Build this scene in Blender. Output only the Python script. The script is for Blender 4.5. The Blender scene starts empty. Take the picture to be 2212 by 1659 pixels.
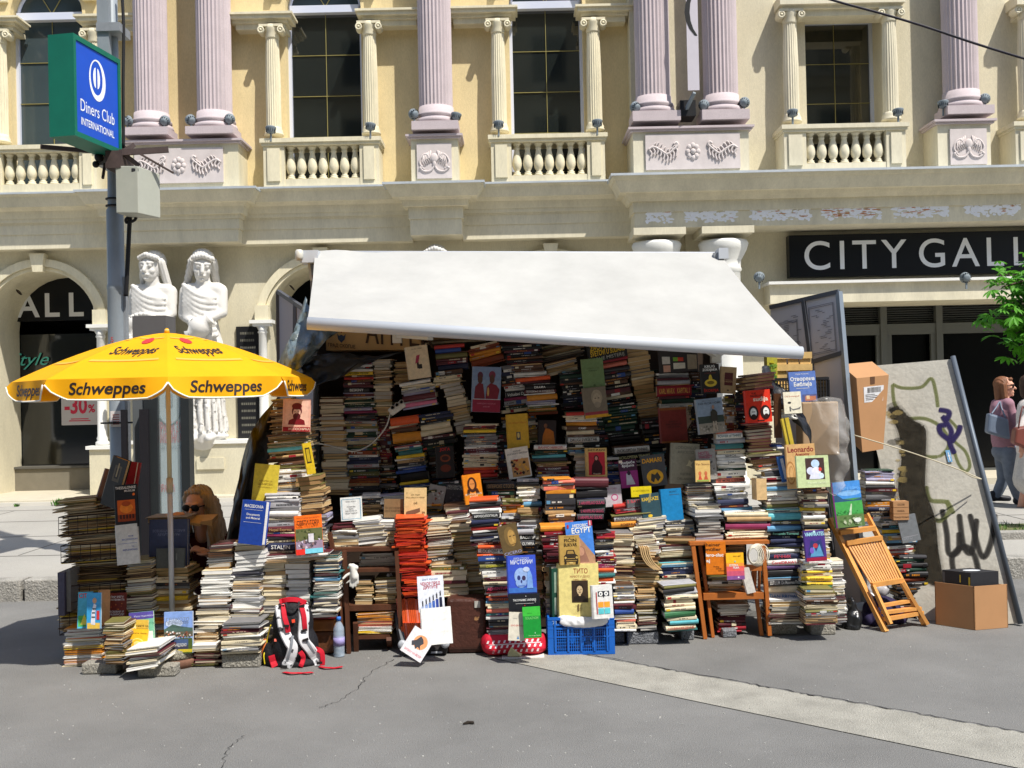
import bpy, bmesh, math, random
from mathutils import Vector, Matrix, noise
R = math.radians
C = bpy.context.scene.collection
scn = bpy.context.scene
# ---------------------------------------------------------------- camera, world, sun
F = 2200.0                      # focal length in pixels of a 2212 x 1659 picture
CAMZ = 1.6
th = math.atan(0.0218); pt = math.atan(20.5/F)
rv = Vector((math.cos(th), 0, -math.sin(th)))
fv = Vector((0, math.cos(pt), math.sin(pt)))
uv_ = rv.cross(fv).normalized(); fv = uv_.cross(rv).normalized()
cam_d = bpy.data.cameras.new('camera'); cam = bpy.data.objects.new('camera', cam_d); C.objects.link(cam)
cam.matrix_world = Matrix(((rv.x, uv_.x, -fv.x, 0), (rv.y, uv_.y, -fv.y, 0), (rv.z, uv_.z, -fv.z, CAMZ), (0, 0, 0, 1)))
cam_d.sensor_width = 36; cam_d.lens = 36*F/2212; cam_d.clip_end = 500; cam_d.clip_start = 0.05
scn.camera = cam
CP = Vector((0, 0, CAMZ))
def ray(x, y): return fv + rv*((x-1106)/F) + uv_*((829.5-y)/F)
def P(x, y, Y):
    d = ray(x, y); return CP + d*(Y/d.y)
def G(x, y, z=0.0):
    d = ray(x, y); return CP + d*((z-CAMZ)/d.z)
def GY(x, y, z=0.0): return G(x, y, z).y
SUN = Vector((0.43, -0.46, 1.0)).normalized()
w = bpy.data.worlds.new('World'); scn.world = w; w.use_nodes = True
nt = w.node_tree; bg = nt.nodes['Background']
sky = nt.nodes.new('ShaderNodeTexSky'); sky.sky_type = 'NISHITA'; sky.sun_disc = False
sky.sun_elevation = math.asin(SUN.z); sky.sun_rotation = math.atan2(SUN.x, SUN.y)
nt.links.new(sky.outputs[0], bg.inputs[0]); bg.inputs[1].default_value = 0.13
sd = bpy.data.lights.new('sun', 'SUN'); sd.energy = 4.1; sd.angle = R(0.6); sd.color = (1, 0.955, 0.88)
so = bpy.data.objects.new('sun', sd); C.objects.link(so); so.location = (5, -5, 12)
so.rotation_euler = SUN.to_track_quat('Z', 'Y').to_euler()
scn.view_settings.view_transform = 'Standard'; scn.view_settings.look = 'None'
scn.view_settings.exposure = 0.58; scn.view_settings.gamma = 1
rnd = random.Random(7)
# ---------------------------------------------------------------- materials
def lin(c):
    return tuple((v/255/12.92 if v/255 <= 0.04045 else ((v/255+0.055)/1.055)**2.4) for v in c) + (1,)
MATS = {}
def mat(name, col=(128,128,128), rough=0.8, metal=0.0, spec=0.3, var=0.0, vscale=6.0, bump=0.0, bscale=60.0, stretch=None, alpha=None, trans=0.0, fine=None, coord='pos', col2=None, thr=None, transl=0.0, ior=None):
    if name in MATS: return MATS[name]
    m = bpy.data.materials.new(name); MATS[name] = m; m.use_nodes = True
    n = m.node_tree; b = n.nodes['Principled BSDF']; L = n.links.new
    b.inputs['Base Color'].default_value = lin(col); b.inputs['Roughness'].default_value = rough
    b.inputs['Metallic'].default_value = metal; b.inputs['Specular IOR Level'].default_value = spec
    if trans: b.inputs['Transmission Weight'].default_value = trans
    if ior: b.inputs['IOR'].default_value = ior
    if alpha is not None: b.inputs['Alpha'].default_value = alpha
    src = None
    if var or bump or fine or col2:
        if coord == 'pos': g = n.nodes.new('ShaderNodeNewGeometry'); src = g.outputs['Position']
        else: g = n.nodes.new('ShaderNodeTexCoord'); src = g.outputs['Object']
        if stretch:
            mp = n.nodes.new('ShaderNodeMapping'); mp.inputs['Scale'].default_value = stretch; L(src, mp.inputs[0]); src = mp.outputs[0]
    outc = None
    if var:
        t = n.nodes.new('ShaderNodeTexNoise'); t.inputs['Scale'].default_value = vscale; t.inputs['Detail'].default_value = 8; t.inputs['Roughness'].default_value = 0.65; L(src, t.inputs['Vector'])
        mx = n.nodes.new('ShaderNodeMix'); mx.data_type = 'RGBA'
        a = lin(col)
        mx.inputs[6].default_value = tuple(v*(1-var) for v in a[:3])+(1,); mx.inputs[7].default_value = tuple(min(1, v*(1+var)) for v in a[:3])+(1,)
        rp = n.nodes.new('ShaderNodeMapRange'); rp.inputs[1].default_value = 0.3; rp.inputs[2].default_value = 0.7; L(t.outputs['Fac'], rp.inputs[0]); L(rp.outputs[0], mx.inputs[0]); outc = mx.outputs[2]
    if col2:
        t = n.nodes.new('ShaderNodeTexNoise'); t.inputs['Scale'].default_value = thr[1]; t.inputs['Detail'].default_value = 6; L(src, t.inputs['Vector'])
        rp = n.nodes.new('ShaderNodeMapRange'); rp.inputs[1].default_value = thr[0]; rp.inputs[2].default_value = thr[0]+thr[2]; L(t.outputs['Fac'], rp.inputs[0])
        mx = n.nodes.new('ShaderNodeMix'); mx.data_type = 'RGBA'; L(rp.outputs[0], mx.inputs[0])
        if outc: L(outc, mx.inputs[6])
        else: mx.inputs[6].default_value = lin(col)
        mx.inputs[7].default_value = lin(col2); outc = mx.outputs[2]
    if fine:
        t = n.nodes.new('ShaderNodeTexNoise'); t.inputs['Scale'].default_value = fine[0]; t.inputs['Detail'].default_value = 3; L(src, t.inputs['Vector'])
        rp = n.nodes.new('ShaderNodeMapRange'); rp.inputs[1].default_value = 0.35; rp.inputs[2].default_value = 0.65; rp.inputs[3].default_value = 1-fine[1]; rp.inputs[4].default_value = 1+fine[1]; L(t.outputs['Fac'], rp.inputs[0])
        vm = n.nodes.new('ShaderNodeVectorMath'); vm.operation = 'SCALE'; L(rp.outputs[0], vm.inputs['Scale'])
        if outc: L(outc, vm.inputs[0])
        else: vm.inputs[0].default_value = lin(col)[:3]
        outc = vm.outputs[0]
    if outc: L(outc, b.inputs['Base Color'])
    if bump:
        t = n.nodes.new('ShaderNodeTexNoise'); t.inputs['Scale'].default_value = bscale; t.inputs['Detail'].default_value = 4; L(src, t.inputs['Vector'])
        bp = n.nodes.new('ShaderNodeBump'); bp.inputs['Strength'].default_value = bump; bp.inputs['Distance'].default_value = 0.02; L(t.outputs['Fac'], bp.inputs['Height']); L(bp.outputs[0], b.inputs['Normal'])
    if transl:
        tr = n.nodes.new('ShaderNodeBsdfTranslucent'); ms = n.nodes.new('ShaderNodeMixShader'); ms.inputs[0].default_value = transl
        if outc: L(outc, tr.inputs[0])
        else: tr.inputs[0].default_value = lin(col)
        L(b.outputs[0], ms.inputs[1]); L(tr.outputs[0], ms.inputs[2]); L(ms.outputs[0], n.nodes['Material Output'].inputs[0])
    return m
def cm(col, rough=0.55, spec=0.35):            # plain printed / painted colour with slight variation
    return mat('ink_%d_%d_%d' % tuple(col), col, rough, spec=spec, var=0.16, vscale=45)
# ---------------------------------------------------------------- text
_tc = {}
def text2d(s, bold=0.0, shear=0.0, res=3):
    k = (s, bold, shear, res)
    if k in _tc: return _tc[k]
    cu = bpy.data.curves.new('t', 'FONT'); cu.body = s; cu.size = 1; cu.offset = bold; cu.shear = shear; cu.resolution_u = res; cu.fill_mode = 'BOTH' if False else 'FRONT'
    o = bpy.data.objects.new('t', cu); C.objects.link(o)
    dg = bpy.context.evaluated_depsgraph_get(); me = bpy.data.meshes.new_from_object(o.evaluated_get(dg))
    vs = [(v.co.x, v.co.y) for v in me.vertices]; fs = [tuple(p.vertices) for p in me.polygons]
    bpy.data.objects.remove(o); bpy.data.curves.remove(cu); bpy.data.meshes.remove(me)
    if vs:
        x0 = min(v[0] for v in vs); x1 = max(v[0] for v in vs); y0 = min(v[1] for v in vs); y1 = max(v[1] for v in vs)
        vs = [(v[0]-x0, v[1]) for v in vs]; _tc[k] = (vs, fs, x1-x0, y0, y1)
    else: _tc[k] = ([], [], 1, 0, 1)
    return _tc[k]
# ---------------------------------------------------------------- mesh builder
class MB:
    def __init__(s): s.v = []; s.f = []; s.m = []; s.mats = []; s.sm = []; s.M = Matrix.Identity(4)
    def mi(s, m):
        if m not in s.mats: s.mats.append(m)
        return s.mats.index(m)
    def add(s, vs, fs, m, smooth=False):
        b = len(s.v); k = s.mi(m)
        for p in vs: s.v.append(s.M @ Vector(p))
        for f in fs: s.f.append([b+i for i in f]); s.m.append(k); s.sm.append(smooth)
        return s
    def box(s, c, d, m, rot=None, taper=None):
        x, y, z = d[0]/2, d[1]/2, d[2]/2; vs = []
        for (a, b_, e) in ((-1,-1,-1),(1,-1,-1),(1,1,-1),(-1,1,-1),(-1,-1,1),(1,-1,1),(1,1,1),(-1,1,1)):
            t = 1.0
            if taper and e > 0: t = taper
            p = Vector((a*x*t, b_*y*t, e*z))
            if rot is not None: p = rot @ p
            vs.append(p+Vector(c))
        return s.add(vs, [(0,3,2,1),(4,5,6,7),(0,1,5,4),(1,2,6,5),(2,3,7,6),(3,0,4,7)], m)
    def bb(s, x0, x1, y0, y1, z0, z1, m): return s.box(((x0+x1)/2, (y0+y1)/2, (z0+z1)/2), (abs(x1-x0), abs(y1-y0), abs(z1-z0)), m)
    def frus(s, r0, z0, r1, z1, m):              # r=(x0,x1,y0,y1)
        vs = [(r0[0],r0[2],z0),(r0[1],r0[2],z0),(r0[1],r0[3],z0),(r0[0],r0[3],z0),(r1[0],r1[2],z1),(r1[1],r1[2],z1),(r1[1],r1[3],z1),(r1[0],r1[3],z1)]
        return s.add(vs, [(0,3,2,1),(4,5,6,7),(0,1,5,4),(1,2,6,5),(2,3,7,6),(3,0,4,7)], m)
    def tube(s, pts, r, m, n=8, closed=False, smooth=True, flat=None):
        pts = [Vector(p) for p in pts]; N = len(pts); rr = r if isinstance(r, (list, tuple)) else [r]*N
        vs = []; up = Vector((0, 0, 1)); prev = None
        for i, p in enumerate(pts):
            a = pts[(i-1) % N] if (closed or i > 0) else p; b = pts[(i+1) % N] if (closed or i < N-1) else p
            t = (b-a).normalized()
            if prev is None:
                q = up if abs(t.dot(up)) < 0.95 else Vector((1, 0, 0)); nx = t.cross(q).normalized()
            else: nx = (prev - t*prev.dot(t)).normalized()
            prev = nx; ny = t.cross(nx)
            for k in range(n):
                an = 2*math.pi*k/n; vs.append(p + nx*math.cos(an)*rr[i] + ny*math.sin(an)*rr[i]*(flat or 1))
        fs = []
        for i in range(N if closed else N-1):
            j = (i+1) % N
            for k in range(n): fs.append((i*n+k, j*n+k, j*n+(k+1) % n, i*n+(k+1) % n))
        if not closed: fs.append(tuple(range(n))); fs.append(tuple((N-1)*n+k for k in reversed(range(n))))
        return s.add(vs, fs, m, smooth)
    def bar(s, a, b, w, h, m):                   # square bar between two points
        a = Vector(a); b = Vector(b); t = (b-a); l = t.length; q = t.to_track_quat('Y', 'Z').to_matrix()
        return s.box((a+b)/2, (w, l, h), m, rot=q)
    def lathe(s, c, prof, m, n=16, flute=0, fd=0.0, smooth=True, half=False):
        vs = []; fs = []; c = Vector(c); K = len(prof)
        for i, (r, z) in enumerate(prof):
            for k in range(n):
                an = 2*math.pi*k/n; rr = r
                if flute and k % 2: rr = r*(1-fd)
                vs.append((c.x+rr*math.cos(an), c.y+rr*math.sin(an), c.z+z))
        for i in range(K-1):
            for k in range(n): fs.append((i*n+k, i*n+(k+1) % n, (i+1)*n+(k+1) % n, (i+1)*n+k))
        fs.append(tuple(reversed(range(n)))); fs.append(tuple((K-1)*n+k for k in range(n)))
        return s.add(vs, fs, m, smooth)
    def sph(s, c, r, m, n=10, k=7, rot=None):
        r = r if isinstance(r, (tuple, list)) else (r, r, r); vs = []; fs = []; c = Vector(c)
        for i in range(k+1):
            a = math.pi*i/k
            for j in range(n):
                b = 2*math.pi*j/n; p = Vector((r[0]*math.sin(a)*math.cos(b), r[1]*math.sin(a)*math.sin(b), r[2]*math.cos(a)))
                if rot is not None: p = rot @ p
                vs.append(c+p)
        for i in range(k):
            for j in range(n): fs.append((i*n+j, (i+1)*n+j, (i+1)*n+(j+1) % n, i*n+(j+1) % n))
        return s.add(vs, fs, m, True)
    def prism(s, pts, o, ux, uy, d, m):          # polygon in a plane, extruded by vector d
        o = Vector(o); ux = Vector(ux); uy = Vector(uy); d = Vector(d); n = len(pts)
        a = [o+ux*p[0]+uy*p[1] for p in pts]; vs = a+[p+d for p in a]
        fs = [tuple(range(n)), tuple(reversed(range(n, 2*n)))]+[(i, i+n, (i+1) % n+n, (i+1) % n) for i in range(n)]
        return s.add(vs, fs, m)
    def poly(s, pts, o, ux, uy, m):
        o = Vector(o); ux = Vector(ux); uy = Vector(uy); return s.add([o+ux*p[0]+uy*p[1] for p in pts], [tuple(range(len(pts)))], m)
    def text(s, t, o, ux, uy, h, m, width=None, align='c', bold=0.0, shear=0.0, fn=None, res=3):
        vs, fs, W, y0, y1 = text2d(t, bold, shear, res); k = h/0.7; kx = k
        if width: kx = width/W
        off = -W*kx/2 if align == 'c' else (0 if align == 'l' else -W*kx)
        if fn: return s.add([fn(v[0]*kx+off, v[1]*k) for v in vs], fs, m)
        o = Vector(o); ux = Vector(ux); uy = Vector(uy)
        return s.add([o+ux*(v[0]*kx+off)+uy*(v[1]*k) for v in vs], fs, m)
    def build(s, name, parent=None, recalc=False, origin=None, bevel=0):
        me = bpy.data.meshes.new(name)
        org = Vector(origin) if origin is not None else Vector((0, 0, 0))
        if parent is not None and origin is None: org = parent['_o'] and Vector(parent['_o']) if '_o' in parent.keys() else org
        me.from_pydata([v-org for v in s.v], [], s.f)
        for m in s.mats: me.materials.append(m)
        me.polygons.foreach_set('material_index', s.m); me.polygons.foreach_set('use_smooth', s.sm)
        if recalc:
            bm = bmesh.new(); bm.from_mesh(me); bmesh.ops.recalc_face_normals(bm, faces=bm.faces); bm.to_mesh(me); bm.free()
        me.update(); o = bpy.data.objects.new(name, me); C.objects.link(o)
        if parent is not None: o.parent = parent; o.location = (0, 0, 0)
        else: o.location = org; o['_o'] = list(org)
        if parent is not None: o['_o'] = list(org)
        if bevel:
            b = o.modifiers.new('bevel', 'BEVEL'); b.width = bevel; b.segments = 2; b.limit_method = 'ANGLE'
        return o
def thing(name, label, cat, loc=(0, 0, 0), group=None, kind=None):
    o = bpy.data.objects.new(name, None); C.objects.link(o); o.location = loc; o['_o'] = list(loc); o.empty_display_size = 0.1
    tag(o, label, cat, group, kind); return o
def tag(o, label=None, cat=None, group=None, kind=None):
    if label: o['label'] = label
    if cat: o['category'] = cat
    if group: o['group'] = group
    if kind: o['kind'] = kind
    return o
def remesh(name, shapes, m, voxel, parent=None, smooth=4, fn=None, origin=None, sub=0):
    """one continuous surface from capsules ('c',p0,p1,r0,r1) and ellipsoids ('e',c,(rx,ry,rz)[,rot])"""
    b = MB()
    for s in shapes:
        if s[0] == 'c':
            p0, p1, r0, r1 = Vector(s[1]), Vector(s[2]), s[3], s[4]; L = (p1-p0).length
            b.tube([p0, p1], [r0, r1], m, n=14); b.sph(p0, r0, m, 12, 8); b.sph(p1, r1, m, 12, 8)
        elif s[0] == 'e': b.sph(s[1], s[2], m, 18, 12, rot=(s[3] if len(s) > 3 else None))
    t = b.build('tmp'); bm = bmesh.new(); bm.from_mesh(t.data); bmesh.ops.recalc_face_normals(bm, faces=bm.faces); bm.to_mesh(t.data); bm.free()
    md = t.modifiers.new('r', 'REMESH'); md.mode = 'VOXEL'; md.voxel_size = voxel; md.use_smooth_shade = True
    if smooth:
        q = t.modifiers.new('s', 'SMOOTH'); q.iterations = smooth; q.factor = 0.5
    dg = bpy.context.evaluated_depsgraph_get(); me = bpy.data.meshes.new_from_object(t.evaluated_get(dg))
    bpy.data.objects.remove(t)
    if fn:
        for v in me.vertices: v.co = fn(v.co, v.normal)
    org = Vector(origin) if origin is not None else (Vector(parent['_o']) if parent is not None else Vector((0, 0, 0)))
    for v in me.vertices: v.co = v.co-org
    me.materials.clear(); me.materials.append(m)
    for p in me.polygons: p.use_smooth = True
    me.update(); o = bpy.data.objects.new(name, me); C.objects.link(o)
    if parent is not None: o.parent = parent
    else: o.location = org
    o['_o'] = list(org); return o
def bez(pts, n=8):                                # Catmull-Rom through points
    pts = [Vector(p) for p in pts]; out = []
    for i in range(len(pts)-1):
        p0 = pts[max(i-1, 0)]; p1 = pts[i]; p2 = pts[i+1]; p3 = pts[min(i+2, len(pts)-1)]
        for k in range(n):
            t = k/n; out.append(0.5*((2*p1)+(p2-p0)*t+(2*p0-5*p1+4*p2-p3)*t*t+(3*p1-p0-3*p2+p3)*t**3))
    out.append(pts[-1]); return out
# ---------------------------------------------------------------- setting: ground
asphalt = mat('asphalt', (117,116,113), 0.92, var=0.17, vscale=1.1, bump=0.5, bscale=160, fine=(230, 0.32), col2=(160,160,156), thr=(0.70, 45, 0.02))
conc = mat('pavement_concrete', (158,155,148), 0.9, var=0.09, vscale=0.8, bump=0.25, bscale=120, fine=(190, 0.14))
conc_d = mat('kerb_concrete', (150,147,140), 0.9, var=0.25, vscale=9, bump=0.7, bscale=60, fine=(150, 0.3))
aggr = mat('aggregate', (154,151,141), 0.9, var=0.2, vscale=5, bump=0.6, bscale=150, fine=(240, 0.38))
b = MB(); b.bb(-70, 70, -45, 60, -0.5, 0, asphalt); o = b.build('asphalt_road'); tag(o, kind='structure')
# raised plaza pavement behind the kerb
KH = 0.17
kl = GY(0, 1300); kr = GY(2212, 1250)
kx0 = G(0, 1300).x; kx1 = G(2212, 1250).x
def kerbY(x): return kl + (kr-kl)*(x-kx0)/(kx1-kx0)
b = MB()
b.add([(-60, kerbY(-60)+0.16, KH), (60, kerbY(60)+0.16, KH), (60, 60, KH), (-60, 60, KH), (-60, kerbY(-60)+0.16, -0.3), (60, kerbY(60)+0.16, -0.3), (60, 60, -0.3), (-60, 60, -0.3)],
      [(0,1,2,3),(7,6,5,4),(0,4,5,1),(1,5,6,2),(2,6,7,3),(3,7,4,0)], conc)
o = b.build('plaza_pavement'); tag(o, kind='structure')
b = MB(); x = -20.0
dirx = Vector((1, (kr-kl)/(kx1-kx0), 0)).normalized()
while x < 20:
    L = 0.98; c = Vector((x+L/2, kerbY(x+L/2)+0.075, (KH+0.004)/2-0.1)); q = Vector((1,0,0)).rotation_difference(dirx).to_matrix()
    b.box(c, (L-0.012, 0.16, KH+0.204), conc_d, rot=q); x += 1.0
o = b.build('kerb', bevel=0.012); tag(o, kind='structure')
# asphalt joint lines, light aggregate strip (a real sheet set in the asphalt)
def ground_poly(pts, z, m, name):
    q = [G(x_, y_) for x_, y_ in pts]; b = MB()
    vs = [(p.x, p.y, z) for p in q]; b.add(vs, [tuple(reversed(range(len(vs))))], m)
    o = b.build(name); 
    if o.data.polygons[0].normal.z < 0: o.data.flip_normals()
    tag(o, kind='structure'); return o
top = [(1180,1402),(1240,1412),(1300,1423),(1385,1438),(1475,1454),(1600,1476),(1700,1494),(1790,1510),(1950,1538),(2100,1565),(2300,1600),(2600,1653)]
bot = [(2600,1745),(2300,1682),(2150,1650),(2000,1619),(1850,1588),(1700,1557),(1560,1528),(1437,1502),(1300,1473),(1180,1447),(1100,1430),(1040,1417)]
ground_poly(top+bot, 0.004, aggr, 'aggregate_strip')
dark = mat('crack_dark', (38,38,38), 0.95)
def ribbon(pts, wd, z, m, name, jag=0.0, seed=3):
    rr = random.Random(seed); b = MB(); q = [G(x_, y_) for x_, y_ in pts]; q = bez(q, 10); L = []; Rr = []
    for i, p in enumerate(q):
        t = (q[min(i+1, len(q)-1)]-q[max(i-1, 0)]).normalized(); nn = Vector((-t.y, t.x, 0)); j = rr.uniform(-jag, jag); ww = wd*rr.uniform(0.35, 1.3)
        L.append((p.x+nn.x*(ww+j), p.y+nn.y*(ww+j), z)); Rr.append((p.x-nn.x*(ww-j), p.y-nn.y*(ww-j), z))
    n = len(q); b.add(L+Rr, [(i, i+1, n+i+1, n+i) for i in range(n-1)], m); o = b.build(name)
    if o.data.polygons[0].normal.z < 0: o.data.flip_normals()
    tag(o, kind='structure'); return o
ribbon([(1270,1415)]+top[3:], 0.006, 0.008, dark, 'asphalt_joint', 0.012)
ribbon([(850,1425),(800,1455),(770,1490),(725,1518),(690,1530)], 0.0018, 0.004, dark, 'asphalt_crack', 0.012, 5)
ribbon([(530,1590),(500,1612),(485,1640),(470,1700)], 0.0018, 0.004, dark, 'asphalt_crack', 0.012, 9)
spk = mat('road_litter', (180,178,172), 0.9)
b = MB(); rr = random.Random(11)
for i in range(170):
    x_ = rr.uniform(-50, 2260); y_ = rr.uniform(1385, 1700); p = G(x_, y_); s_ = rr.uniform(0.0012, 0.0035)
    if p.y > kerbY(p.x)-0.1: continue
    a = rr.uniform(0, 6.28); b.box((p.x, p.y, 0.002), (s_*2.6, s_*1.3, 0.004), spk, rot=Matrix.Rotation(a, 3, 'Z'))
o = b.build('grit'); tag(o, kind='stuff')
b = MB(); p = G(1560, 1508); rr = random.Random(4)
b = MB(); p = G(1000*1.0, 1567); b.prism([(0,0),(0.03,0.012),(0.055,0.004),(0.05,0.03),(0.02,0.035)], (p.x, p.y, 0.005), (1,0,0), (0,1,0), (0,0,0.006), mat('dry_leaf', (45,38,30)))
o = b.build('fallen_leaf'); tag(o, 'small dark dry leaf alone on the asphalt in the foreground', 'leaf')
# slab joints and patches of the pavement
jm = mat('pavement_joint', (105,103,98), 0.95); b = MB()
for yy in (9.6, 11.0, 12.4, 13.7): b.bb(-14, 14, yy-0.006, yy+0.006, KH, KH+0.004, jm)
for xx in range(-13, 14, 2): b.bb(xx-0.005+0.3, xx+0.005+0.3, 9.65, 13.65, KH, KH+0.003, jm)
o = b.build('pavement_joints'); tag(o, kind='structure')
# walkway step at the foot of the building
b = MB(); step = mat('step_stone', (188,180,160), 0.85, var=0.08, vscale=4, bump=0.2, fine=(150, 0.1))
b.bb(-14, 2.2, 14.35, 16.4, KH-0.05, KH+0.07, step); b.bb(-14, 2.2, 14.31, 14.35, KH-0.05, KH+0.05, mat('step_edge', (205,200,188)))
o = b.build('building_step'); tag(o, kind='structure')
grass = mat('weed_green', (70,110,38), 0.7, var=0.3, vscale=30)
def tuft(name, label, p, n, h, seed):
    rr = random.Random(seed); b = MB()
    for i in range(n):
        a = rr.uniform(0, 6.28); l = rr.uniform(0.5, 1)*h; o_ = Vector((rr.gauss(0, h*0.25), rr.gauss(0, h*0.15), 0)); d = Vector((math.cos(a)*0.55, math.sin(a)*0.55, 1)).normalized()
        t = Vector((-math.sin(a), math.cos(a), 0))*0.009; q = Vector(p)+o_
        b.add([q-t*0.5, q+t*0.5, q+d*l*0.6+t, q+d*l, q+d*l*0.6-t], [(0,1,2,3,4)], grass)
    o = b.build(name, origin=p); tag(o, label, 'weed'); return o
pp = P(123, 1066, 14.2); tuft('weed', 'bushy green weed at the step below the arched shop window', (pp.x, 14.25, KH), 60, 0.13, 1)
pp = P(33, 1066, 14.2); tuft('weed', 'low sparse weed at the step near the left edge', (pp.x, 14.25, KH), 26, 0.06, 2)
pp = P(415, 1066, 14.2); tuft('weed', 'small green weed at the foot of the statue plinth', (pp.x, 14.25, KH), 45, 0.10, 3)
# verge with a low kerb at the right
vg = MB(); a = G(2105, 1172, KH); rr = random.Random(8)
gx0, gx1, gy0, gy1 = a.x+0.2, a.x+6, a.y+0.25, a.y+0.95
vg.bb(gx0, gx1, gy0, gy1, KH, KH+0.03, mat('verge_soil', (95,98,62), 0.95, var=0.3, vscale=20))
for i in range(1500):
    q = Vector((rr.uniform(gx0, gx1), rr.uniform(gy0, gy1), KH+0.03)); h = rr.uniform(0.02, 0.06); a2 = rr.uniform(0, 6.28)
    t = Vector((math.cos(a2), math.sin(a2), 0))*0.005; d = Vector((rr.gauss(0, .3), rr.gauss(0, .3), 1))*h
    vg.add([q-t, q+t, q+d], [(0,1,2)], grass)
o = vg.build('grass_verge'); tag(o, kind='stuff')
b = MB(); b.bb(gx0-0.1, gx1, gy0-0.13, gy0-0.003, KH-0.05, KH+0.07, conc_d); b.bb(gx0-0.12, gx0-0.003, gy0, gy1, KH-0.05, KH+0.07, conc_d)
o = b.build('verge_kerb', bevel=0.01); tag(o, kind='structure')
# ---------------------------------------------------------------- building
YW = 15.2
wall_y = mat('plaster_yellow', (222,203,156), 0.9, var=0.11, vscale=2.6, stretch=(1,1,.35), bump=0.25, bscale=150, fine=(60, 0.05))
wall_g = mat('plaster_grey_beige', (210,201,174), 0.9, var=0.1, vscale=2.6, stretch=(1,1,.35), bump=0.25, bscale=150, fine=(60, 0.05))
wall_l = mat('plaster_lower', (206,198,172), 0.9, var=0.12, vscale=2.4, stretch=(1,1,.35), bump=0.25, bscale=150, fine=(60, 0.05))
trim = mat('trim_cream', (216,207,178), 0.8, var=0.13, vscale=4, stretch=(1,1,.3), fine=(50, 0.04))
trim_g = mat('trim_grey', (213,205,180), 0.8, var=0.13, vscale=3.5, stretch=(1,1,.3), fine=(50, 0.04))
relief = mat('relief_stone', (202,192,188), 0.8, var=0.1, vscale=6)
pink = mat('pink_stone', (190,177,178), 0.8, var=0.06, vscale=5, fine=(70, 0.05))
metal_edge = mat('zinc_edge', (190,196,200), 0.5, metal=0.3, var=0.1, vscale=5)
glass = mat('dark_glass', (30,34,32), 0.05, spec=0.5, ior=2.1, var=.3, vscale=.9)
door_glass = mat('door_glass', (9,10,10), 0.15, spec=0.25)
glass_b = mat('sky_reflection_glass', (62,74,78), 0.12, spec=0.6, var=0.12, vscale=0.7)  # paler blue-grey base colour stands in for sky reflected in the glass
white_f = mat('white_frame', (205,210,225), 0.5)
gold = mat('gold_bar', (150,140,84), 0.5)
whitep = mat('white_paint', (225,224,218), 0.75, var=0.05, vscale=5, bump=0.1)
BO = (0, YW, 0)
bld = thing('corner_building', 'cream classical commercial building with pink fluted columns and balustraded windows', 'building', BO)
def fb(b, x0, y0, x1, y1, Y, depth, m, grow=0):
    ym = (y0+y1)/2; xm = (x0+x1)/2
    X0 = P(x0, ym, Y).x; X1 = P(x1, ym, Y).x; Z1 = P(xm, y0, Y).z; Z0 = P(xm, y1, Y).z
    b.bb(X0, X1, Y, Y+depth, Z0, Z1, m); return X0, X1, Z0, Z1
def rect(x0, y0, x1, y1, Y):
    ym = (y0+y1)/2; xm = (x0+x1)/2
    return P(x0, ym, Y).x, P(x1, ym, Y).x, P(xm, y1, Y).z, P(xm, y0, Y).z
XB = P(1358, 200, YW).x                      # where the grey bay starts
ZE0 = P(300, 527, YW-0.25).z; ZT = 9.2
YG = YW-0.28                                  # front of grey bay wall
# window openings (x0,x1,z0,z1,arch?) in the upper floor
up = []
for (x0, y0, x1, y1, arch) in ((25,30,181,420,1),(620,14,783,412,1),(1103,5,1262,400,1),(1730,36,1896,372,0),(2236,20,2400,365,0)):
    X0, X1, Z0, Z1 = rect(x0, y0, x1, y1, YW); up.append((X0, X1, Z0, Z1, arch))
def wall_panel(b, x0, x1, z0, z1, holes, y0, y1, m):
    """wall made of blocks butted round rectangular holes; arched tops filled with wedges"""
    xs = x0
    for h in sorted(holes):
        b.bb(xs, h[0], y0, y1, z0, z1, m); top_ = h[3]; r = (h[1]-h[0])/2
        if h[2] > z0: b.bb(h[0], h[1], y0, y1, z0, h[2], m)
        if h[4]:
            cx = (h[0]+h[1])/2; n = 16
            for i in range(n):
                a0 = math.pi*i/n; a1 = math.pi*(i+1)/n
                p = [(cx+r*math.cos(a0), top_+r*math.sin(a0)), (cx+r*math.cos(a1), top_+r*math.sin(a1)), (cx+r*math.cos(a1), z1), (cx+r*math.cos(a0), z1)]
                b.add([(q[0], y0, q[1]) for q in p]+[(q[0], y1, q[1]) for q in p], [(0,1,2,3),(7,6,5,4),(0,4,5,1),(1,5,6,2),(2,6,7,3),(3,7,4,0)], m)
        else: b.bb(h[0], h[1], y0, y1, top_, z1, m)
        xs = h[1]
    b.bb(xs, x1, y0, y1, z0, z1, m)
b = MB(); wall_panel(b, -16, XB, ZE0, ZT, up[:3], YW, YW+0.4, wall_y); b.build('upper_wall', bld)
b = MB(); hs = []
for h in up[3:]: hs.append(h)
wall_panel(b, XB, 16, ZE0, ZT, hs, YG, YW+0.4, wall_g); b.build('upper_wall', bld)
idk = mat('interior_dark', (20,20,20), 1); b = MB(); b.bb(-16, 16, YW+0.41, YW+6, 3.75, ZT, idk); b.build('interior', bld)
b = MB(); b.bb(-16, 16, YW+1.6, YW+6, 0, 3.74, idk); b.build('interior', bld)
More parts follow.
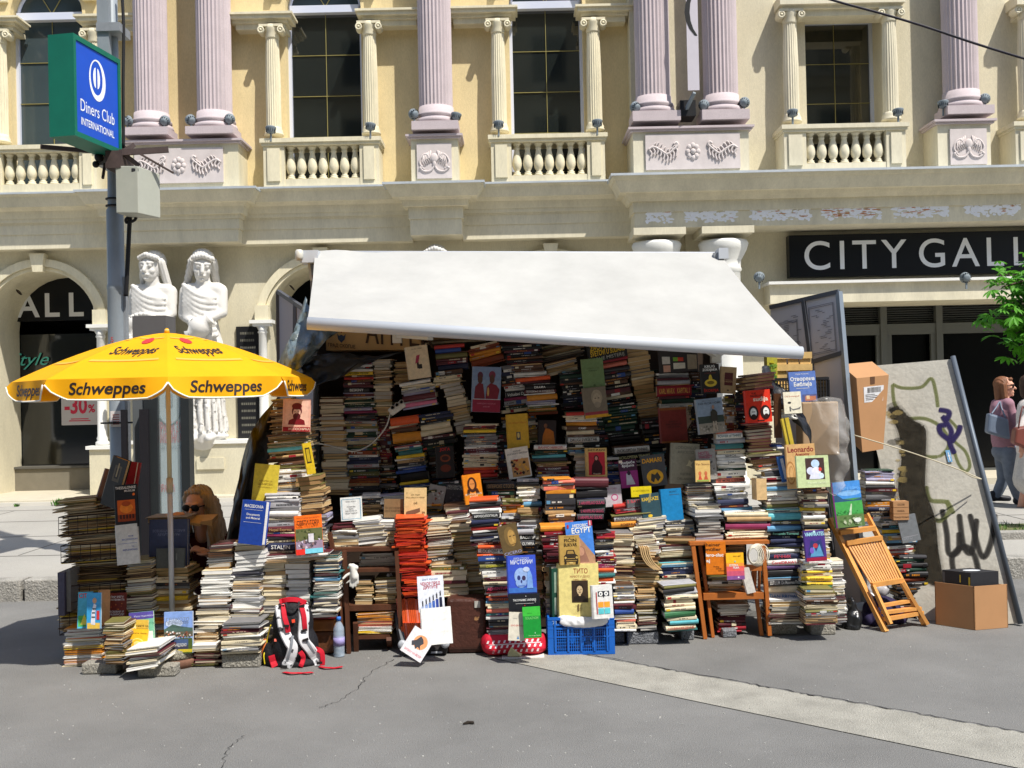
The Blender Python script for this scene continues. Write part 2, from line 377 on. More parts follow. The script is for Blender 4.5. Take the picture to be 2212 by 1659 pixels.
# windows
for i, (X0, X1, Z0, Z1, arch) in enumerate(up):
    fr = MB(); r = (X1-X0)/2; cx = (X0+X1)/2; t = 0.045; yf = YW+0.16
    fr.bb(X0, X0+t, yf, yf+0.08, Z0, Z1, white_f); fr.bb(X1-t, X1, yf, yf+0.08, Z0, Z1, white_f)
    if arch:
        fr.bb(X0+t, X1-t, yf-0.06, yf+0.08, Z1-0.05, Z1+0.06, white_f)
        fr.tube([(cx+(r-0.02)*math.cos(math.pi*k/20), yf+0.04, Z1+(r-0.02)*math.sin(math.pi*k/20)) for k in range(21)], 0.03, white_f, 6)
    else: fr.bb(X0+t, X1-t, yf, yf+0.08, Z1-0.05, Z1, white_f)
    f_ = fr.build('window', bld)
    g = MB(); gm = glass_b if i == 0 else glass
    g.bb(X0+t, X1-t, yf+0.05, yf+0.055, Z0, Z1-0.05, gm)
    if arch:
        n = 20; pts = [(X0+0.03, Z1+0.062)]+[(cx+(r-0.03)*math.cos(math.pi-math.pi*k/n), Z1+0.062+(r-0.09)*math.sin(math.pi*k/n)) for k in range(n+1)]+[(X1-0.03, Z1+0.062)]
        g.prism([(p[0], p[1]) for p in pts], (0, yf+0.05, 0), (1,0,0), (0,0,1), (0,0.004,0), glass_b)
    g.build('pane', f_)
    q = MB(); q.bb(cx-0.004, cx+0.004, yf+0.035, yf+0.048, Z0, Z1-0.05, gold)
    nz = 0; step_ = 0.62 if arch else 0.6; z = Z1-0.05-step_
    if not arch: z = Z1-0.05-0.6
    while z > Z0+0.1: q.bb(X0+t, cx-0.004, yf+0.035, yf+0.048, z-0.004, z+0.004, gold); q.bb(cx+0.004, X1-t, yf+0.035, yf+0.048, z-0.004, z+0.004, gold); z -= step_
    if arch:
        for s_ in (-1, 1): q.bar((cx, yf+0.04, Z1+0.07), (cx+s_*0.3, yf+0.04, Z1+0.07+0.5), 0.012, 0.012, gold)
    q.build('glazing_bar', f_)
# entablature above small columns (impost band) and hood of the square window
def impost(x0, y0, x1, y1):
    X0, X1, Z0, Z1 = rect(x0, y0, x1, y1, YW-0.3); b = MB(); h = Z1-Z0
    for (za, zb, pr) in ((0, 0.38, .2), (0.38, 0.6, .24), (0.6, 0.85, .3), (0.85, 1, .33)):
        b.bb(X0-(pr-.2), X1+(pr-.2), YW-pr, YW+(0.2 if za == 0 else 0.1), Z0+h*za, Z0+h*zb, trim)
    b.build('impost', bld)
for r_ in ((505,26,612,58),(786,18,898,50),(978,13,1099,45),(1262,9,1352,42),(-20,35,20,60),(178,30,284,63)): impost(*r_)
for (xa, xb_) in ((1686, 1950),(2196, 2440)):
    b = MB()
    X0, X1, Z0, Z1 = rect(xa, 3, xb_, 30, YG-0.3)
    b.bb(X0+.05, X1-.05, YG-0.24, YG+0.1, Z0, Z0+(Z1-Z0)*.5, trim_g); b.bb(X0+.02, X1-.02, YG-0.3, YG+0.1, Z0+(Z1-Z0)*.5, Z0+(Z1-Z0)*.75, trim_g); b.bb(X0-.02, X1+.02, YG-0.36, YG+0.1, Z0+(Z1-Z0)*.75, Z1+.1, trim_g); b.build('window_hood', bld)
# arch mouldings of the three arched windows
for (X0, X1, Z0, Z1, arch) in up[:3]:
    cx = (X0+X1)/2; r = (X1-X0)/2; b = MB(); n = 24
    for (ra, rb, pr) in ((r+0.02, r+0.14, .06), (r+0.145, r+0.24, .10)):
        for k in range(n):
            a0 = math.pi*k/n; a1 = math.pi*(k+1)/n; q = [(cx+ra*math.cos(a0), Z1+.18+ra*math.sin(a0)), (cx+rb*math.cos(a0), Z1+.18+rb*math.sin(a0)), (cx+rb*math.cos(a1), Z1+.18+rb*math.sin(a1)), (cx+ra*math.cos(a1), Z1+.18+ra*math.sin(a1))]
            b.add([(p[0], YW-pr, p[1]) for p in q]+[(p[0], YW+.02, p[1]) for p in q], [(0,1,2,3),(7,6,5,4),(0,4,5,1),(1,5,6,2),(2,6,7,3),(3,7,4,0)], trim)
    b.build('arch_moulding', bld, recalc=True)
# small ionic columns
def small_col(xc, yt, yb, Y, m):
    X = P(xc, (yt+yb)/2, Y).x; Zt = P(xc, yt, Y).z; Zb = P(xc, yb, Y).z; H = Zt-Zb; b = MB()
    r = 0.115
    b.lathe((X, Y, Zb), [(r*1.22,0),(r*1.22,.03),(r*1.1,.04),(r*1.16,.07),(r*1.0,.1),(r*.98,.12)], m, 24)
    b.lathe((X, Y, Zb), [(r*.96,.12),(r*.96,H*.5),(r*.82,H-.2)], m, 40, flute=1, fd=.09, smooth=False)
    b.lathe((X, Y, Zb), [(r*.86,H-.2),(r*.9,H-.18),(r*.88,H-.1),(r*1.05,H-.06),(r*1.05,H)], m, 20)
    b.bb(X-r*1.5, X+r*1.5, Y-r*1.0, Y+r, Zt-.035, Zt, m)
    for s_ in (-1, 1):
        b.M = Matrix.Translation((X+s_*r*1.25, Y-.02, Zt-.085)) @ Matrix.Rotation(R(90), 4, 'X')
        b.lathe((0,0,0), [(.05,-.09),(.055,-.07),(.05,.07),(.052,.1),(.03,.1),(.03,.085),(.018,.085),(.018,.105)], m, 14); b.M = Matrix.Identity(4)
    b.build('small_column', bld)
for a_ in ((590,57,294),(800,50,292),(1077,45,287),(1283,43,284),(0,68,310),(207,66,305)): small_col(*a_, YW-0.2, trim)
for a_ in ((1708,24,266),(1922,20,262),(2216,14,258)): small_col(*a_, YG-0.2, trim_g)
# big pink fluted columns
def big_col(x0, x1, yplin0, yplin1, Y):
    xc = (x0+x1)/2; rd = (x1-x0)/2*Y/F; X = P(xc, 120, Y).x; Zb = P(xc, yplin1, Y).z; Zp = P(xc, yplin0, Y).z; b = MB()
    b.bb(X-rd*1.36, X+rd*1.36, Y-rd*1.3, Y+rd*.6, Zb, Zp, pink)
    z = Zp-Zb
    b.lathe((X, Y, Zb), [(rd*1.25,z),(rd*1.3,z+.03),(rd*1.25,z+.07),(rd*1.12,z+.085),(rd*1.12,z+.1),(rd*1.2,z+.12),(rd*1.17,z+.15),(rd*1.05,z+.17),(rd*1.04,z+.26)], pink, 40)
    b.lathe((X, Y, Zb), [(rd*1.0,z+.26),(rd*1.0,3.4),(rd*.97,ZT-Zb)], pink, 56, flute=1, fd=.075, smooth=False)
    b.build('fluted_column', bld)
YC = YW-0.32
for a_ in ((290,361,286,302),(425,499,284,300),(903,976,273,291)): big_col(*a_, YC)
for a_ in ((1371,1446,252,273),(1518,1592,249,270),(2037,2110,240,258)): big_col(*a_, YG-0.28)
# pedestals
def ornament(b, cx, y, cz, k, m, flip=1):
    """acanthus scroll in relief"""
    def T(pts, r): b.tube([(cx+flip*p[0]*k, y-0.008, cz+p[1]*k) for p in bez([(q[0], q[1], 0) for q in pts], 5)], r*k, m, 6)
    T([(-.45,.02),(-.3,.1),(-.1,.0),(.1,-.12),(.3,.02),(.42,.14),(.38,.22),(.3,.17)], .035)
    for i in range(9):
        t = -0.42+i*.095; z0 = .1*math.sin(i*.9); T([(t,z0),(t+.06,z0-.1-.02*(i%2)),(t+.02,z0-.2-.01*i)], .028); T([(t,z0+.02),(t+.05,z0+.1),(t+.1,z0+.13)], .022)
def pedestal(x0, y0, x1, y1, yf, panel, m, orn):
    X0, X1, Z0, Z1 = rect(x0, y0, x1, y1, yf); b = MB(); h = Z1-Z0
    b.bb(X0, X1, yf, YW, Z0-.1, Z1-.06, m); b.bb(X0-.04, X1+.04, yf-.04, YW, Z1-.06, Z1-.03, pink); b.bb(X0-.07, X1+.07, yf-.07, YW, Z1-.03, Z1, pink)
    b.build('pedestal', bld)
    b = MB(); A0, A1, B0, B1 = rect(*panel, yf); b.bb(A0, A1, yf-.03, yf-.002, B0, B1, relief); y = yf-.035; cz = (B0+B1)/2; k = (B1-B0)
    if orn == 1:
        cx = (A0+A1)/2
        for s_ in (-1, 1):
            b.tube([(cx+s_*p[0]*k, y, cz+p[1]*k) for p in bez([(0,-.12,0),(.1,-.27,0),(.28,-.3,0),(.4,-.2,0),(.33,-.14,0)], 6)], .03*k, relief, 6)
            b.tube([(cx+s_*p[0]*k, y, cz+p[1]*k) for p in bez([(.3,-.24,0),(.42,-.05,0),(.36,.12,0),(.25,.2,0),(.16,.12,0),(.22,.04,0)], 6)], .028*k, relief, 6)
            for i in range(5): b.tube([(cx+s_*(.1+.05*i)*k, y, cz+(.3-.03*i)*k), (cx+s_*(.14+.05*i)*k, y, cz+(.1-.03*i)*k), (cx+s_*(.08+.05*i)*k, y, cz-(.02+.03*i)*k)], .022*k, relief, 6)
            b.sph((cx+s_*.4*k, y, cz-.2*k), .045*k, relief, 8, 5)
        b.sph((cx, y, cz+.08*k), (.12*k,.02,.14*k), relief); b.sph((cx, y, cz-.08*k), (.06*k,.02,.1*k), relief)
    else:
        k2 = k*.95
        for s_ in (-1, 1): ornament(b, (A0+A1)/2+s_*(A1-A0)*.31, y, cz+.05*k, k2, relief, flip=-s_)
        cx = (A0+A1)/2
        for i in range(8):
            a = 2*math.pi*i/8; b.sph((cx+.14*k*math.cos(a), y, cz+.17*k*math.sin(a)), (.075*k,.02,.085*k), relief, 8, 5)
        b.sph((cx, y-.01, cz), (.08*k,.03,.08*k), relief)
    b.build('relief_panel', bld)
pedestal(262, 303, 515, 400, YW-.52, (292,321,483,396), trim, 2)
pedestal(888, 291, 990, 392, YW-.52, (901,311,976,386), trim, 1)
pedestal(1368, 274, 1618, 372, YG-.5, (1394,290,1598,366), trim_g, 2)
pedestal(2026, 259, 2140, 366, YG-.5, (2051,279,2130,356), trim_g, 1)
# balustrades
def balustrade(x0, x1, yt, yb, bx0, bx1, n, yf, m):
    X0, X1, Z0, Z1 = rect(x0, yt, x1, yb, yf); b = MB(); A0 = P(bx0, (yt+yb)/2, yf).x; A1 = P(bx1, (yt+yb)/2, yf).x
    b.bb(X0, X1, yf-.05, YW-.02, Z1-.06, Z1, m); b.bb(X0+.02, X1-.02, yf-.025, YW-.02, Z1-.1, Z1-.06, m)
    par = b.build('balustrade', bld)
    for (s0, s1, p0, p1) in ((X0+.04, A0, X0+.1, A0-.06), (A1, X1-.04, A1+.06, X1-.1)): b = MB(); b.bb(s0, s1, yf, YW-.02, Z0-.1, Z1-.1, m); b.bb(p0, p1, yf-.025, yf-.0, Z0+.07, Z1-.14, m); b.build('pier', par)
    b = MB(); b.bb(A0, A1, yf+.01, yf+.3, Z0-.1, Z0+.1, m); b.build('base_rail', par)
    H = Z1-.1-(Z0+.1); 
    for i in range(n):
        b = MB(); X = A0+(A1-A0)*(i+.5)/n; k = H/0.53
        prof = [(.052,0),(.058,.02),(.052,.035),(.04,.045),(.05,.06),(.035,.07),(.03,.085),(.05,.12),(.062,.17),(.064,.21),(.058,.27),(.045,.34),(.034,.4),(.033,.43),(.042,.44),(.042,.45),(.034,.46),(.04,.49),(.056,.51),(.056,.53)]
        b.lathe((X, yf+.1, Z0+.1), [(r_*1.1, z*k) for r_, z in prof], m, 16); b.build('baluster', par)
balustrade(563, 824, 298, 400, 614, 777, 7, YW-.5, trim)
balustrade(1055, 1313, 290, 392, 1105, 1269, 7, YW-.5, trim)
balustrade(-60, 214, 314, 412, 2, 171, 7, YW-.5, trim)
balustrade(1688, 1963, 268, 366, 1742, 1915, 7, YG-.48, trim_g)
balustrade(2188, 2460, 261, 355, 2240, 2410, 7, YG-.48, trim_g)
# spotlights on the pedestals
lampm = mat('lamp_housing', (120,130,136), 0.6, metal=0.0); lampd = mat('lamp_fin', (48,54,58), 0.5)
def spot(x, y, Y, tx, ty):
    p = P(x, y, Y); b = MB(); b.bb(p.x-.012, p.x+.012, Y-.01, Y+.01, p.z-.16, p.z-.02, lampm); q = b.build('spotlight', bld)
    b = MB(); b.M = Matrix.Translation(p) @ Matrix.Rotation(R(ty), 4, 'Y') @ Matrix.Rotation(R(tx), 4, 'X')
    b.lathe((0,0,0), [(.02,-.05),(.045,-.045),(.05,-.03),(.072,.015),(.078,.03),(.078,.04),(.07,.042)], lampm, 18)
    for k in range(14):
        a = 2*math.pi*k/14; b.box((.064*math.cos(a), .064*math.sin(a), -.008), (.012, .006, .05), lampd, rot=Matrix.Rotation(a, 3, 'Z'))
    b.M = Matrix.Identity(4); b.build('lamp_head', q)
for (x, y, tx, ty) in ((275,262,-50,60),(355,262,-60,10),(413,260,-40,-50),(495,258,-60,10),(585,281,-10,0),(800,274,-10,5),(895,247,-50,-60),(985,252,-10,10),(1077,270,-10,0),(1290,267,-10,0)): spot(x, y, YW-.55, tx, ty)
for (x, y, tx, ty) in ((1374,232,-50,-50),(1520,228,-60,30),(1607,222,-60,50),(1712,245,-10,0),(1940,243,-10,0),(2037,226,-10,0),(2127,214,-60,50),(1640,600,-60,20),(2087,600,-80,0)): spot(x, y, YG-.5 if y < 400 else YW-.75, tx, ty)
# entablature: stacked mouldings; local z from photo rows (centre column values)
def Zc(yc, Y): return CAMZ+(850-yc)*Y/F
def entab(x0, x1, yedge, yfr, top, rows, name, m=trim_g, left=True, right=True):
    """rows: (yc0, yc1, proj0, proj1) proj = metres in front of yfr"""
    b = MB()
    for (c0, c1, p0, p1, mm) in rows:
        z1 = Zc(c0, yfr-p0); z0 = Zc(c1, yfr-p1)
        la0, la1 = (p0 if left else 0), (p1 if left else 0); ra0, ra1 = (p0 if right else 0), (p1 if right else 0)
        b.frus((x0-la1, x1+ra1, yfr-p1, YW+.05), z0, (x0-la0, x1+ra0, yfr-p0, YW+.05), z1, mm or m)
    return b.build(name, bld)
def rows(t0, t1, t2, t3, t4, t5, t6, pj=.30):
    return [(t0, t0+4, pj+.02, pj+.02, metal_edge), (t0+4, t0+10, pj, pj-.03, None), (t0+10, t1, pj-.035, pj-.09, None), (t1, t1+9, pj-.12, .11, None), (t1+9, t2, .10, .07, None), (t2, t3, .055, .05, None), (t3, t4, .03, .03, None), (t4, t5, .015, .015, None), (t5, t6, 0.0, 0.0, None)]
Xa, Xb_ = P(232, 460, 14.7).x, P(513, 460, 14.7).x; Xc, Xd = P(885, 470, 14.6).x, P(997, 470, 14.6).x; Xe = P(1372, 470, 14.4).x
e1 = rows(391, 424, 449, 458, 462, 484, 515)
entab(-16, Xa, 0, YW-.25, 0, e1, 'entablature', left=False, right=False)
entab(Xb_, Xc, 0, YW-.25, 0, e1, 'entablature', left=False, right=False)
entab(Xd, Xe, 0, YW-.25, 0, e1, 'entablature', left=False, right=False)
e2 = [(388,393,.35,.35,metal_edge),(393,420,.33,.24,None),(420,430,.17,.13,None),(430,447,.12,.09,None),(447,457,.05,.04,None),(457,480,.02,.02,None),(480,508,0,0,None)]
entab(Xa, Xb_, 0, YW-.48, 0, e2, 'entablature')
e2b = [(386,391,.35,.35,metal_edge),(391,419,.33,.23,None),(419,426,.17,.13,None),(426,440,.11,.09,None),(440,468,.02,.02,None),(468,503,0,0,None)]
entab(Xc, Xd, 0, YW-.55, 0, e2b, 'entablature')
peel = mat('peeling_paint', (213,206,182), 0.85, var=0.05, vscale=4, col2=(235,236,238), thr=(0.5, 6.5, 0.02))
e3 = [(378,383,.36,.36,metal_edge),(383,392,.34,.31,None),(392,420,.30,.22,None),(420,431,.15,.11,None),(431,440,.10,.06,None),(440,464,.02,.02,None),(464,499,0,0,None)]
entab(Xe, 16, 0, YW-.75, 0, e3, 'portico_entablature', right=False)
# peeling patches (flakes with own outline, 2 mm thick)
fl_w = mat('flake_white', (236,237,240), 0.8, var=0.05, vscale=30); fl_o = mat('flake_orange', (196,128,78), 0.8, var=0.1, vscale=30)
b = MB(); rr = random.Random(21); yp = YW-.75
for (xa, xb_, org) in ((1397,1452,.1),(1482,1592,.12),(1625,1752,.2),(1777,1902,.75),(1933,2050,.3),(2088,2202,.1),(2240,2360,.1)):
    n = int((xb_-xa)/2.3)
    for lay, (yA, yB) in enumerate(((460,470),(468,480),(476,486))):
        cover = [1, .95, .6][lay]
        for i in range(n):
            x_ = xa+(xb_-xa)*i/n
            if rr.random() > cover: continue
            yy = rr.uniform(yA-2, yB); xx = x_+rr.uniform(-3, 3); og_ = rr.random() < org*.4 and lay < 2; wv = rr.uniform(5, 11) if og_ else rr.uniform(3, 8); hv = rr.uniform(.7, 1.6) if og_ else rr.uniform(2, 5); p = P(xx, yy-0.0218*(xx-1650)*0+6-0.0218*(xx-1650)*.0, yp)
            z = Zc(yy-6+8, yp)
            mm = fl_o if og_ else fl_w
            k = yp/F; pts = [(math.cos(a)*wv*k*rr.uniform(.6, 1.1), math.sin(a)*hv*k*rr.uniform(.5, 1.1)) for a in [2*math.pi*j/7 for j in range(7)]]
            b.prism(pts, (p.x, yp-.002-.002*rr.random()-(.003 if mm is fl_o else 0), z), (1,0,0), (0,0,1), (0,.002,0), mm)
b.build('peeling_paint', bld, recalc=True)
# lower floor wall with arches
ZG = KH+.07
def arch_hole(xc, xl, yspring, yfloor):
    X = P(xc, yspring, YW).x; r = X-P(xl, yspring, YW).x; return (X-r, X+r, P(xc, yfloor, YW).z, P(xc, yspring, YW).z, 1)
a1 = arch_hole(92, -28, 705, 1040); a2 = arch_hole(698, 580, 690, 1040); a3 = arch_hole(1192, 1075, 680, 1040)
ZL = P(300, 524, YW-.2).z
XR = P(1690, 640, YW).x
b = MB(); wall_panel(b, -16, P(1480, 600, YW).x, ZG-.1, ZL+.05, [(a[0], a[1], ZG-.1, a[3], 1) for a in (a1, a2, a3)], YW, YW+1.0, wall_l); b.build('lower_wall', bld)
for a in (a1, a2, a3):
    cx = (a[0]+a[1])/2; r = (a[1]-a[0])/2; Z = a[3]; b = MB(); n = 28
    for (ra, rb, pr) in ((r, r+.05, .05), (r+.055, r+.17, .09)):
        for k in range(n):
            t0 = math.pi*k/n; t1 = math.pi*(k+1)/n; q = [(cx+ra*math.cos(t0), Z+ra*math.sin(t0)), (cx+rb*math.cos(t0), Z+rb*math.sin(t0)), (cx+rb*math.cos(t1), Z+rb*math.sin(t1)), (cx+ra*math.cos(t1), Z+ra*math.sin(t1))]
            b.add([(p[0], YW-pr, p[1]) for p in q]+[(p[0], YW+.02, p[1]) for p in q], [(0,1,2,3),(7,6,5,4),(0,4,5,1),(1,5,6,2),(2,6,7,3),(3,7,4,0)], trim)
    b.add([(cx-.07,YW-.14,Z+r-.03),(cx+.07,YW-.14,Z+r-.03),(cx+.11,YW-.16,Z+r+.24),(cx-.11,YW-.16,Z+r+.24),(cx-.07,YW,Z+r-.03),(cx+.07,YW,Z+r-.03),(cx+.11,YW,Z+r+.24),(cx-.11,YW,Z+r+.24)], [(0,1,2,3),(7,6,5,4),(0,4,5,1),(1,5,6,2),(2,6,7,3),(3,7,4,0)], trim)
    b.build('arch_surround', bld, recalc=True)
    for s_ in (-1, 1):
        b = MB(); xx = cx+s_*(r+.07)
        b.bb(xx-.17, xx+.17, YW-.2, YW-.002, Z-.05, Z, whitep); b.bb(xx-.13, xx+.13, YW-.17, YW-.002, Z-.09, Z-.05, whitep); b.bb(xx-.1, xx+.1, YW-.14, YW-.002, Z, Z+.22, trim)
        zb = ZG+.72
        b.lathe((xx, YW-.08, zb), [(.1,0),(.1,.05),(.075,.08),(.085,.11),(.07,.14),(.068,(Z-zb)*.5),(.058,Z-zb-.2),(.075,Z-zb-.18),(.06,Z-zb-.15),(.095,Z-zb-.09)], whitep, 18)
        b.build('arch_column', bld)
        b = MB(); b.bb(xx-.2, xx+.2, YW-.22, YW-.002, zb-.05, zb, whitep); b.bb(xx-.16, xx+.16, YW-.18, YW-.002, ZG, zb-.05, wall_l); b.build('arch_pier', bld)
# recessed shop front behind the arches
YS = YW+1.02
for a in (a1, a2, a3):
    sf = MB()
    cx = (a[0]+a[1])/2; sf.bb(a[0]-.1, a[1]+.1, YS, YS+.02, ZG+.38, a[3]-.05, mat('shop_glass', (20,24,26), .08, spec=.5, ior=1.7))
    sf.bb(a[0]-.1, a[1]+.1, YS-.25, YS+.05, ZG-.05, ZG+.34, mat('shop_plinth', (120,114,100), .8, var=.1)); sf.bb(a[0]-.1, a[1]+.1, YS-.28, YS+.05, ZG+.345, ZG+.378, mat('shop_sill', (90,88,82), .6))
    sf.bb(a[1]-.16, a[1]-.1, YS-.02, YS-.002, ZG+.38, a[3], mat('shop_mullion', (70,72,70), .5)); sf.build('shop_front', bld)
black_sign = mat('sign_black', (14,16,20), 0.35)
letter = mat('sign_letter', (222,224,226), 0.6)
gs = MB(); A0, A1, B0, B1 = rect(-60, 622, 222, 694, YS-.1); gs.bb(A0, A1, YS-.12, YS-.03, B0, B1+.55, black_sign)
for ch, xx in zip('ALLERY', (60,113,165,217,270,322)): p = P(xx, 683, YS-.13); gs.text(ch, (p.x, YS-.126, P(113,683,YS-.13).z), (1,0,0), (0,0,1), .365, letter, bold=.02)
o = gs.build('shop_sign', origin=(0, YS-.1, 2)); tag(o, 'black sign with large grey letters inside the left arch', 'sign')
for xx, yy in ((40, 632), (630, 622)):
    b = MB(); p = P(xx, yy, YW+.3); b.M = Matrix.Translation(p) @ Matrix.Rotation(R(50), 4, 'Y'); b.lathe((0,0,0), [(.05,0),(.06,.01),(.04,.02),(.0,.012)], mat('downlight', (60,50,45), .4, metal=.5), 16); b.build('downlight', bld)
# posters in the shop window
b = MB(); A0, A1, B0, B1 = rect(133, 862, 212, 918, YS-.03); b.bb(A0, A1, YS-.035, YS-.03, B0, B1+.12, mat('poster_grey', (186,182,182), .6))
red = cm((196,40,70)); c_ = (A0+A1)/2; b.text('-30', (c_-.06, YS-.038, B0+.19), (1,0,0), (0,0,1), .25, red, width=.36, bold=.03); b.text('%', (c_+.19, YS-.038, B0+.2), (1,0,0), (0,0,1), .12, red, width=.11, bold=.03)
b.bb(c_-.14, c_+.14, YS-.038, YS-.036, B0+.09, B0+.105, red); b.bb(c_-.17, c_+.17, YS-.038, YS-.036, B0+.06, B0+.075, red)
o = b.build('sale_poster', origin=(c_, YS-.04, B0)); tag(o, 'grey sale poster with a red minus thirty percent in the shop window', 'poster')
b = MB(); p = P(22, 790, YS-.03); b.text('Style', (p.x, YS-.033, p.z), (1,0,0), (0,0,1), .2, mat('neon_teal', (90,190,170), .4), align='l', shear=.4, width=.62)
o = b.build('window_lettering', origin=p); tag(o, 'thin green cursive lettering on the left shop window', 'lettering')
# plaques, plinths
gran = mat('black_granite', (34,34,36), .25, var=.1); engr = mat('engraved', (100,98,88), .6)
for (x0, y0, x1, y1) in ((512,705,562,952),):
    b = MB(); A0, A1, B0, B1 = rect(x0, y0, x1, y1, YW-.04); b.bb(A0, A1, YW-.04, YW-.002, B0, B1, gran); rr = random.Random(5)
    z = B1-.12
    while z > B0+.1:
        xx = A0+.06
        while xx < A1-.08: wv = rr.uniform(.015, .03); b.bb(xx, xx+wv, YW-.042, YW-.0405, z, z+.035, engr); xx += wv+.008
        z -= .105
    b.build('memorial_plaque', bld)
for (x0, x1) in ((282, 398), (408, 530), (892, 1012)):
    b = MB(); A0, A1, B0, B1 = rect(x0, 951, x1, 1058, YW-.5); b.bb(A0, A1, YW-.5, YW-.002, ZG-.02, B1-.05, wall_l); b.bb(A0-.03, A1+.03, YW-.53, YW-.002, B1-.05, B1, whitep); 
    b.bb(A0+.12, A1-.3, YW-.53, YW-.498, B0+.3, B1-.25, wall_l); b.build('statue_plinth', bld)
ZPL = B1 if False else rect(408, 951, 530, 1058, YW-.5)[3]
# portico columns (white) and entrance
for xc in (1421, 1566):
    X = P(xc, 560, YW-.55).x; Y = YW-.45; zt = Zc(499, YW-.75); b = MB()
    b.lathe((X, Y, ZG-.07), [(.3,0),(.3,.12),(.26,.16),(.25,.3),(.235,zt-.9-ZG),(.235,zt-.55-ZG),(.26,zt-.52-ZG),(.245,zt-.48-ZG),(.25,zt-.38-ZG),(.33,zt-.24-ZG),(.36,zt-.14-ZG),(.34,zt-.1-ZG)], whitep, 32)
    b.bb(X-.37, X+.37, Y-.36, YW, zt-.1, zt+.001, trim_g); b.build('portico_column', bld)
b = MB(); A0, A1, B0, B1 = rect(1690, 498, 2500, 612, YW-.1); 
XD = P(1480, 600, YW).x
b.bb(XD, 16, YW-.1, YW+.9, Zc(622, YW-.1), Zc(480, YW-.1), wall_l)
b.bb(P(1660,640,YW-.5).x, 16, YW-.55, YW+.9, Zc(627, YW-.5), Zc(621, YW-.5), whitep); b.bb(P(1660,640,YW-.5).x+.03, 16, YW-.48, YW+.9, Zc(668, YW-.5), Zc(627, YW-.5)-.001, trim_g)
b.bb(P(1690,900,YW).x-.6, P(1760,900,YW).x, YW-.1, YW+.9, ZG-.07, Zc(622, YW-.1), wall_l)
b.build('entrance_lintel', bld)
alu = mat('door_frame', (98,99,94), .5, metal=.2); b = MB(); YD = YW+.55
b.bb(P(1700,900,YD).x, 16, YD+.1, YD+.12, KH, Zc(640, YD), door_glass)
zt = Zc(676, YD); z2 = Zc(718, YD); z3 = Zc(741, YD); X0 = P(1760, 800, YD).x
b.bb(X0, 14, YD-.05, YD+.06, zt-.03, zt+.25, alu); b.bb(X0, 14, YD-.04, YD+.05, z3, z2, alu)
for xx in (1808, 1910, 2030, 2330): X = P(xx, 850, YD).x; b.bb(X-.05, X+.05, YD-.06, YD+.04, KH, zt-.031, alu)
for xx in (1900, 1922, 2018): X = P(xx, 850, YD).x; b.bb(X-.04, X+.04, YD-.03, YD+.03, KH, z3-.001, alu)
b.bb(X0, 14, YD-.05, YD+.05, KH, KH+.12, alu)
lou = mat('louvre', (60,62,60), .6); z = z2+.02
while z < zt-.04: b.bb(X0, 14, YD+.06, YD+.09, z, z+.02, lou); z += .035
b.build('entrance_doors', bld)
b = MB(); b.bb(P(1690,1000,14.6).x, 14, 14.4, YW+.6, KH-.02, KH+.09, step); o = b.build('entrance_step'); tag(o, kind='structure')
# CITY GALLERY sign
b = MB(); ysn = YW-.28; A0, A1, B0, B1 = rect(1705, 506, 2212, 597, ysn); A1 = A0+6.6; b.bb(A0, A1, ysn, ysn+.16, B0+.02, B1+.02, black_sign)
lz = B0+.13; lh = (B1-B0)*.68
for ch, xx in zip('CITYGALLERY', (1765,1819,1867,1931,2013,2086,2150,2208,2266,2325,2385)): b.text(ch, (P(xx,550,ysn).x, ysn-.003, lz), (1,0,0), (0,0,1), lh, letter, bold=.004, res=8)
o = b.build('gallery_sign', origin=(A0, ysn, B0)); tag(o, 'long black fascia sign with white capitals above the entrance doors', 'sign')
# banner on its bracket
b = MB(); bn = mat('banner_cloth', (196,190,196), .8, var=.04); Yb = YG-.75
p0 = P(1486, 0, Yb); p1 = P(1502, 215, Yb); 
o0 = thing('wall_banner', 'narrow pale vertical banner hanging between the paired pink columns', 'banner', (p1.x, Yb, p1.z))
b.bb(P(1484,100,Yb).x, P(1509,100,Yb).x, Yb, Yb+.01, P(1495,195,Yb).z, p0.z+1.5, bn); b.text('(', (P(1492,30,Yb).x, Yb-.003, P(1492,52,Yb).z), (1,0,0), (0,0,1), .5, cm((30,30,30)), bold=.0); b.build('banner_cloth', o0)
b = MB(); b.bar((P(1485,235,Yb).x, Yb+.3, P(1485,235,Yb).z), (P(1500,200,Yb).x, Yb, P(1500,200,Yb).z), .04, .04, lampm); A = rect(1468,218,1502,252,YG-.5); b.bb(A[0], A[1], YG-.54, YG-.5+.3, A[2], A[3], cm((20,20,22))); b.build('bracket', o0)

# building across the street, behind the camera: seen only as reflections in the panes
ob = thing('opposite_building', 'shaded stone apartment building across the road, seen only mirrored in the window panes', 'building', (0,-15,0))
om = mat('opposite_stone', (150,140,118), .9, var=.1, vscale=1); b = MB(); b.bb(-26, 26, -24, -15, 0, 23, om)
for z in (4.2, 7.8, 11.4, 15.0, 18.6, 22.4): b.bb(-26, 26, -15.001, -14.5, z, z+.35, om)
b.build('wall', ob)
for fl in range(6):
    for i in range(12):
        x = -23.8+i*4.3; z = 1.2+fl*3.6; b = MB(); b.bb(x-.75, x+.75, -15.05, -14.98, z, z+2.1, door_glass); b.build('window', ob)
        if fl and i % 2: b = MB(); b.bb(x-1.4, x+1.4, -14.98, -14.0, z-.25, z-.1, om); [b.bb(x-1.4+k*.27, x-1.28+k*.27, -14.1, -14.0, z-.1, z+.75, om) for k in range(11)]; b.bb(x-1.4, x+1.4, -14.12, -13.98, z+.75, z+.85, om); b.build('balcony', ob)
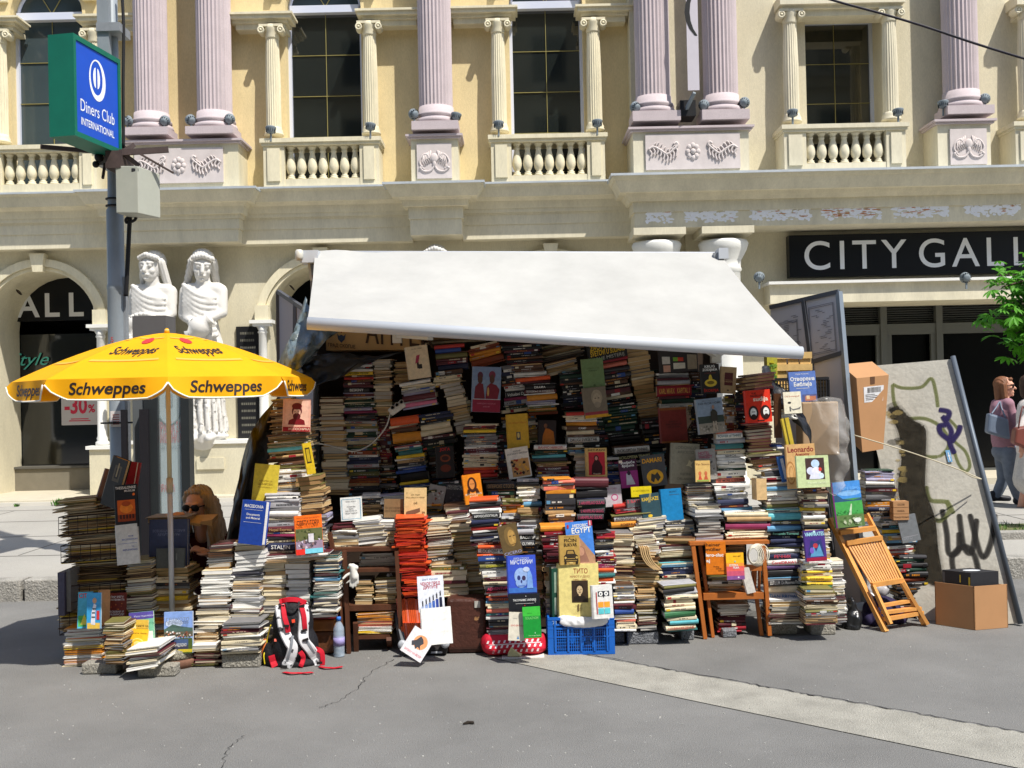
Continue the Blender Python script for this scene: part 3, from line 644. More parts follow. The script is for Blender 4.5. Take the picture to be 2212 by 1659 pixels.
# ---------------------------------------------------------------- statues
stone_w = mat('statue_white', (206,203,197), 0.8, var=0.06, vscale=4, bump=0.15, bscale=30)
def statue(xc, label, seed, hold, tilt, ybase=951, Ys=YW-.33):
    p = P(xc, ybase, Ys); o = p.copy(); z0 = rect(408, 951, 530, 1058, YW-.5)[3]; o.z = z0; o.y = Ys
    H = Zc(527, Ys)-z0; k = H
    def q(x, y, z): return (o.x+x*k*(.74 if z > .55 else .82), o.y+y*k, o.z+z*k)
    t = thing('caryatid_statue', label, 'statue', o, 'white statues along the facade')
    # robe and body : one surface
    sh = [('c', q(0,0,.03), q(0,0,.30), .105*k, .085*k), ('c', q(0,0,.3), q(0,0,.5), .085*k, .095*k), ('c', q(0,0,.5), q(0,0,.63), .095*k, .07*k),
          ('e', q(0,0,.72), (.105*k,.07*k,.11*k)), ('e', q(-.05,-.045,.735), (.045*k,.04*k,.045*k)), ('e', q(.05,-.045,.735), (.045*k,.04*k,.045*k)),
          ('c', q(-.1,0,.79), q(.1,0,.79), .042*k, .042*k), ('c', q(0,0,.8), q(0,-.01,.88), .04*k, .035*k),
          ('c', q(-.12,0,.785), q(-.135,-.02,.66), .038*k, .03*k), ('c', q(-.135,-.02,.66), q(-.04,-.1,.585+hold*.03), .03*k, .02*k),
          ('c', q(.12,0,.785), q(.135,-.02,.67), .038*k, .03*k), ('c', q(.135,-.02,.67), q(.05,-.1,.6+hold*.03), .03*k, .02*k),
          ('e', q(-.04,-.04,.3), (.06*k,.07*k,.16*k)), ('c', q(-.05,-.07,.02), q(-.05,-.12,.012), .03*k, .02*k), ('c', q(.05,-.06,.02), q(.055,-.11,.012), .03*k, .02*k),
          ('e', q(0,0,.02), (.12*k,.1*k,.022*k))]
    for i in range(15):
        a = math.pi*2*i/15+seed*.3; c_, s_ = math.cos(a), math.sin(a); sh.append(('c', q(.098*c_,.078*s_,.03), q(.074*c_+.01*math.sin(i*2),.066*s_,.5), .017*k, .009*k))
    for i in range(8):
        pa = [(-.115+.215*t,-.06-.022*math.sin(math.pi*t),.815-.022*i-(.07+.006*i)*t-(.022+.004*i)*math.sin(math.pi*t)) for t in (0,.2,.4,.6,.8,1)]
        for j in range(5): sh.append(('c', q(*pa[j]), q(*pa[j+1]), .0125*k, .0125*k))
    def folds(co, n):
        a = math.atan2(co.y-o.y, co.x-o.x); h = (co.z-o.z)/k
        if h < .56 and h > .04: 
            amp = .011*k*min(1, (.58-h)*5); co = co+n*amp*(math.sin(a*17+h*9+seed)+.5*math.sin(a*31-h*14))
        elif .62 < h < .8 and abs(co.x-o.x) < .1*k: co = co+n*.001*k*math.sin(h*60+seed)
        return co
    remesh('draped_body', sh, stone_w, .016 if xc < 900 else .035, t, 2, folds)
    # head with face
    hc = Vector(q(0, -.012, .918)); rot = Matrix.Rotation(R(tilt[2]), 3, 'Z') @ Matrix.Rotation(R(tilt[0]), 3, 'X') @ Matrix.Rotation(R(tilt[1]), 3, 'Y')
    hk = 1.22
    def hq(x, y, z): return hc+rot @ Vector((x*k*hk, y*k*hk, z*k*hk))
    s2 = [('e', hc, (.05*k,.062*k,.074*k), rot), ('e', hq(0,-.02,-.03), (.04*k,.041*k,.043*k), rot), ('c', hq(0,-.05,.008), hq(0,-.061,-.016), .008*k, .011*k),
          ('e', hq(-.018,-.044,.004), (.012*k,.01*k,.009*k)), ('e', hq(.018,-.044,.004), (.012*k,.01*k,.009*k)), ('c', hq(-.03,-.04,.017), hq(-.01,-.048,.017), .007*k, .007*k), ('c', hq(.03,-.04,.017), hq(.01,-.048,.017), .007*k, .007*k), ('e', hq(-.02,-.036,-.018), (.018*k,.016*k,.018*k)), ('e', hq(.02,-.036,-.018), (.018*k,.016*k,.018*k)), ('c', hq(-.012,-.052,-.034), hq(.012,-.052,-.034), .006*k, .006*k),
          ('e', hq(0,-.045,-.052), (.014*k,.012*k,.01*k)), ('c', hq(0,0,-.02), Vector(q(0,-.005,.82)), .033*k, .036*k)]
    remesh('head', s2, stone_w, .011, t, 4)
    s3 = [('e', hq(0,.02,.024), (.062*k,.062*k,.062*k), rot), ('c', hq(-.045,0,.02), hq(-.06,.03,-.09), .02*k, .02*k), ('c', hq(.045,0,.02), hq(.062,.03,-.09), .022*k, .02*k),
          ('c', hq(-.04,-.03,.038), hq(0,-.045,.052), .014*k, .014*k), ('c', hq(.04,-.03,.038), hq(0,-.045,.052), .014*k, .014*k), ('c', hq(.06,.03,-.09), hq(.07,.03,-.2), .02*k, .012*k), ('c', hq(-.06,.03,-.09), hq(-.065,.03,-.18), .02*k, .012*k)]
    remesh('hair', s3, stone_w, .012, t, 2, lambda co, n: co+n*.0016*k*math.sin(co.x*150+co.z*25))
    b = MB()
    if hold: # urn
        b.M = Matrix.Translation(q(.01,-.12,.585)) @ Matrix.Rotation(R(55), 4, 'Y')
        b.lathe((0,0,0), [(.01*k,-.08*k),(.03*k,-.07*k),(.022*k,-.055*k),(.05*k,-.02*k),(.055*k,.01*k),(.045*k,.04*k),(.024*k,.06*k),(.035*k,.075*k),(.03*k,.08*k)], stone_w, 22); b.M = Matrix.Identity(4)
        nm = 'urn'
    else:
        c = Vector(q(-.01,-.125,.585)); b.tube([(c.x+.075*k*math.cos(a), c.y-.01*k*math.sin(a*3), c.z+.06*k*math.sin(a)) for a in [2*math.pi*i/24 for i in range(24)]], .022*k, stone_w, 8, closed=True)
        for i in range(26):
            a = 2*math.pi*i/26; b.sph((c.x+.09*k*math.cos(a), c.y-.01*k, c.z+.075*k*math.sin(a)), (.02*k,.015*k,.014*k), stone_w, 6, 4)
        b.sph((c.x, c.y, c.z), (.05*k,.03*k,.045*k), stone_w); nm = 'wreath'
    b.build(nm, t)
    for s_ in (-1, 1):                              # hands
        hs = [('e', q(s_*.045,-.118,.59+hold*.02), (.016*k,.012*k,.02*k))]
        for f in range(4): hs.append(('c', q(s_*.045+s_*(-.01+.006*f),-.125,.585+hold*.02-.004*f), q(s_*.02+s_*(-.01+.004*f),-.143,.578+hold*.02-.009*f), .005*k, .0042*k))
        hs.append(('c', q(s_*.045,-.12,.6+hold*.02), q(s_*.025,-.135,.612+hold*.02), .0055*k, .0045*k))
        remesh('hand', hs, stone_w, .007, t, 1)
    return t
statue(337, 'white statue holding a wreath, half hidden by the grey board and yellow parasol', 1, 0, (4, 3, -14))
statue(446, 'white draped statue with bowed head clasping an urn, left of the stall', 2.4, 1, (16, 4, 16))
statue(950, 'white statue mostly hidden behind the awning, only its hair showing above the cloth', 4, 1, (5, 0, 0))
# ---------------------------------------------------------------- lamp post with box sign
galv = mat('galvanised', (150,154,158), 0.5, metal=0.35, var=0.15, vscale=9, col2=(150,95,60), thr=(0.66, 7, 0.03))
pole_p = mat('pole_paint', (140,147,152), 0.55, metal=0.1, var=0.12, vscale=7, stretch=(1,1,.4))
Yp = 8.95; pb = P(262, 1218, Yp); o = thing('utility_pole', 'tall grey steel pole with a cable box, clamped tubes and a kinked base', 'pole', (pb.x, Yp, KH))
z1 = P(246, 455, Yp).z; z2 = P(244, 350, Yp).z
b = MB(); s = F/Yp
b.lathe((pb.x, Yp, KH), [(.105,0),(.105,.03),(.078,.04),(.076,P(0,632,Yp).z-KH),(.079,P(0,630,Yp).z-KH),(.079,P(0,622,Yp).z-KH),(.074,P(0,620,Yp).z-KH),(.073,z1-KH),(.06,z1-KH+.02),(.055,z2-KH+.1),(.052,6.5)], pole_p, 24); b.build('post', o)
b = MB(); X = P(269, 800, Yp).x; b.bb(X-.034, X+.034, Yp-.03, Yp+.03, KH, P(268,598,Yp).z, galv); b.build('cable_duct', o)
b = MB(); X = P(240, 200, Yp).x; b.bb(X-.05, X+.05, Yp-.16, Yp-.1, P(240,340,Yp).z, 6.3, pole_p); b.build('square_tube', o)
blk = mat('black_rubber', (28,28,30), 0.6)
b = MB(); b.tube(bez([P(262,-40,Yp-.1), P(267,60,Yp-.1), P(266,180,Yp-.1), P(267,320,Yp-.1)]), .014, blk); b.tube(bez([P(283,455,Yp-.12), P(280,480,Yp-.12), P(276,560,Yp-.1), P(272,640,Yp-.08)]), .02, blk)
b.tube(bez([P(283,465,Yp-.12), P(294,462,Yp-.12), P(292,474,Yp-.14), P(281,480,Yp-.12)]), .013, blk); b.tube(bez([P(283,465,Yp-.12), P(272,474,Yp-.14), P(274,482,Yp-.12)]), .013, blk); b.build('cable', o)
boxm = mat('box_grey', (168,170,158), 0.55, var=.06, vscale=6); b = MB()
X0, X1, Z0, Z1 = rect(254, 362, 334, 461, Yp-.3)
xm = X0+(X1-X0)*.62; b.add([(X0,Yp-.34,Z0),(xm,Yp-.36,Z0-.01),(xm,Yp-.36,Z1),(X0,Yp-.34,Z1+.01),(X0+.03,Yp-.08,Z0),(X1,Yp-.16,Z0-.02),(X1,Yp-.16,Z1-.03),(X0+.03,Yp-.08,Z1)], [(0,1,2,3),(1,5,6,2),(5,4,7,6),(4,0,3,7),(3,2,6,7),(0,4,5,1)], boxm)
b.bb(X0+.14, X0+.2, Yp-.358, Yp-.345, Z1-.05, Z1-.015, cm((40,40,42))); b.build('junction_box', o, recalc=True, bevel=.006)
for (y, w_) in ((68,.09),(352,.09)):
    b = MB(); b.bb(P(240,y,Yp).x-.06, P(262,y,Yp).x+w_*.6, Yp-.18, Yp+.07, P(250,y+14,Yp).z, P(250,y-4,Yp).z, galv); b.build('clamp', o)
for y in (432, 447): b = MB(); z = P(246,y,Yp).z; b.lathe((pb.x, Yp, z), [(.077,0),(.077,.012)], blk, 20); b.build('clamp', o)
b = MB(); z = P(246,915,Yp).z; b.lathe((pb.x, Yp, z), [(.085,0),(.085,.02)], blk, 20); b.bb(pb.x-.12, pb.x+.2, Yp-.1, Yp-.085, z, z+.015, blk); b.build('clamp', o)
st = cm((215,205,200)); b = MB(); A = rect(238, 888, 262, 922, Yp-.09); b.bb(A[0], A[1], Yp-.082, Yp-.078, A[2], A[3], st); 
for i in range(5): b.bb(A[0]+.02, A[1]-.02, Yp-.0835, Yp-.082, A[2]+.02+i*.02, A[2]+.028+i*.02, cm((150,60,50)))
b.build('sticker', o); b = MB(); b.text('5', (P(250,735,Yp).x, Yp-.082, P(250,740,Yp).z), (1,0,0), (0,0,1), .045, cm((190,60,50))); b.build('sticker', o)
# angle-iron arms and electrical bits under the sign
rust = mat('rusty_iron', (70,58,55), .7, var=.3, vscale=12); b = MB()
for (a, c, w_) in (((88,317),(240,330),.035),((258,330),(364,323),.05),((250,338),(290,313),.04),((262,328),(300,358),.03),((300,331),(375,374),.012)):
    b.bar(P(*a, Yp-.3), P(*c, Yp-.2), .03, w_, rust)
b.bar(P(228,345,Yp-.15), P(222,385,Yp-.25), .02, .02, rust); b.sph(P(214,340,Yp-.2), .04, blk); b.sph(P(207,355,Yp-.2), .03, blk); b.build('bracket_arm', o)
b = MB(); b.M = Matrix.Translation((0, 0, 0)); b.bb(pb.x-.04, pb.x+.09, Yp-.12, Yp+.08, z2-.02, z2+.15, rust); b.build('bracket_socket', o)
# box sign (solid between two 3D faces). Front face runs away from the camera to the right
sg = thing('lightbox_sign', 'blue and green illuminated card sign mounted on the grey pole', 'sign', P(250, 335, Yp-.2))
A0 = P(151, 42, 7.9); A1 = P(151, 290, 7.9); B0 = P(256, 130, 8.8); B1 = P(256, 335, 8.8)
A0 = P(154, 75, 7.95); 
zt_ = (P(154,78,7.9).z+P(255,137,8.85).z)/2; 
TL = P(156, 75, 8.1); BL = Vector((TL.x, TL.y, P(150,290,8.1).z)); Yr = 8.15
TR = P(255, 135, Yr); TR.z = TL.z; 
# choose the far depth so that the level top edge lands on the photo row
for k_ in range(60):
    TR = P(255, 131, Yr); 
    if TR.z < TL.z: Yr += .02
    else: break
TR.z = TL.z; BR = Vector((TR.x, TR.y, BL.z))
ux = (TR-TL); Wd = ux.length; ux.normalize(); uz = Vector((0,0,1)); nrm = ux.cross(uz); nrm = nrm if nrm.dot(CP-TL) > 0 else -nrm
Hd = TL.z-BL.z; th_ = (P(158,77,8.1)-P(102,70,8.1)).length*.93
back = -nrm*th_
grn = mat('sign_green', (16,104,84), .5, var=.08); blu = mat('sign_blue', (28,80,190), .4, var=.05); wht = cm((235,238,242))
b = MB(); b.prism([(0,0),(Wd,0),(Wd,Hd),(0,Hd)], BL, ux, uz, back, grn)
for (u0, u1, v0, v1) in ((-.01,Wd+.01,-.012,.03),(-.01,Wd+.01,Hd-.03,Hd+.012),(-.01,.025,.03,Hd-.03),(Wd-.025,Wd+.01,.03,Hd-.03)):
    b.prism([(u0,v0),(u1,v0),(u1,v1),(u0,v1)], BL+nrm*.015, ux, uz, back*1.0-nrm*.03, grn)
b.build('sign_case', sg, recalc=True)
b = MB(); b.prism([(.026,.031),(Wd-.026,.031),(Wd-.026,Hd-.031),(.026,Hd-.031)], BL+nrm*.006, ux, uz, -nrm*.005, blu)
o_ = BL+nrm*.008; cx = Wd*.5; cy = Hd*.66
n = 48; ro = Hd*.215; Rx = Wd*.18; ring = []
for i in range(n): a = 2*math.pi*i/n; ring.append(((cx+Rx*math.cos(a), cy+ro*math.sin(a)), (cx-.10*Rx+Rx*.72*math.cos(a), cy+.02*Hd+ro*.82*math.sin(a))))
vs = [o_+ux*p[0][0]+uz*p[0][1] for p in ring]+[o_+ux*p[1][0]+uz*p[1][1] for p in ring]
b.add(vs, [(i, (i+1) % n, n+(i+1) % n, n+i) for i in range(n)], wht)
for s_ in (-1, 1):
    pts = [(cx-.1*Rx+s_*(Rx*.1+Rx*.32*max(0, math.cos(t))), cy+.02*Hd+ro*.5*math.sin(t)) for t in [-math.pi/2+math.pi*i/10 for i in range(11)]]
    b.poly(pts if s_ > 0 else pts[::-1], o_, ux, uz, wht)
b.text('Diners Club', o_+ux*(Wd*.5)+uz*(Hd*.27), ux, uz, Hd*.125, wht, width=Wd*.74)
b.text('INTERNATIONAL', o_+ux*(Wd*.5)+uz*(Hd*.13), ux, uz, Hd*.075, wht, width=Wd*.72, bold=.01)
b.build('sign_face', sg)
b = MB(); q = BL+ux*(Wd-.1); b.bb(q.x-.05, q.x+.08, q.y-.05, q.y+.25, BL.z-.16, BL.z-.012, rust); b.build('mount', sg)
# overhead cable
o = MB(); pts = [P(1778,-6,9.5), P(1900,28,9.5), P(2000,58,9.5), P(2110,95,9.5), P(2230,132,9.5), P(2500,215,9.5)]; pts.insert(0, P(1500,-95,9.5)); o.tube(bez(pts), .012, mat('cable_black', (30,26,40), .5)); q = o.build('overhead_cable', origin=pts[1]); tag(q, 'thin black cable sagging across the top right corner', 'cable')
# ---------------------------------------------------------------- glass display case (advertising case) behind the lady
dk = mat('anthracite', (40,44,46), .5, var=.08); yk = 8.45
o = thing('display_case', 'dark steel framed glass poster case standing on the pavement beside the pole', 'display case', (P(345,1200,yk).x, yk, KH))
def kb(b, x0, y0, x1, y1, Y0, dep, m): X0, X1, Z0, Z1 = rect(x0, y0, x1, y1, Y0); b.bb(X0, X1, Y0, Y0+dep, Z0, Z1, m)
b = MB(); kb(b, 288, 735, 312, 1245, yk, .1, mat('case_grey', (92,96,98), .5)); kb(b, 312.5, 735, 341, 1245, yk-.02, .16, dk); kb(b, 392, 760, 410, 1245, yk, .12, dk); kb(b, 341.5, 740, 391.5, 762, yk, .1, dk); kb(b, 341.5, 1200, 391.5, 1250, yk, .1, dk); b.build('frame', o)
b = MB(); kb(b, 286, 682, 358, 735, yk-.05, .25, mat('cap_grey', (92,90,90), .5, var=.06)); b.build('top_cap', o)
b = MB(); kb(b, 341, 762, 392.5, 1200, yk+.05, .01, mat('poster_pale', (172,186,192), .5, var=.05, vscale=3)); yy = yk+.045
rd = cm((196,90,100)); z = lambda y: P(366, y, yy).z; Xc_ = P(367, 950, yy).x
b.tube([(Xc_+.1*math.cos(a), yy, P(366,873,yy).z+.17*math.sin(a)) for a in [2*math.pi*i/28 for i in range(28)]], .008, cm((110,125,130)), 5, closed=True)
b.bb(Xc_-.03, Xc_+.03, yy-.002, yy, P(366,873,yy).z-.02, P(366,873,yy).z+.09, cm((120,132,138)))
b.text('ПРАВДА ЗА', (Xc_, yy-.002, z(934)), (1,0,0), (0,0,1), .085, rd, width=.195, bold=.02); b.text('МАКЕДОНИЈА', (Xc_, yy-.002, z(956)), (1,0,0), (0,0,1), .075, rd, width=.195, bold=.02)
b.text('НОВИ МОЖНОСТИ', (Xc_, yy-.002, z(970)), (1,0,0), (0,0,1), .03, cm((110,125,135)), width=.19)
b.text('ПРАВДА', (Xc_-.03, yy-.002, z(1062)), (1,0,0), (0,0,1), .06, rd, width=.13, bold=.02); b.build('poster', o)
b = MB(); kb(b, 341.5, 762, 391.5, 1200, yk+.02, .004, mat('clear_pane', (190,205,205), .05, spec=.5, alpha=.18)); b.build('pane', o)
# black post and plain board beside it
b = MB(); a = P(268, 885, 8.4); b.bb(a.x-.022, a.x+.022, 8.38, 8.42, KH, a.z, cm((26,24,28))); b.bb(a.x+.13, a.x+.2, 8.38, 8.42, KH, a.z, cm((30,28,32))); q = b.build('iron_post', origin=(a.x, 8.4, KH)); tag(q, 'black iron double post tied to the grey pole', 'post')
# ---------------------------------------------------------------- parasol
yel = mat('parasol_yellow', (244,176,4), .75, var=.05, vscale=5, bump=.08, bscale=300, transl=.22)
yel2 = mat('parasol_stripe', (232,184,80), .75, transl=.2); ink = cm((40,32,30)); crim = cm((205,50,50)); whe = mat('piping_white', (238,236,225), .7)
YU = 6.35; uc = P(363, 850, YU); apex = P(363, 719, YU); RU = .885; zr = P(363, 829, 5.3).z
zr = 1.6+(866-813)*5.45/F
po = GY(368, 1425)
uo = thing('parasol', 'open yellow beach parasol with dark script lettering shading the left piles', 'parasol', (uc.x, YU, 0.1))
def vert(k): a = math.atan2(-YU, -uc.x)+k*math.pi/4; return Vector((uc.x+RU*math.cos(a), YU+RU*math.sin(a), zr))
def canopy(k, u, v, off=0.0):
    """panel k between ribs k,k+1; u across 0..1, v 0 apex .. 1 rim"""
    A, B = vert(k), vert(k+1); h = apex.z-zr
    e = A.lerp(B, u); c = Vector((uc.x, YU, 0)); p = c.lerp(Vector((e.x, e.y, 0)), v)
    sag = 4*u*(1-u)*.035*v
    p.z = zr+h*(1-v**1.55)-sag*.8 if v < 1 else zr
    p.z = zr+h*(1-v**1.5)-sag*(1-v)*1.2
    if off:
        n_ = Vector((e.x-uc.x, e.y-YU, .9)).normalized(); p = p+n_*off
    return p
b = MB(); NU, NV = 10, 12
for k in range(8):
    vs = [canopy(k, i/NU, j/NV) for j in range(NV+1) for i in range(NU+1)]; fs = []
    for j in range(NV):
        for i in range(NU): q = j*(NU+1)+i; fs.append((q, q+NU+1, q+NU+2, q+1) if j else (q, q+NU+1, q+NU+2, q+1))
    b.add(vs, fs, yel, True)
b.build('canopy', uo)
def valp(k, u, t, off=0):                          # valance point; t 0 top..1 bottom
    A, B = vert(k), vert(k+1); e = A.lerp(B, u); out = Vector((e.x-uc.x, e.y-YU, 0)).normalized()
    d = min(u, 1-u); L = .03+.078*min(1, (d/.16))**.55 + .01*math.sin(u*math.pi)
    wav = .016*math.sin(u*math.pi*4+k*1.3)
    return Vector((e.x, e.y, e.z-L*t))+out*(wav*t+.012*t+off)
vl = MB(); tr = MB(); NV2 = 24
for k in range(8):
    vs = [valp(k, i/NV2, j/3) for j in range(4) for i in range(NV2+1)]
    fs = [(j*(NV2+1)+i, (j+1)*(NV2+1)+i, (j+1)*(NV2+1)+i+1, j*(NV2+1)+i+1) for j in range(3) for i in range(NV2)]
    vl.add(vs, fs, yel, True); tr.tube([valp(k, i/NV2, 1.0) for i in range(NV2+1)], .0045, whe, 5)
    Lk = (vert(k+1)-vert(k)).length
    if k in (0, 7, 6, 1, 2, 5):
        def fn(x, y, k=k, Lk=Lk): u = .5+x/Lk; A = valp(k, u, 0, .002); Bq = valp(k, u, 1, .002); L_ = A.z-Bq.z; t = (0.085-y)/max(L_, .02); return valp(k, u, t, .002)
        vl.text('Schweppes', None, None, None, .064, ink, width=Lk*.64, shear=.15, fn=fn, bold=.022, res=5)
vl.build('valance', uo); tr.build('valance_piping', uo)
pr = MB()
for k in (7, 0, 6, 1):
    Lk = (vert(k+1)-vert(k)).length
    if k in (7, 0):
        def fn(x, y, k=k, Lk=Lk): v = .62-y/RU*.95; return canopy(k, .5+x/(Lk*v), v, .003)
        pr.text('Schweppes', None, None, None, .13, ink, width=Lk*.40, shear=.2, fn=fn, bold=.02)
        pr.add([canopy(k, .5+.13*math.cos(a), .33+.075*math.sin(a), .005) for a in [2*math.pi*i/20 for i in range(20)]], [tuple(range(20))], crim)
    for (v0, v1) in ((.25, .28), (.72, .75)):
        pr.add([canopy(k, i/8*.8+.1, v, .004) for v in (v0, v1) for i in range(9)], [(i, i+9, i+10, i+1) for i in range(8)], yel2)
pr.build('canopy_print', uo)
b = MB(); mp = mat('parasol_pole', (196,198,200), .45, metal=.2)
pbase = Vector((P(368, 1330, YU).x, YU, .06)); px_ = uc.x
b.lathe((px_, YU, .05), [(.0165,0),(.0165,1.02)], mp, 14); b.build('lower_pole', uo)
b = MB(); b.lathe((px_, YU, 1.07), [(.014,0),(.014,apex.z-1.05)], mat('parasol_pole_wood', (206,190,150), .5), 14); b.lathe((px_, YU, 1.03), [(.02,0),(.02,.09)], mat('collar_beige', (190,172,140), .5), 14); b.build('upper_pole', uo)
b = MB()
for k in range(8): b.tube([canopy(k, 0, v/10, -.008) for v in range(11)], .004, mp, 5); b.tube([Vector((px_, YU, apex.z-.3)), canopy(k, 0, .55, -.012)], .004, mp, 5)
b.lathe((px_, YU, apex.z-.005), [(.02,0),(.012,.03),(.0,.035)], yel, 10); b.build('ribs', uo)
b = MB(); bp_ = G(384, 1434); b.lathe((px_+.03, YU-.1, 0.0), [(.2,0),(.205,.035),(.2,.05)], mat('rusty_rim', (110,78,62), .8, var=.3, vscale=20), 28); b.lathe((px_+.03, YU-.1, .05), [(.19,0),(.18,.05),(.13,.075),(.03,.08)], mat('pebble_concrete', (142,138,122), .9, var=.1, bump=.8, bscale=90, fine=(110, .45)), 28); b.build('base', uo)
# ---------------------------------------------------------------- stall shell : counter, back board, awning
bldk = mat('dark_wood', (52,40,30), .8, var=.3, vscale=8); tarp_k = mat('black_tarp', (32,33,36), .35, spec=.5, var=.2, vscale=6, bump=.6, bscale=9)
stl = thing('book_stall', 'improvised street book stall with a tilted white awning and dark shelving', 'stall', (P(1200,1300,7.2).x, 7.2, 0))
b = MB()
YC1, YB1 = 7.25, 6.85                      # front faces of the back and middle tiers
xl, xr_ = P(690, 1100, 7.6).x, P(1600, 1100, 7.6).x
b.bb(xl, P(1545,600,7.65).x, 7.62, 7.68, 0, P(1100,560,7.65).z, bldk); b.build('back_board', stl)  # board carried up to the roller to deepen the shade inside the stall
b = MB(); b.bb(xl-.15, xr_-.05, YC1-.03, 7.6, .02, P(1100,1105,YC1).z, bldk); b.bb(P(715,1100,YB1).x, P(1560,1100,YB1).x, YB1+.05, YC1-.04, .02, P(1100,1150,YB1).z, bldk); b.build('counter', stl)
b = MB()
for (x_, y_) in ((xl+.0, 7.55), (P(1548,600,7.55).x, 7.55)): b = MB(); b.bb(x_-.02, x_+.02, y_-.02, y_+.02, 0, P(680,545,7.6).z if x_ < 0 else P(1555,548,7.6).z, galv); b.build('frame_post', stl)
b = b
awm = mat('awning_cloth', (176,175,170), .8, var=.09, vscale=2.2, bump=.12, bscale=12, transl=.05); wal = mat('white_aluminium', (186,190,196), .35, spec=.5)
YBk, YFl, YFr = 7.6, 6.25, 6.42
TLp, TRp = P(681, 543, YBk), P(1553, 546, YBk); BLp, BRp = P(665, 688, YFl), P(1731, 752, YFr)
b = MB(); NU, NV = 40, 14; vs = []
for j in range(NV+1):
    for i in range(NU+1):
        u, v = i/NU, j/NV; p = TLp.lerp(TRp, u).lerp(BLp.lerp(BRp, u), v)
        sg_ = .05*math.sin(math.pi*v)*(.6+.4*math.sin(u*3.1)); wr = .012*math.exp(-((u-.06)*9)**2)*math.sin(v*13+u*30)+.008*math.sin((u*2+v)*9)*v*(1-v)*2+.004*math.sin(u*40+v*9)*math.sin(math.pi*v)+.006*noise.noise(Vector((u*7, v*3, 2)))*math.sin(math.pi*v)
        vs.append(p+Vector((0, 0, -sg_+wr)))
b.add(vs, [(j*(NU+1)+i, (j+1)*(NU+1)+i, (j+1)*(NU+1)+i+1, j*(NU+1)+i+1) for j in range(NV) for i in range(NU)], awm, True)
for uu in ():
    b.tube([TLp.lerp(TRp, uu).lerp(BLp.lerp(BRp, uu+.01), v/14)+Vector((0,0,-.05*math.sin(math.pi*v/14)*(.6+.4*math.sin(uu*3.1))+.003)) for v in range(15)], .0015, mat('awning_seam', (160,158,152), .8), 5)
b.build('awning_cloth', stl)
b = MB(); b.tube([BLp+Vector((0,-.01,-.03)), BRp+Vector((0,-.01,-.03))], .040, wal, 20); b.build('front_bar', stl)
b = MB(); b.tube([TLp+Vector((-.03,.03,-.02)), TRp+Vector((.03,.03,-.02))], .03, wal, 14); b.build('roller', stl)
arm = mat('arm_white', (205,202,190), .5, metal=.1)
for (a, c, e) in ((P(860,700,7.5), P(858,722,6.95), P(930,727,6.35)), (P(1600,735,7.5), P(1545,765,6.9), P(1500,738,6.45))):
    b = MB(); b.bar(a, c, .04, .05, arm); b.bar(c, e, .035, .045, arm); b.bb(c.x-.03, c.x+.03, c.y-.03, c.y+.03, c.z-.06, c.z+.05, arm); b.build('folding_arm', stl)
b = MB(); q = P(666, 560, 7.5); b.bb(q.x-.05, q.x+.08, 7.45, 7.6, q.z-.03, q.z+.06, wal); b.lathe((q.x-.05, 7.42, q.z-.02), [(.02,0),(.03,.02),(.03,.07),(.02,.08)], arm, 10); b.bar(q, q+Vector((.02,0,-.16)), .015, .015, arm); b.bar(q+Vector((.07,0,.02)), q+Vector((.05,0,-.14)), .02, .02, arm)
b.build('roller_bracket', stl); b = MB(); q = P(1556, 552, 7.55); b.bb(q.x-.02, q.x+.05, 7.5, 7.62, q.z-.03, q.z+.05, wal); b.build('roller_bracket', stl)
def quad(b, TL, TR, BR, BL, t, m):
    n = (TR-TL).cross(BL-TL).normalized(); n = n if n.y > 0 else -n; d = n*t
    return b.add([TL, TR, BR, BL, TL+d, TR+d, BR+d, BL+d], [(3,2,1,0),(4,5,6,7),(0,1,5,4),(1,2,6,5),(2,3,7,6),(3,0,4,7)], m)
def bil(TL, TR, BR, BL, u, v): return TL.lerp(TR, u).lerp(BL.lerp(BR, u), v)
def sub(b, Q, u0, v0, u1, v1, m, off=.004, t=.002):
    n = (Q[1]-Q[0]).cross(Q[3]-Q[0]).normalized(); n = -n if n.y > 0 else n
    return quad(b, *[bil(*Q, u, v)+n*off for u, v in ((u0,v0),(u1,v0),(u1,v1),(u0,v1))], t, m)
def stroke(b, Q, pts, w_, m, off=.004, n=10):
    """flat paint stroke following (u,v) points on a panel"""
    nn = (Q[1]-Q[0]).cross(Q[3]-Q[0]).normalized(); nn = -nn if nn.y > 0 else nn
    c = bez([bil(*Q, p[0], p[1]) for p in pts], n); L = []; R_ = []
    for i, p in enumerate(c):
        t = (c[min(i+1, len(c)-1)]-c[max(i-1, 0)]).normalized(); s_ = t.cross(nn).normalized()*w_/2*(.6 if i in (0, len(c)-1) else 1); L.append(p+s_+nn*off); R_.append(p-s_+nn*off)
    k = len(c); b.add(L+R_, [(i, i+1, k+i+1, k+i) for i in range(k-1)], m, False)
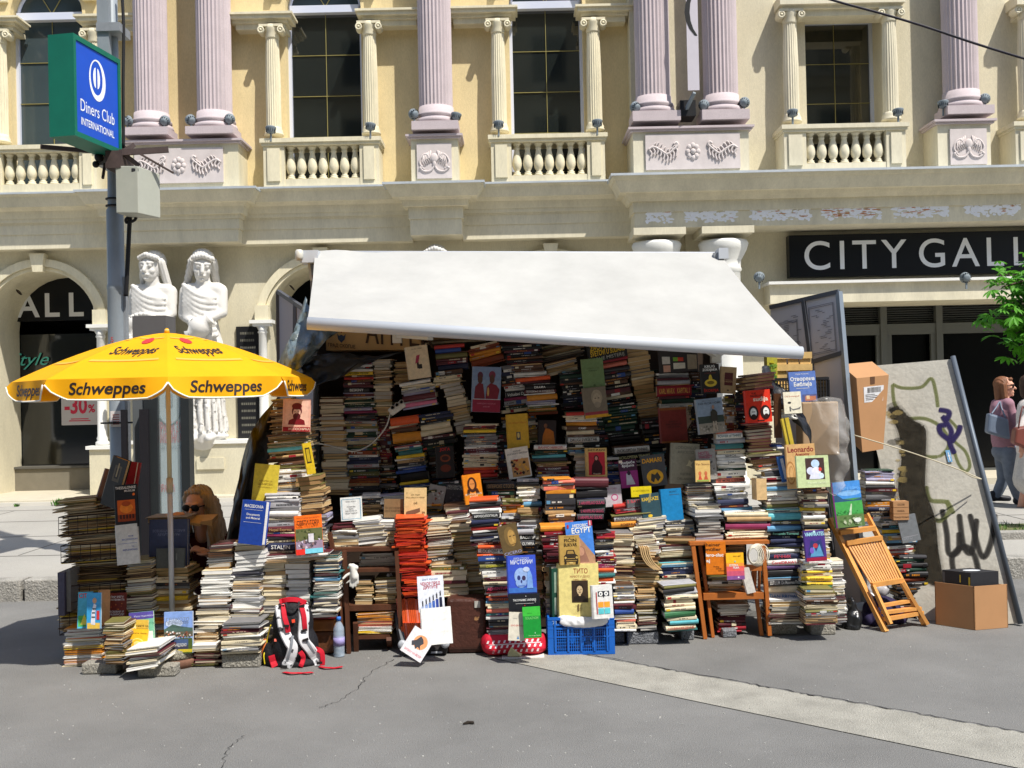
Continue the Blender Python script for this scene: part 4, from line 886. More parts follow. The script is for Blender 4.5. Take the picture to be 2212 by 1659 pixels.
# right grey framed panel with printed plans
pg = mat('panel_grey', (196,194,198), .6, var=.04, vscale=2); frm = mat('panel_frame', (82,84,90), .5, metal=.2); pr_i = cm((120,120,128))
Q = [P(1664,664,7.5), P(1812,630,7.1), P(1868,1300,6.95), P(1690,1320,7.4)]
pn = thing('framed_panel', 'tall grey metal framed panel with printed floor plans leaning at the right of the stall', 'panel', Q[2])
b = MB(); quad(b, *Q, .01, pg); b.build('sheet', pn)
b = MB()
def fbar(a, c, w_=.03): b.bar(bil(*Q, *a), bil(*Q, *c), w_, w_, frm)
fbar((0,0),(1,0)); fbar((.5,0),(.62,.45)); fbar((0.55,.21),(1,.2)); fbar((.62,.45),(1,.95) if False else (.7,1)); 
b.build('frame', pn)
b = MB(); b.bar(Q[1], Q[2], .035, .035, mat('panel_pole', (140,148,156), .4, metal=.4)); b.build('edge_tube', pn)
b = MB(); rr = random.Random(3)
def uvr(u0, v0, u1, v1, m=pr_i): sub(b, Q, u0, v0, u1, v1, m, .008, .001)
for (u0, v0, u1, v1) in ((.56,.03,.92,.19),(.05,.06,.4,.2)):
    for t_ in (0, .012):
        uvr(u0+t_, v0+t_*.4, u1-t_, v0+t_*.4+.0015); uvr(u0+t_, v1-t_*.4-.0015, u1-t_, v1-t_*.4); uvr(u0+t_, v0+.002, u0+t_+.006, v1-.002); uvr(u1-t_-.006, v0+.002, u1-t_, v1-.002)
for i in range(26):
    u = rr.uniform(.6, .85); v = .045+.0055*i; uvr(u, v, u+rr.uniform(.03, .09), v+.0018); uvr(u-.35 if u < .75 else .2, v, u-.28 if u < .75 else .27, v+.0018)
b.build('printed_plan', pn)
# left grey panel
Q2 = [P(601,630,7.9), P(680,683,7.2), P(672,1080,7.15), P(606,1080,7.85)]
pn2 = thing('framed_panel', 'narrow grey metal framed panel at the left end of the awning', 'panel', Q2[3]); b = MB(); quad(b, *Q2, .01, mat('panel_grey_dim', (150,148,155), .6)); b.build('sheet', pn2)
b = MB(); 
for (a, c) in (((0,0),(1,0)),((0,0),(0,1)),((.5,0),(.5,1)),((0,.36),(1,.36))): b.bar(bil(*Q2, *a), bil(*Q2, *c), .03, .03, frm)
b.build('frame', pn2)
# graffiti board leaning at the right end
gb = mat('board_cream', (190,186,174), .8, var=.16, vscale=3, bump=.15, bscale=30, fine=(60,.06))
Q3 = [P(1850,793,7.5), P(2054,776,7.25), P(2200,1347,6.72), P(1985,1352,6.95)]
go = thing('graffiti_board', 'cream board sprayed with green and black graffiti, tilted against the stall end', 'board', Q3[3])
b = MB(); quad(b, *Q3, .012, gb)
gg = mat('spray_green', (128,134,84), .85, var=.15, alpha=.42); gk = mat('spray_black', (50,48,46), .85, var=.1, alpha=.45); gp = mat('marker_purple', (48,38,92), .6, alpha=.6); gb2 = mat('spray_soft', (84,78,66), .9, var=.5, vscale=15, alpha=.11)
def gpx(x, y):  # photo point -> (u,v) on the board
    best = (0, 0); bd = 1e9
    u, v = .5, .5; st_ = .5
    for it in range(14):
        for du in (-st_, 0, st_):
            for dv in (-st_, 0, st_):
                q = bil(*Q3, u+du, v+dv)-CP; k = 1/q.dot(fv); X_ = 1106+F*q.dot(rv)*k; Y_ = 829.5-F*q.dot(uv_)*k; d = (X_-x)**2+(Y_-y)**2
                if d < bd: bd = d; best = (u+du, v+dv)
        u, v = best; st_ *= .6
    return best
def gs_(pts, w_, m, off=.001):
    q_ = [gpx(*p) for p in pts]
    for j_, s_ in enumerate((1.7, 1.25, .85)): stroke(b, Q3, q_, w_*s_, m, .0008+off*.15+.0002*j_)
b2 = b; b = MB()
gs_([(1928,830),(1950,838),(1990,836),(2012,818),(2022,850),(2026,880)], .016, gg); gs_([(1928,830),(1932,870),(1948,895)], .016, gg)
gs_([(1960,905),(2000,905),(2035,925),(2050,960),(2030,985),(1995,985),(1965,970),(1962,945),(1985,930),(1995,940)], .017, gg)
gs_([(2050,905),(2070,930),(2060,950),(2085,975),(2095,1005),(2085,1018),(2070,1000),(2060,970)], .014, gg)
gs_([(2000,1050),(2010,1080),(2045,1085),(2060,1110)], .02, gg, .0045); gs_([(1995,1075),(2005,1110),(2030,1125),(2050,1105),(2045,1080)], .02, gg, .005)
for j_ in range(9): gs_([(1925+j_*6,870+j_*9),(1950+j_*5,930),(1958+j_*4,990),(1950+j_*5,1060),(1970+j_*5,1120),(1985+j_*4,1190),(1998+j_*4,1250+j_*2)], .07, gb2, .003+.004*j_)
rr = random.Random(17); sb_ = mat('spray_blotch', (44,42,40), .9, var=.2, alpha=.4); sy_ = mat('spray_ochre', (170,150,96), .9, var=.2, alpha=.45)
for i in range(70):
    t = rr.random(); cx_ = 1935+t*55+rr.gauss(0,12); cy_ = 880+t*360; u_, v_ = gpx(cx_, cy_); r_ = rr.uniform(.012,.04); c0_ = bil(*Q3, u_, v_); e1_ = (Q3[1]-Q3[0]).normalized(); e2_ = (Q3[3]-Q3[0]).normalized(); nn_ = e1_.cross(e2_).normalized(); nn_ = -nn_ if nn_.y > 0 else nn_
    b.add([c0_+e1_*r_*math.cos(a)*1.3*rr.uniform(.6,1)+e2_*r_*math.sin(a)*.6+nn_*(.0022+.00002*i) for a in [math.pi*2*k_/10 for k_ in range(10)]], [tuple(range(10))], sb_ if i % 3 else sy_)
for k_, ln in enumerate([[(1995,1130),(2010,1190),(2005,1250)],[(1975,1100),(1990,1150),(1985,1210),(1998,1265)],[(2020,1175),(2015,1215),(2030,1260)],[(2035,1100),(2045,1150),(2050,1195),(2070,1190),(2072,1150)],[(2072,1110),(2082,1180),(2100,1190),(2110,1120)],[(2095,1110),(2120,1200),(2140,1175),(2150,1110)],[(2060,1235),(2058,1200),(2085,1180),(2105,1200),(2115,1240)],[(1960,1060),(1980,1085),(1960,1100)]]): gs_(ln, .024, gk, .0036+.0002*k_)
for k_, ln in enumerate([[(2028,885),(2050,890),(2046,905),(2038,902),(2055,930),(2052,955),(2062,980)],[(2044,918),(2030,920),(2032,935),(2050,950)],[(2075,918),(2070,935),(2055,955)]]): gs_(ln, .022, gp, .014)
rr = random.Random(5)
u0, v0 = gpx(2042,973); u1, v1 = gpx(2058,998); sub(b, Q3, u0, v0, u1, v1, cm((120,170,210)), .008, .001); sub(b, Q3, u0+(u1-u0)*.4, v0+(v1-v0)*.2, u0+(u1-u0)*.6, v0+(v1-v0)*.9, cm((235,238,240)), .0095, .001); sub(b, Q3, u0+(u1-u0)*.3, v0+(v1-v0)*.45, u0+(u1-u0)*.78, v0+(v1-v0)*.55, cm((235,238,240)), .0105, .0008)
b2.build('board', go, recalc=True); b.build('graffiti', go)
b = MB(); b.tube([Q3[1]+Vector((.01,-.01,.02)), Q3[2]+Vector((.01,-.01,0))], .018, mat('board_pipe', (92,100,110), .5, metal=.3), 10); b.build('edge_tube', go)
b = MB(); b.tube([Q3[2]+Vector((.02,0,.02)), Q3[2]+Vector((-.2,.3,.02))], .012, frm, 8); b.build('foot', go)
rope = mat('string_beige', (190,180,155), .8); b = MB()
b.tube(bez([P(1845,940,6.85), P(1960,975,6.83), P(2060,1010,6.9), P(2120,1035,6.95)]), .004, rope, 5); b.tube(bez([P(2120,1035,6.93), P(2100,1030,6.9), P(2085,1022,6.9)]), .004, rope, 5); q = b.build('tie_string', origin=P(1845,940,6.85)); tag(q, 'thin pale string tied across the graffiti board and carton', 'string')
# tarpaulins
trp = mat('grey_tarp', (98,112,118), .3, spec=.6, var=.2, vscale=7, bump=.8, bscale=10)
def cloth(name, lab, cat, pts, m, th_=.05, seed=1, amp=.03, N=16, sc=6, org=None):
    """draped sheet from a 4 x n grid of photo points (x,y,Y)"""
    rowsn = len(pts); cols = len(pts[0]); b = MB(); vs = []; NU = N; NV = N
    G_ = [[P(*p) for p in r_] for r_ in pts]
    cr = [bez(r_, 6) for r_ in G_]; nc = len(cr[0]); full = []
    for c in range(nc): full.append(bez([cr[r_][c] for r_ in range(rowsn)], 6))
    nr = len(full[0])
    for c in range(nc):
        for r_ in range(nr):
            p = full[c][r_]; q = p*sc+Vector((seed*7, 0, 0)); d = amp*(abs(noise.noise(q))*2+.6*noise.noise(q*2.3)-.6); vs.append(p+Vector((d*.4, -d, d*.3)))
    fs = [(c*nr+r_, c*nr+r_+1, (c+1)*nr+r_+1, (c+1)*nr+r_) for c in range(nc-1) for r_ in range(nr-1)]
    b.add(vs, fs, m, True); o = b.build(name, origin=vs[0], recalc=True); s_ = o.modifiers.new('thick', 'SOLIDIFY'); s_.thickness = .004; tag(o, lab, cat); return o
cloth('tarpaulin', 'shiny grey tarpaulin bunched under the left end of the awning', 'tarpaulin', [[(660,640,7.1),(690,685,6.9),(715,700,6.9),(760,704,7.0)],[(640,700,7.0),(680,730,6.8),(700,740,6.8),(705,730,6.9)],[(618,745,6.9),(645,760,6.7),(665,770,6.8),(680,765,6.9)],[(600,785,7.0),(620,795,6.8),(645,800,6.8),(652,790,6.9)]], trp, amp=.07, seed=2, sc=9)
cloth('tarpaulin', 'black tarpaulin sheet over the top of the left stacks beside the carton', 'tarpaulin', [[(650,790,6.9),(700,762,7.0),(800,765,7.1),(870,762,7.2)],[(640,815,6.8),(690,795,6.85),(760,790,6.95),(780,790,7.1)],[(655,850,6.75),(690,830,6.8),(730,820,6.9),(745,810,7.1)]], tarp_k, amp=.05, seed=4)
cloth('tarpaulin', 'dark green tarpaulin curtain hanging at the left end of the stacks', 'tarpaulin', [[(598,860,6.85),(590,880,6.75),(600,900,6.8)],[(560,905,6.8),(556,960,6.7),(592,960,6.8)],[(532,960,6.8),(525,1060,6.65),(565,1060,6.8)],[(505,1080,6.75),(500,1150,6.6),(550,1150,6.8)],[(486,1180,6.75),(485,1240,6.6),(540,1230,6.8)]], tarp_k, amp=.05, seed=5)
plm = mat('clear_plastic', (200,196,190), .15, spec=.7, alpha=.2, var=.15, vscale=9, bump=.9, bscale=12)
cloth('plastic_sheet', 'crumpled clear plastic sheet hanging beside the grey framed panel', 'plastic sheet', [[(1745,868,6.75),(1790,855,6.65),(1832,870,6.75)],[(1750,930,6.75),(1800,930,6.62),(1838,930,6.75)],[(1770,990,6.75),(1810,1000,6.65),(1838,990,6.75)],[(1790,1050,6.7),(1808,1070,6.7),(1825,1050,6.75)]], plm, amp=.05, seed=9)
kb_ = mat('kraft_parcel', (168,142,112), .8, var=.1)
b = MB(); A = rect(1735, 868, 1815, 985, 6.8); b.bb(A[0], A[1], 6.82, 6.98, A[2], A[3], kb_); q = b.build('wrapped_parcel', origin=(A[0], 6.9, A[2]), bevel=.01); tag(q, 'brown parcel wrapped under the clear plastic sheet', 'parcel')
cloth('tarpaulin', 'black plastic wrap folded beside the wooden board at the right stacks', 'tarpaulin', [[(1660,790,6.95),(1680,830,6.9),(1720,880,6.85)],[(1650,800,6.85),(1700,880,6.8),(1750,930,6.75)],[(1690,900,6.8),(1735,930,6.72),(1760,960,6.7)]], tarp_k, amp=.04, seed=12)
# ---------------------------------------------------------------- books
COL = dict(black=(30,29,32), charcoal=(54,54,58), grey=(118,118,120), silver=(168,168,172), white=(224,222,216), cream=(216,203,172), tan=(178,146,102), brown=(88,60,42),
    russet=(130,62,34), maroon=(88,36,44), crimson=(150,30,44), red=(180,50,42), orange=(214,88,40), amber=(206,134,40), yellow=(228,192,52), olive=(112,108,60), green=(54,108,70),
    bottlegreen=(28,60,46), teal=(54,114,114), turquoise=(96,180,190), sky=(96,150,186), blue=(46,76,144), navy=(36,42,72), violet=(84,62,106), pink=(206,112,142), magenta=(142,46,86), lilac=(156,152,176), salmon=(222,120,100))
PAGE = dict(white=(226,224,218), cream=(214,202,176), yellowed=(190,160,116), grey=(176,172,164), brown=(150,118,80), rust=(214,76,34))
def cmat(n): return mat('cover_'+n, COL[n], .45, spec=.4, var=.16, vscale=22)
def pmat(n): return mat('paper_'+n, PAGE[n], .9, spec=.1, var=.13, vscale=5, stretch=(3,3,140), fine=(7,.12))
ORD = ['', '1st', '2nd', '3rd']+['%dth' % i for i in range(4, 200)]
def ordn(i): 
    if 10 < i % 100 < 14: return '%dth' % i
    return '%d%s' % (i, {1: 'st', 2: 'nd', 3: 'rd'}.get(i % 10, 'th'))
def book_geo(bc, bp, M, Ls, Wd, T, cov, pag, hard, rr, marks=None):
    """closed book lying flat: spine along local X at y=0 side, cover to y=Wd; bottom at z=0.  bc cover builder, bp pages builder"""
    ct = .0028 if hard else .0012; ov = .003 if hard else 0.0005
    bc.M = M; bp.M = M
    bul = min(.35*T, .012) if hard else .001
    # cover as one wrapped profile extruded along X
    pr = [(Wd, 0), (0, 0), (-bul*.75, T*.2), (-bul, T*.5), (-bul*.75, T*.8), (0, T), (Wd, T), (Wd, T-ct), (.001, T-ct), (-bul*.75+ct, T*.78), (-bul+ct, T*.5), (-bul*.75+ct, T*.22), (.001, ct), (Wd, ct)]
    n = len(pr); x = Ls/2
    vs = [(-x, p[0], p[1]) for p in pr]+[(x, p[0], p[1]) for p in pr]
    fs = [(i, i+n, (i+1) % n+n, (i+1) % n) for i in range(n)]
    for s_ in (0, n): 
        f = [(0,1,12,13), (1,2,11,12), (2,3,10,11), (3,4,9,10), (4,5,8,9), (5,6,7,8)]
        fs += [tuple(s_+k for k in (q if s_ == 0 else q[::-1])) for q in f]
    bc.add(vs, fs, cov)
    px = x-ov-.001; py = Wd-ov-.001-.004*hard; z0, z1 = ct+.0002, T-ct-.0002; sag = .0012*rr.random()
    bp.add([(-px,.002,z0),(px,.002,z0),(px,py,z0),(-px,py,z0),(-px,.002,z1),(px,.002,z1),(px,py-sag,z1),(-px,py-sag,z1)], [(0,3,2,1),(4,5,6,7),(0,1,5,4),(1,2,6,5),(2,3,7,6),(3,0,4,7)], pag)
    if marks:
        for (x0, x1, z0, z1, mm) in marks: bc.add([(x0, -bul-.0008, z0), (x1, -bul-.0008, z0), (x1, -bul-.0008, z1), (x0, -bul-.0008, z1)], [(0,1,2,3)], mm)
    bc.M = bp.M = Matrix.Identity(4); return bul
BOOKS = []
PAL = {
 'wh': (['white','white','cream','silver','cream','white','tan','grey','white','maroon'], ['white','white','cream','white','cream','grey']),
 'cr': (['cream','tan','brown','grey','white','olive','maroon'], ['cream','yellowed','cream','grey']),
 'old': (['tan','brown','grey','cream','olive'], ['yellowed','brown','yellowed','cream']),
 'mix': (['black','white','navy','crimson','white','blue','cream','teal','silver','maroon','sky','cream','charcoal','magenta','white','white','black','grey','tan','orange'], ['cream','white','cream']),
 'dk': (['black','charcoal','black','navy','maroon','brown','bottlegreen','black'], ['cream','yellowed','grey']),
 'dkm': (['black','charcoal','navy','maroon','lilac','grey','white','brown','bottlegreen','amber','russet','charcoal','black','olive','cream','silver','white','tan'], ['cream','yellowed','white']),
 'gy': (['grey','silver','lilac','cream','charcoal'], ['grey','cream','white']),
 'mar': (['maroon','maroon','crimson','maroon'], ['cream','yellowed']),
 'warm': (['amber','tan','salmon','amber','brown','charcoal'], ['grey','cream']),
 'brn': (['brown','russet','amber','brown','maroon','black','cream','charcoal'], ['yellowed','cream']),
 'bl': (['sky','white','navy','turquoise','white','cream','cream','olive','silver'], ['white','cream']),
 'gr': (['white','bottlegreen','white','teal','salmon','silver','white','cream'], ['white','cream']),
 'yl': (['white','yellow','white','amber','cream','salmon'], ['white','white','yellowed']),
 'red': (['red','orange','red'], ['rust']),
 'news': (['tan','brown','tan','cream','tan','brown','yellow'], ['yellowed','yellowed','brown','cream']),
}
def stack(desc, xb0, xb1, yb, xt0, xt1, yt, Y, tilt, style, pal, t0, t1, sp=(), dy=0.0, D=None, jit=1.15, yaw=4, hard=.35, z0=None, seed=None, kind='book', gap=.0006):
    rr = random.Random(hash_(desc) if seed is None else seed)
    if z0 is not None: Y = GY((xb0+xb1)/2, yb, z0)
    A = P((xb0+xb1)/2, yb, Y); B = P((xt0+xt1)/2, yt, Y+dy); wb = (xb1-xb0)*Y/F; wt = (xt1-xt0)*Y/F
    H = B.z-A.z; h = 0.0; i = 0; k = Y/F
    sp = sorted([(P((xb0+xb1)/2, s[0], Y).z-A.z-s[1]*k/2, s[1]*k, s[2], s[3], s[4]) for s in sp])
    covs, pgs = PAL[pal]; prev = None; side = rr.choice((-1, 1))
    while h < H-.003:
        st = rr.choice(style); T = rr.uniform(t0, t1)/1000*(1.42 if kind == 'book' and pal != 'red' else 1); hd = rr.random() < hard; cv = rr.choice(covs); pg = rr.choice(pgs); txt = None
        q_ = rr.random(); T *= 1.5 if q_ < .13 else (.55 if q_ > .8 else 1)
        if prev and rr.random() < .3: cv, pg, T = prev
        prev = (cv, pg, T)
        if sp and h >= sp[0][0]-.005:
            q = sp.pop(0); T = q[1]; cv = q[2]; txt = (q[3], q[4]); st = 's'; hd = True
        elif sp and h+T > sp[0][0] and sp[0][0]-h > .006: T = max(.006, sp[0][0]-h-.001)
        if h+T > H+.004: T = max(.005, H-h)
        f = h/H; w_ = wb+(wt-wb)*f; c = A.lerp(B, f); c.z = A.z+h
        w_ *= rr.uniform(.93, 1.03) if rr.random() < .8 else rr.uniform(.8, .95); w_ = max(w_, .05)
        jx = rr.gauss(0, .0055)*jit; jy = abs(rr.gauss(0, .008))*jit
        tl = tilt+rr.gauss(0, .85); ya = rr.gauss(0, yaw)
        d_ = D if D else (w_*.68 if st == 's' else (w_*1.45 if st == 'p' else w_*1.4)); d_ = min(max(d_, .1), .24)
        BOOKS.append(dict(c=Vector((c.x+jx, c.y+jy, c.z)), w=w_, d=d_, T=T-gap, st=st, cv=cv, pg=pg, hd=hd, tl=tl, ya=ya, side=side if rr.random() < .8 else -side, desc=desc, i=i+1, txt=txt, area=w_*T/(Y*Y), seed=rr.randint(0, 10**6), kind=kind))
        h += T; i += 1
def hash_(s):
    h = 7
    for ch in s: h = (h*131+ord(ch)) % 1000003
    return h
def emit(bk, bc, bp):
    rr = random.Random(bk['seed']); w_, d_, T = bk['w'], bk['d'], bk['T']
    M = Matrix.Translation(bk['c']) @ Matrix.Rotation(R(-bk['tl']), 4, 'Y') @ Matrix.Rotation(R(bk['ya']), 4, 'Z')
    cov, pag = cmat(bk['cv']), pmat(bk['pg'])
    if bk['st'] == 's':
        marks = []; lm = cmat(rr.choice(['white','cream','silver','amber']) if bk['cv'] not in ('white','cream','silver','tan','yellow','turquoise') else rr.choice(['black','navy','crimson','charcoal']))
        if not bk['txt'] and T > .009:
            hgt = T*rr.uniform(.22, .42); zc = T*.5
            if rr.random() < .75:
                x = -w_*rr.uniform(.05, .42); xe = x+w_*rr.uniform(.25, .55); xe = min(xe, w_*.45)
                while x < xe:
                    l = rr.uniform(.35, .8)*hgt; 
                    if rr.random() < .14: x += hgt; continue
                    marks.append((x, min(x+l, xe+.002), zc-hgt/2*rr.uniform(.75, 1), zc+hgt/2*rr.uniform(.75, 1), lm)); x += l+hgt*.22
            if rr.random() < .45:
                s_ = rr.choice((-1, 1)); x = s_*w_*.4; m2 = cmat(rr.choice(['white','red','yellow','sky','black','cream'])); marks.append((x-.012, x+.012, T*.2, T*.8, m2))
            if rr.random() < .2:
                m2 = cmat(rr.choice(['white','black','crimson','cream','blue'])); x = rr.uniform(-.4, .1)*w_; marks.append((x, x+w_*rr.uniform(.1, .3), T*.06, T*.94, m2)); marks.insert(0, marks.pop())
        bul = book_geo(bc, bp, M, w_, d_, T, cov, pag, bk['hd'], rr, marks)
        if bk['txt']:
            t_, tc_ = bk['txt']; bc.M = M; f = .8 if w_ > .1 else .7
            if t_: 
                vs, fs, W, y0, y1 = text2d(t_, .01); hh = T*.5; ww = min(W*hh/.7, w_*.88)
                bc.text(t_, (0, -bul-.0012, T*.25), (1,0,0), (0,0,1), hh, cm(tc_), width=ww, bold=.01)
            bc.M = Matrix.Identity(4)
    elif bk['st'] == 'p':
        M2 = M @ Matrix.Translation((0, d_, 0)) @ Matrix.Rotation(math.pi, 4, 'Z'); book_geo(bc, bp, M2, w_, d_, T, cov, pag, bk['hd'], rr)
    else:
        s_ = bk['side']; M2 = M @ Matrix.Translation((-s_*w_/2, d_/2, 0)) @ Matrix.Rotation(-s_*math.pi/2, 4, 'Z'); book_geo(bc, bp, M2, d_, w_, T, cov, pag, bk['hd'], rr)
W_, K_ = (235,235,230), (25,25,25)
S = stack
# --- front row, left group
S('the yellow-edged stack at far left', 137,221,1440, 141,218,1358, None, 2, 'p', 'yl', 5, 9, z0=.0, yaw=2)
S('the tan paperback stack on the left brick', 226,268,1438, 224,268,1346, None, 0, 'p', 'old', 6, 11, z0=.07, yaw=4)
S('the slanting pile on the front brick', 275,340,1448, 274,348,1400, None, 6, 'ph', 'wh', 7, 12, z0=.06, jit=2)
S('the beige stack under the leaning museum books', 272,330,1325, 270,327,1211, 6.3, 3, 'p', 'cr', 7, 14)
S('the stack under the large blue book', 328,414,1330, 328,406,1226, 6.38, 0, 'ps', 'old', 7, 14, sp=((1293,10,'yellow','',K_),(1262,7,'charcoal','ИСТОРИЈА',(200,120,60))))
S('the short stack behind the village photo book', 336,414,1432, 332,414,1331, 6.4, 0, 's', 'dkm', 6, 12)
S('the low stack tied with string, right of the parasol base', 413,474,1438, 416,474,1394, None, 0, 'ph', 'cr', 9, 15, z0=.01)
S('the narrow stack above the string-tied books', 417,470,1394, 424,470,1350, 6.2, 0, 'ph', 'wh', 6, 12)
S('the white-paged stack right of the parasol pole', 424,494,1350, 434,500,1233, 6.2, 0, 'ph', 'wh', 9, 18)
S('the small dark-covered stack left of the blue book', 446,502,1232, 448,502,1176, 6.24, 2, 'ph', 'cr', 9, 15)
S('the broad stack on the concrete block behind the backpack', 479,562,1413, 480,564,1346, None, 1, 'ps', 'wh', 5, 11, z0=.09)
S('the tall white stack left of the backpack', 498,562,1346, 500,562,1256, 6.22, 0, 'ph', 'wh', 7, 14)
S('the magazine layer over the white stacks', 448,566,1256, 452,566,1233, 6.24, 1, 'p', 'gy', 4, 6, kind='magazine')
S('the thick books under the tall blue book', 504,570,1233, 505,574,1166, 6.22, 3, 'p', 'wh', 12, 20)
S('the cream stack rising behind the backpack', 563,616,1345, 566,620,1213, 6.28, 0, 'ph', 'cr', 9, 18)
S('the grey stack behind the backpack top', 617,670,1310, 620,672,1210, 6.28, 0, 'ph', 'wh', 9, 18)
S('the colourful magazine stack right of the backpack', 674,728,1337, 678,734,1199, 6.26, 1, 'ph', 'mix', 4, 10, yaw=5)
S('the flat layer under the orange monastery book', 568,706,1213, 570,716,1196, 6.24, 2, 'ps', 'wh', 6, 9)
S('the white-spined stack beside the blue book', 566,644,1196, 574,646,1066, 6.3, 0, 's', 'wh', 11, 18, sp=((1181,17,'navy','STALJIN',W_),(1163,6,'black','',W_),(1156,7,'magenta','',W_),(1143,12,'maroon','Nepal Express',(190,150,100)),(1110,13,'white','',K_)))
S('the leaning paperbacks above the orange monastery book', 650,702,1112, 636,694,1030, 6.36, 5, 'ph', 'old', 9, 16, yaw=5)
S('the stack behind the orange monastery book', 668,706,1196, 664,704,1112, 6.36, 0, 'ph', 'gy', 7, 14)
S('the loose books above the yellow cover', 596,672,1066, 600,664,1018, 6.4, 3, 'ps', 'cr', 7, 13)
S('the worn stack below the bearded portrait', 582,672,1018, 576,668,936, 6.46, 4, 'ps', 'old', 5, 12, yaw=5, sp=((968,8,'turquoise','',K_),))
S('the old magazines above the bearded portrait', 582,680,934, 586,628,862, 6.56, 4, 'p', 'news', 4, 7, yaw=6)
# --- middle front
S('the books on top of the dark folding chair', 716,776,1183, 716,770,1138, 6.45, 0, 'ps', 'cr', 8, 14)
S('the white paperbacks above the dark folding chair', 777,842,1180, 762,818,1124, 6.45, 5, 'p', 'wh', 9, 13)
S('the cream books left of the orange stack', 800,858,1180, 816,862,1128, 6.47, 0, 'p', 'cr', 9, 13)
S('the books on the upper shelf of the dark chair', 776,858,1226, 780,858,1196, 6.5, 0, 'sp', 'wh', 9, 15)
S('the tan paperbacks on the middle shelf of the dark chair', 768,806,1306, 768,808,1252, 6.42, 0, 'p', 'old', 8, 14)
S('the worn paperbacks beside the white glove', 809,858,1308, 812,860,1248, 6.42, 1, 'p', 'old', 7, 12)
S('the papers on the lowest shelf of the dark chair', 770,848,1369, 772,850,1323, 6.4, 0, 'p', 'yl', 5, 10)
S('the tall orange stack above the black suitcase', 871,920,1290, 866,930,1236, 6.36, 2, 'p', 'red', 5, 9, jit=1.5)
S('the tall orange stack, middle bulge', 866,924,1236, 852,916,1178, 6.36, 1, 'p', 'red', 5, 9, jit=1.5)
S('the tall orange stack, upper part', 854,918,1178, 857,918,1119, 6.36, 1, 'p', 'red', 5, 9, jit=1.5)
S('the grey-edged stack right of the orange stack', 924,984,1220, 918,972,1128, 6.46, 4, 'ph', 'cr', 7, 12, sp=((1207,8,'black','Tapiz SREĆNIK',W_),))
S('the stack leaning above the brown suitcase', 1008,1050,1292, 958,1014,1126, 6.5, 3, 'h', 'old', 9, 15)
S('the thick cream volumes on the brown suitcase', 930,1016,1290, 926,1002,1220, 6.42, 1, 'ps', 'cr', 14, 22)
S('the tilted paperbacks left of the tall mixed stack', 976,1024,1180, 962,1010,1106, 6.56, 5, 'ph', 'wh', 7, 12)
S('the tall mixed stack on the patterned bag', 1057,1104,1382, 1048,1106,1288, 6.24, 1, 's', 'mix', 8, 14, D=.16, sp=((1293,8,'maroon','РОМСКСКА ЕТИКА',(230,120,60)),(1319,9,'salmon','',W_)))
S('the tall mixed stack beside the skull cover', 1048,1106,1288, 1026,1094,1178, 6.25, 1, 's', 'mix', 8, 14, D=.16, sp=((1190,13,'white','БОГОВИ И',K_),(1221,8,'olive','СТЕЙКОВСКИ',(230,220,60)),(1270,12,'black','ADVENTURE',(210,70,110))))
S('the mixed stack top with the orange book', 1018,1082,1178, 1014,1082,1077, 6.27, 2, 's', 'mix', 9, 14, D=.16, sp=((1141,8,'red','',W_),(1127,9,'navy','',W_),(1113,10,'black','АРХЕОЛОГИЈА',W_),(1102,7,'white','УТРОСКАТ',K_),(1091,9,'black','',(230,120,40)),(1080,7,'orange','',W_)))
S('the whitish stack right of the bronze face cover', 1120,1160,1196, 1116,1158,1132, 6.4, 0, 's', 'dkm', 9, 14, sp=((1165,12,'black','ВАСИЛИ',W_),(1178,13,'charcoal','OF OLYMPIA',W_),(1150,12,'silver','',K_)))
S('the shaded stack between skull cover and maroon spines', 1130,1172,1335, 1134,1172,1196, 6.5, 0, 'ph', 'old', 8, 13)
S('the maroon-spined stack on the blue crate', 1180,1212,1334, 1178,1206,1215, 6.34, 0, 'hs', 'cr', 9, 14)
S('the maroon set left of the car cover', 1176,1236,1215, 1166,1238,1136, 6.34, 0, 's', 'mar', 10, 16, D=.15, sp=((1142,13,'amber','',K_),))
S('the stack right of the pyramid cover', 1288,1330,1262, 1286,1326,1150, 6.36, 1, 's', 'mix', 7, 13, sp=((1231,9,'orange','',K_),(1242,9,'teal','',W_),(1252,9,'orange','',K_),(1180,8,'black','',(220,160,50))))
S('the warm-coloured series above the blue crate', 1187,1246,1136, 1170,1240,1034, 6.55, 1, 's', 'warm', 14, 20, D=.16)
S('the dark set right of the warm series', 1246,1308,1124, 1240,1314,1034, 6.58, 0, 's', 'dk', 16, 22, D=.16, sp=((1120,14,'charcoal','1 ARHIPELAG GULAG',(190,80,110)),(1103,13,'charcoal','2 ARHIPELAG GULAG',(190,80,110)),(1085,13,'charcoal','3 ARHIPELAG GULAG',(190,80,110)),(1066,20,'black','',(170,170,165)),(1043,19,'maroon','',(220,215,205))))
S('the stack beside the small owl-eyed book', 1330,1378,1364, 1324,1370,1262, 6.42, 0, 'hs', 'cr', 9, 16, z0=.10, sp=((1322,11,'blue','',W_),(1306,6,'maroon','',W_),(1340,6,'salmon','',K_)))
S('the cream stack under the leaning open books', 1322,1372,1262, 1318,1366,1152, 6.46, -2, 'ph', 'cr', 7, 14, yaw=6)
S('the dark-edged stack on the grey block', 1380,1422,1362, 1372,1416,1275, None, 0, 'ph', 'cr', 8, 13, z0=.09)
S('the cluttered stack below the fallen open book', 1368,1430,1275, 1366,1420,1196, 6.5, -3, 'p', 'old', 5, 11, yaw=8, jit=2)
S('the white-edged stack below the blue-green covers', 1378,1426,1196, 1362,1412,1140, 6.54, 4, 'ph', 'wh', 7, 13, yaw=5)
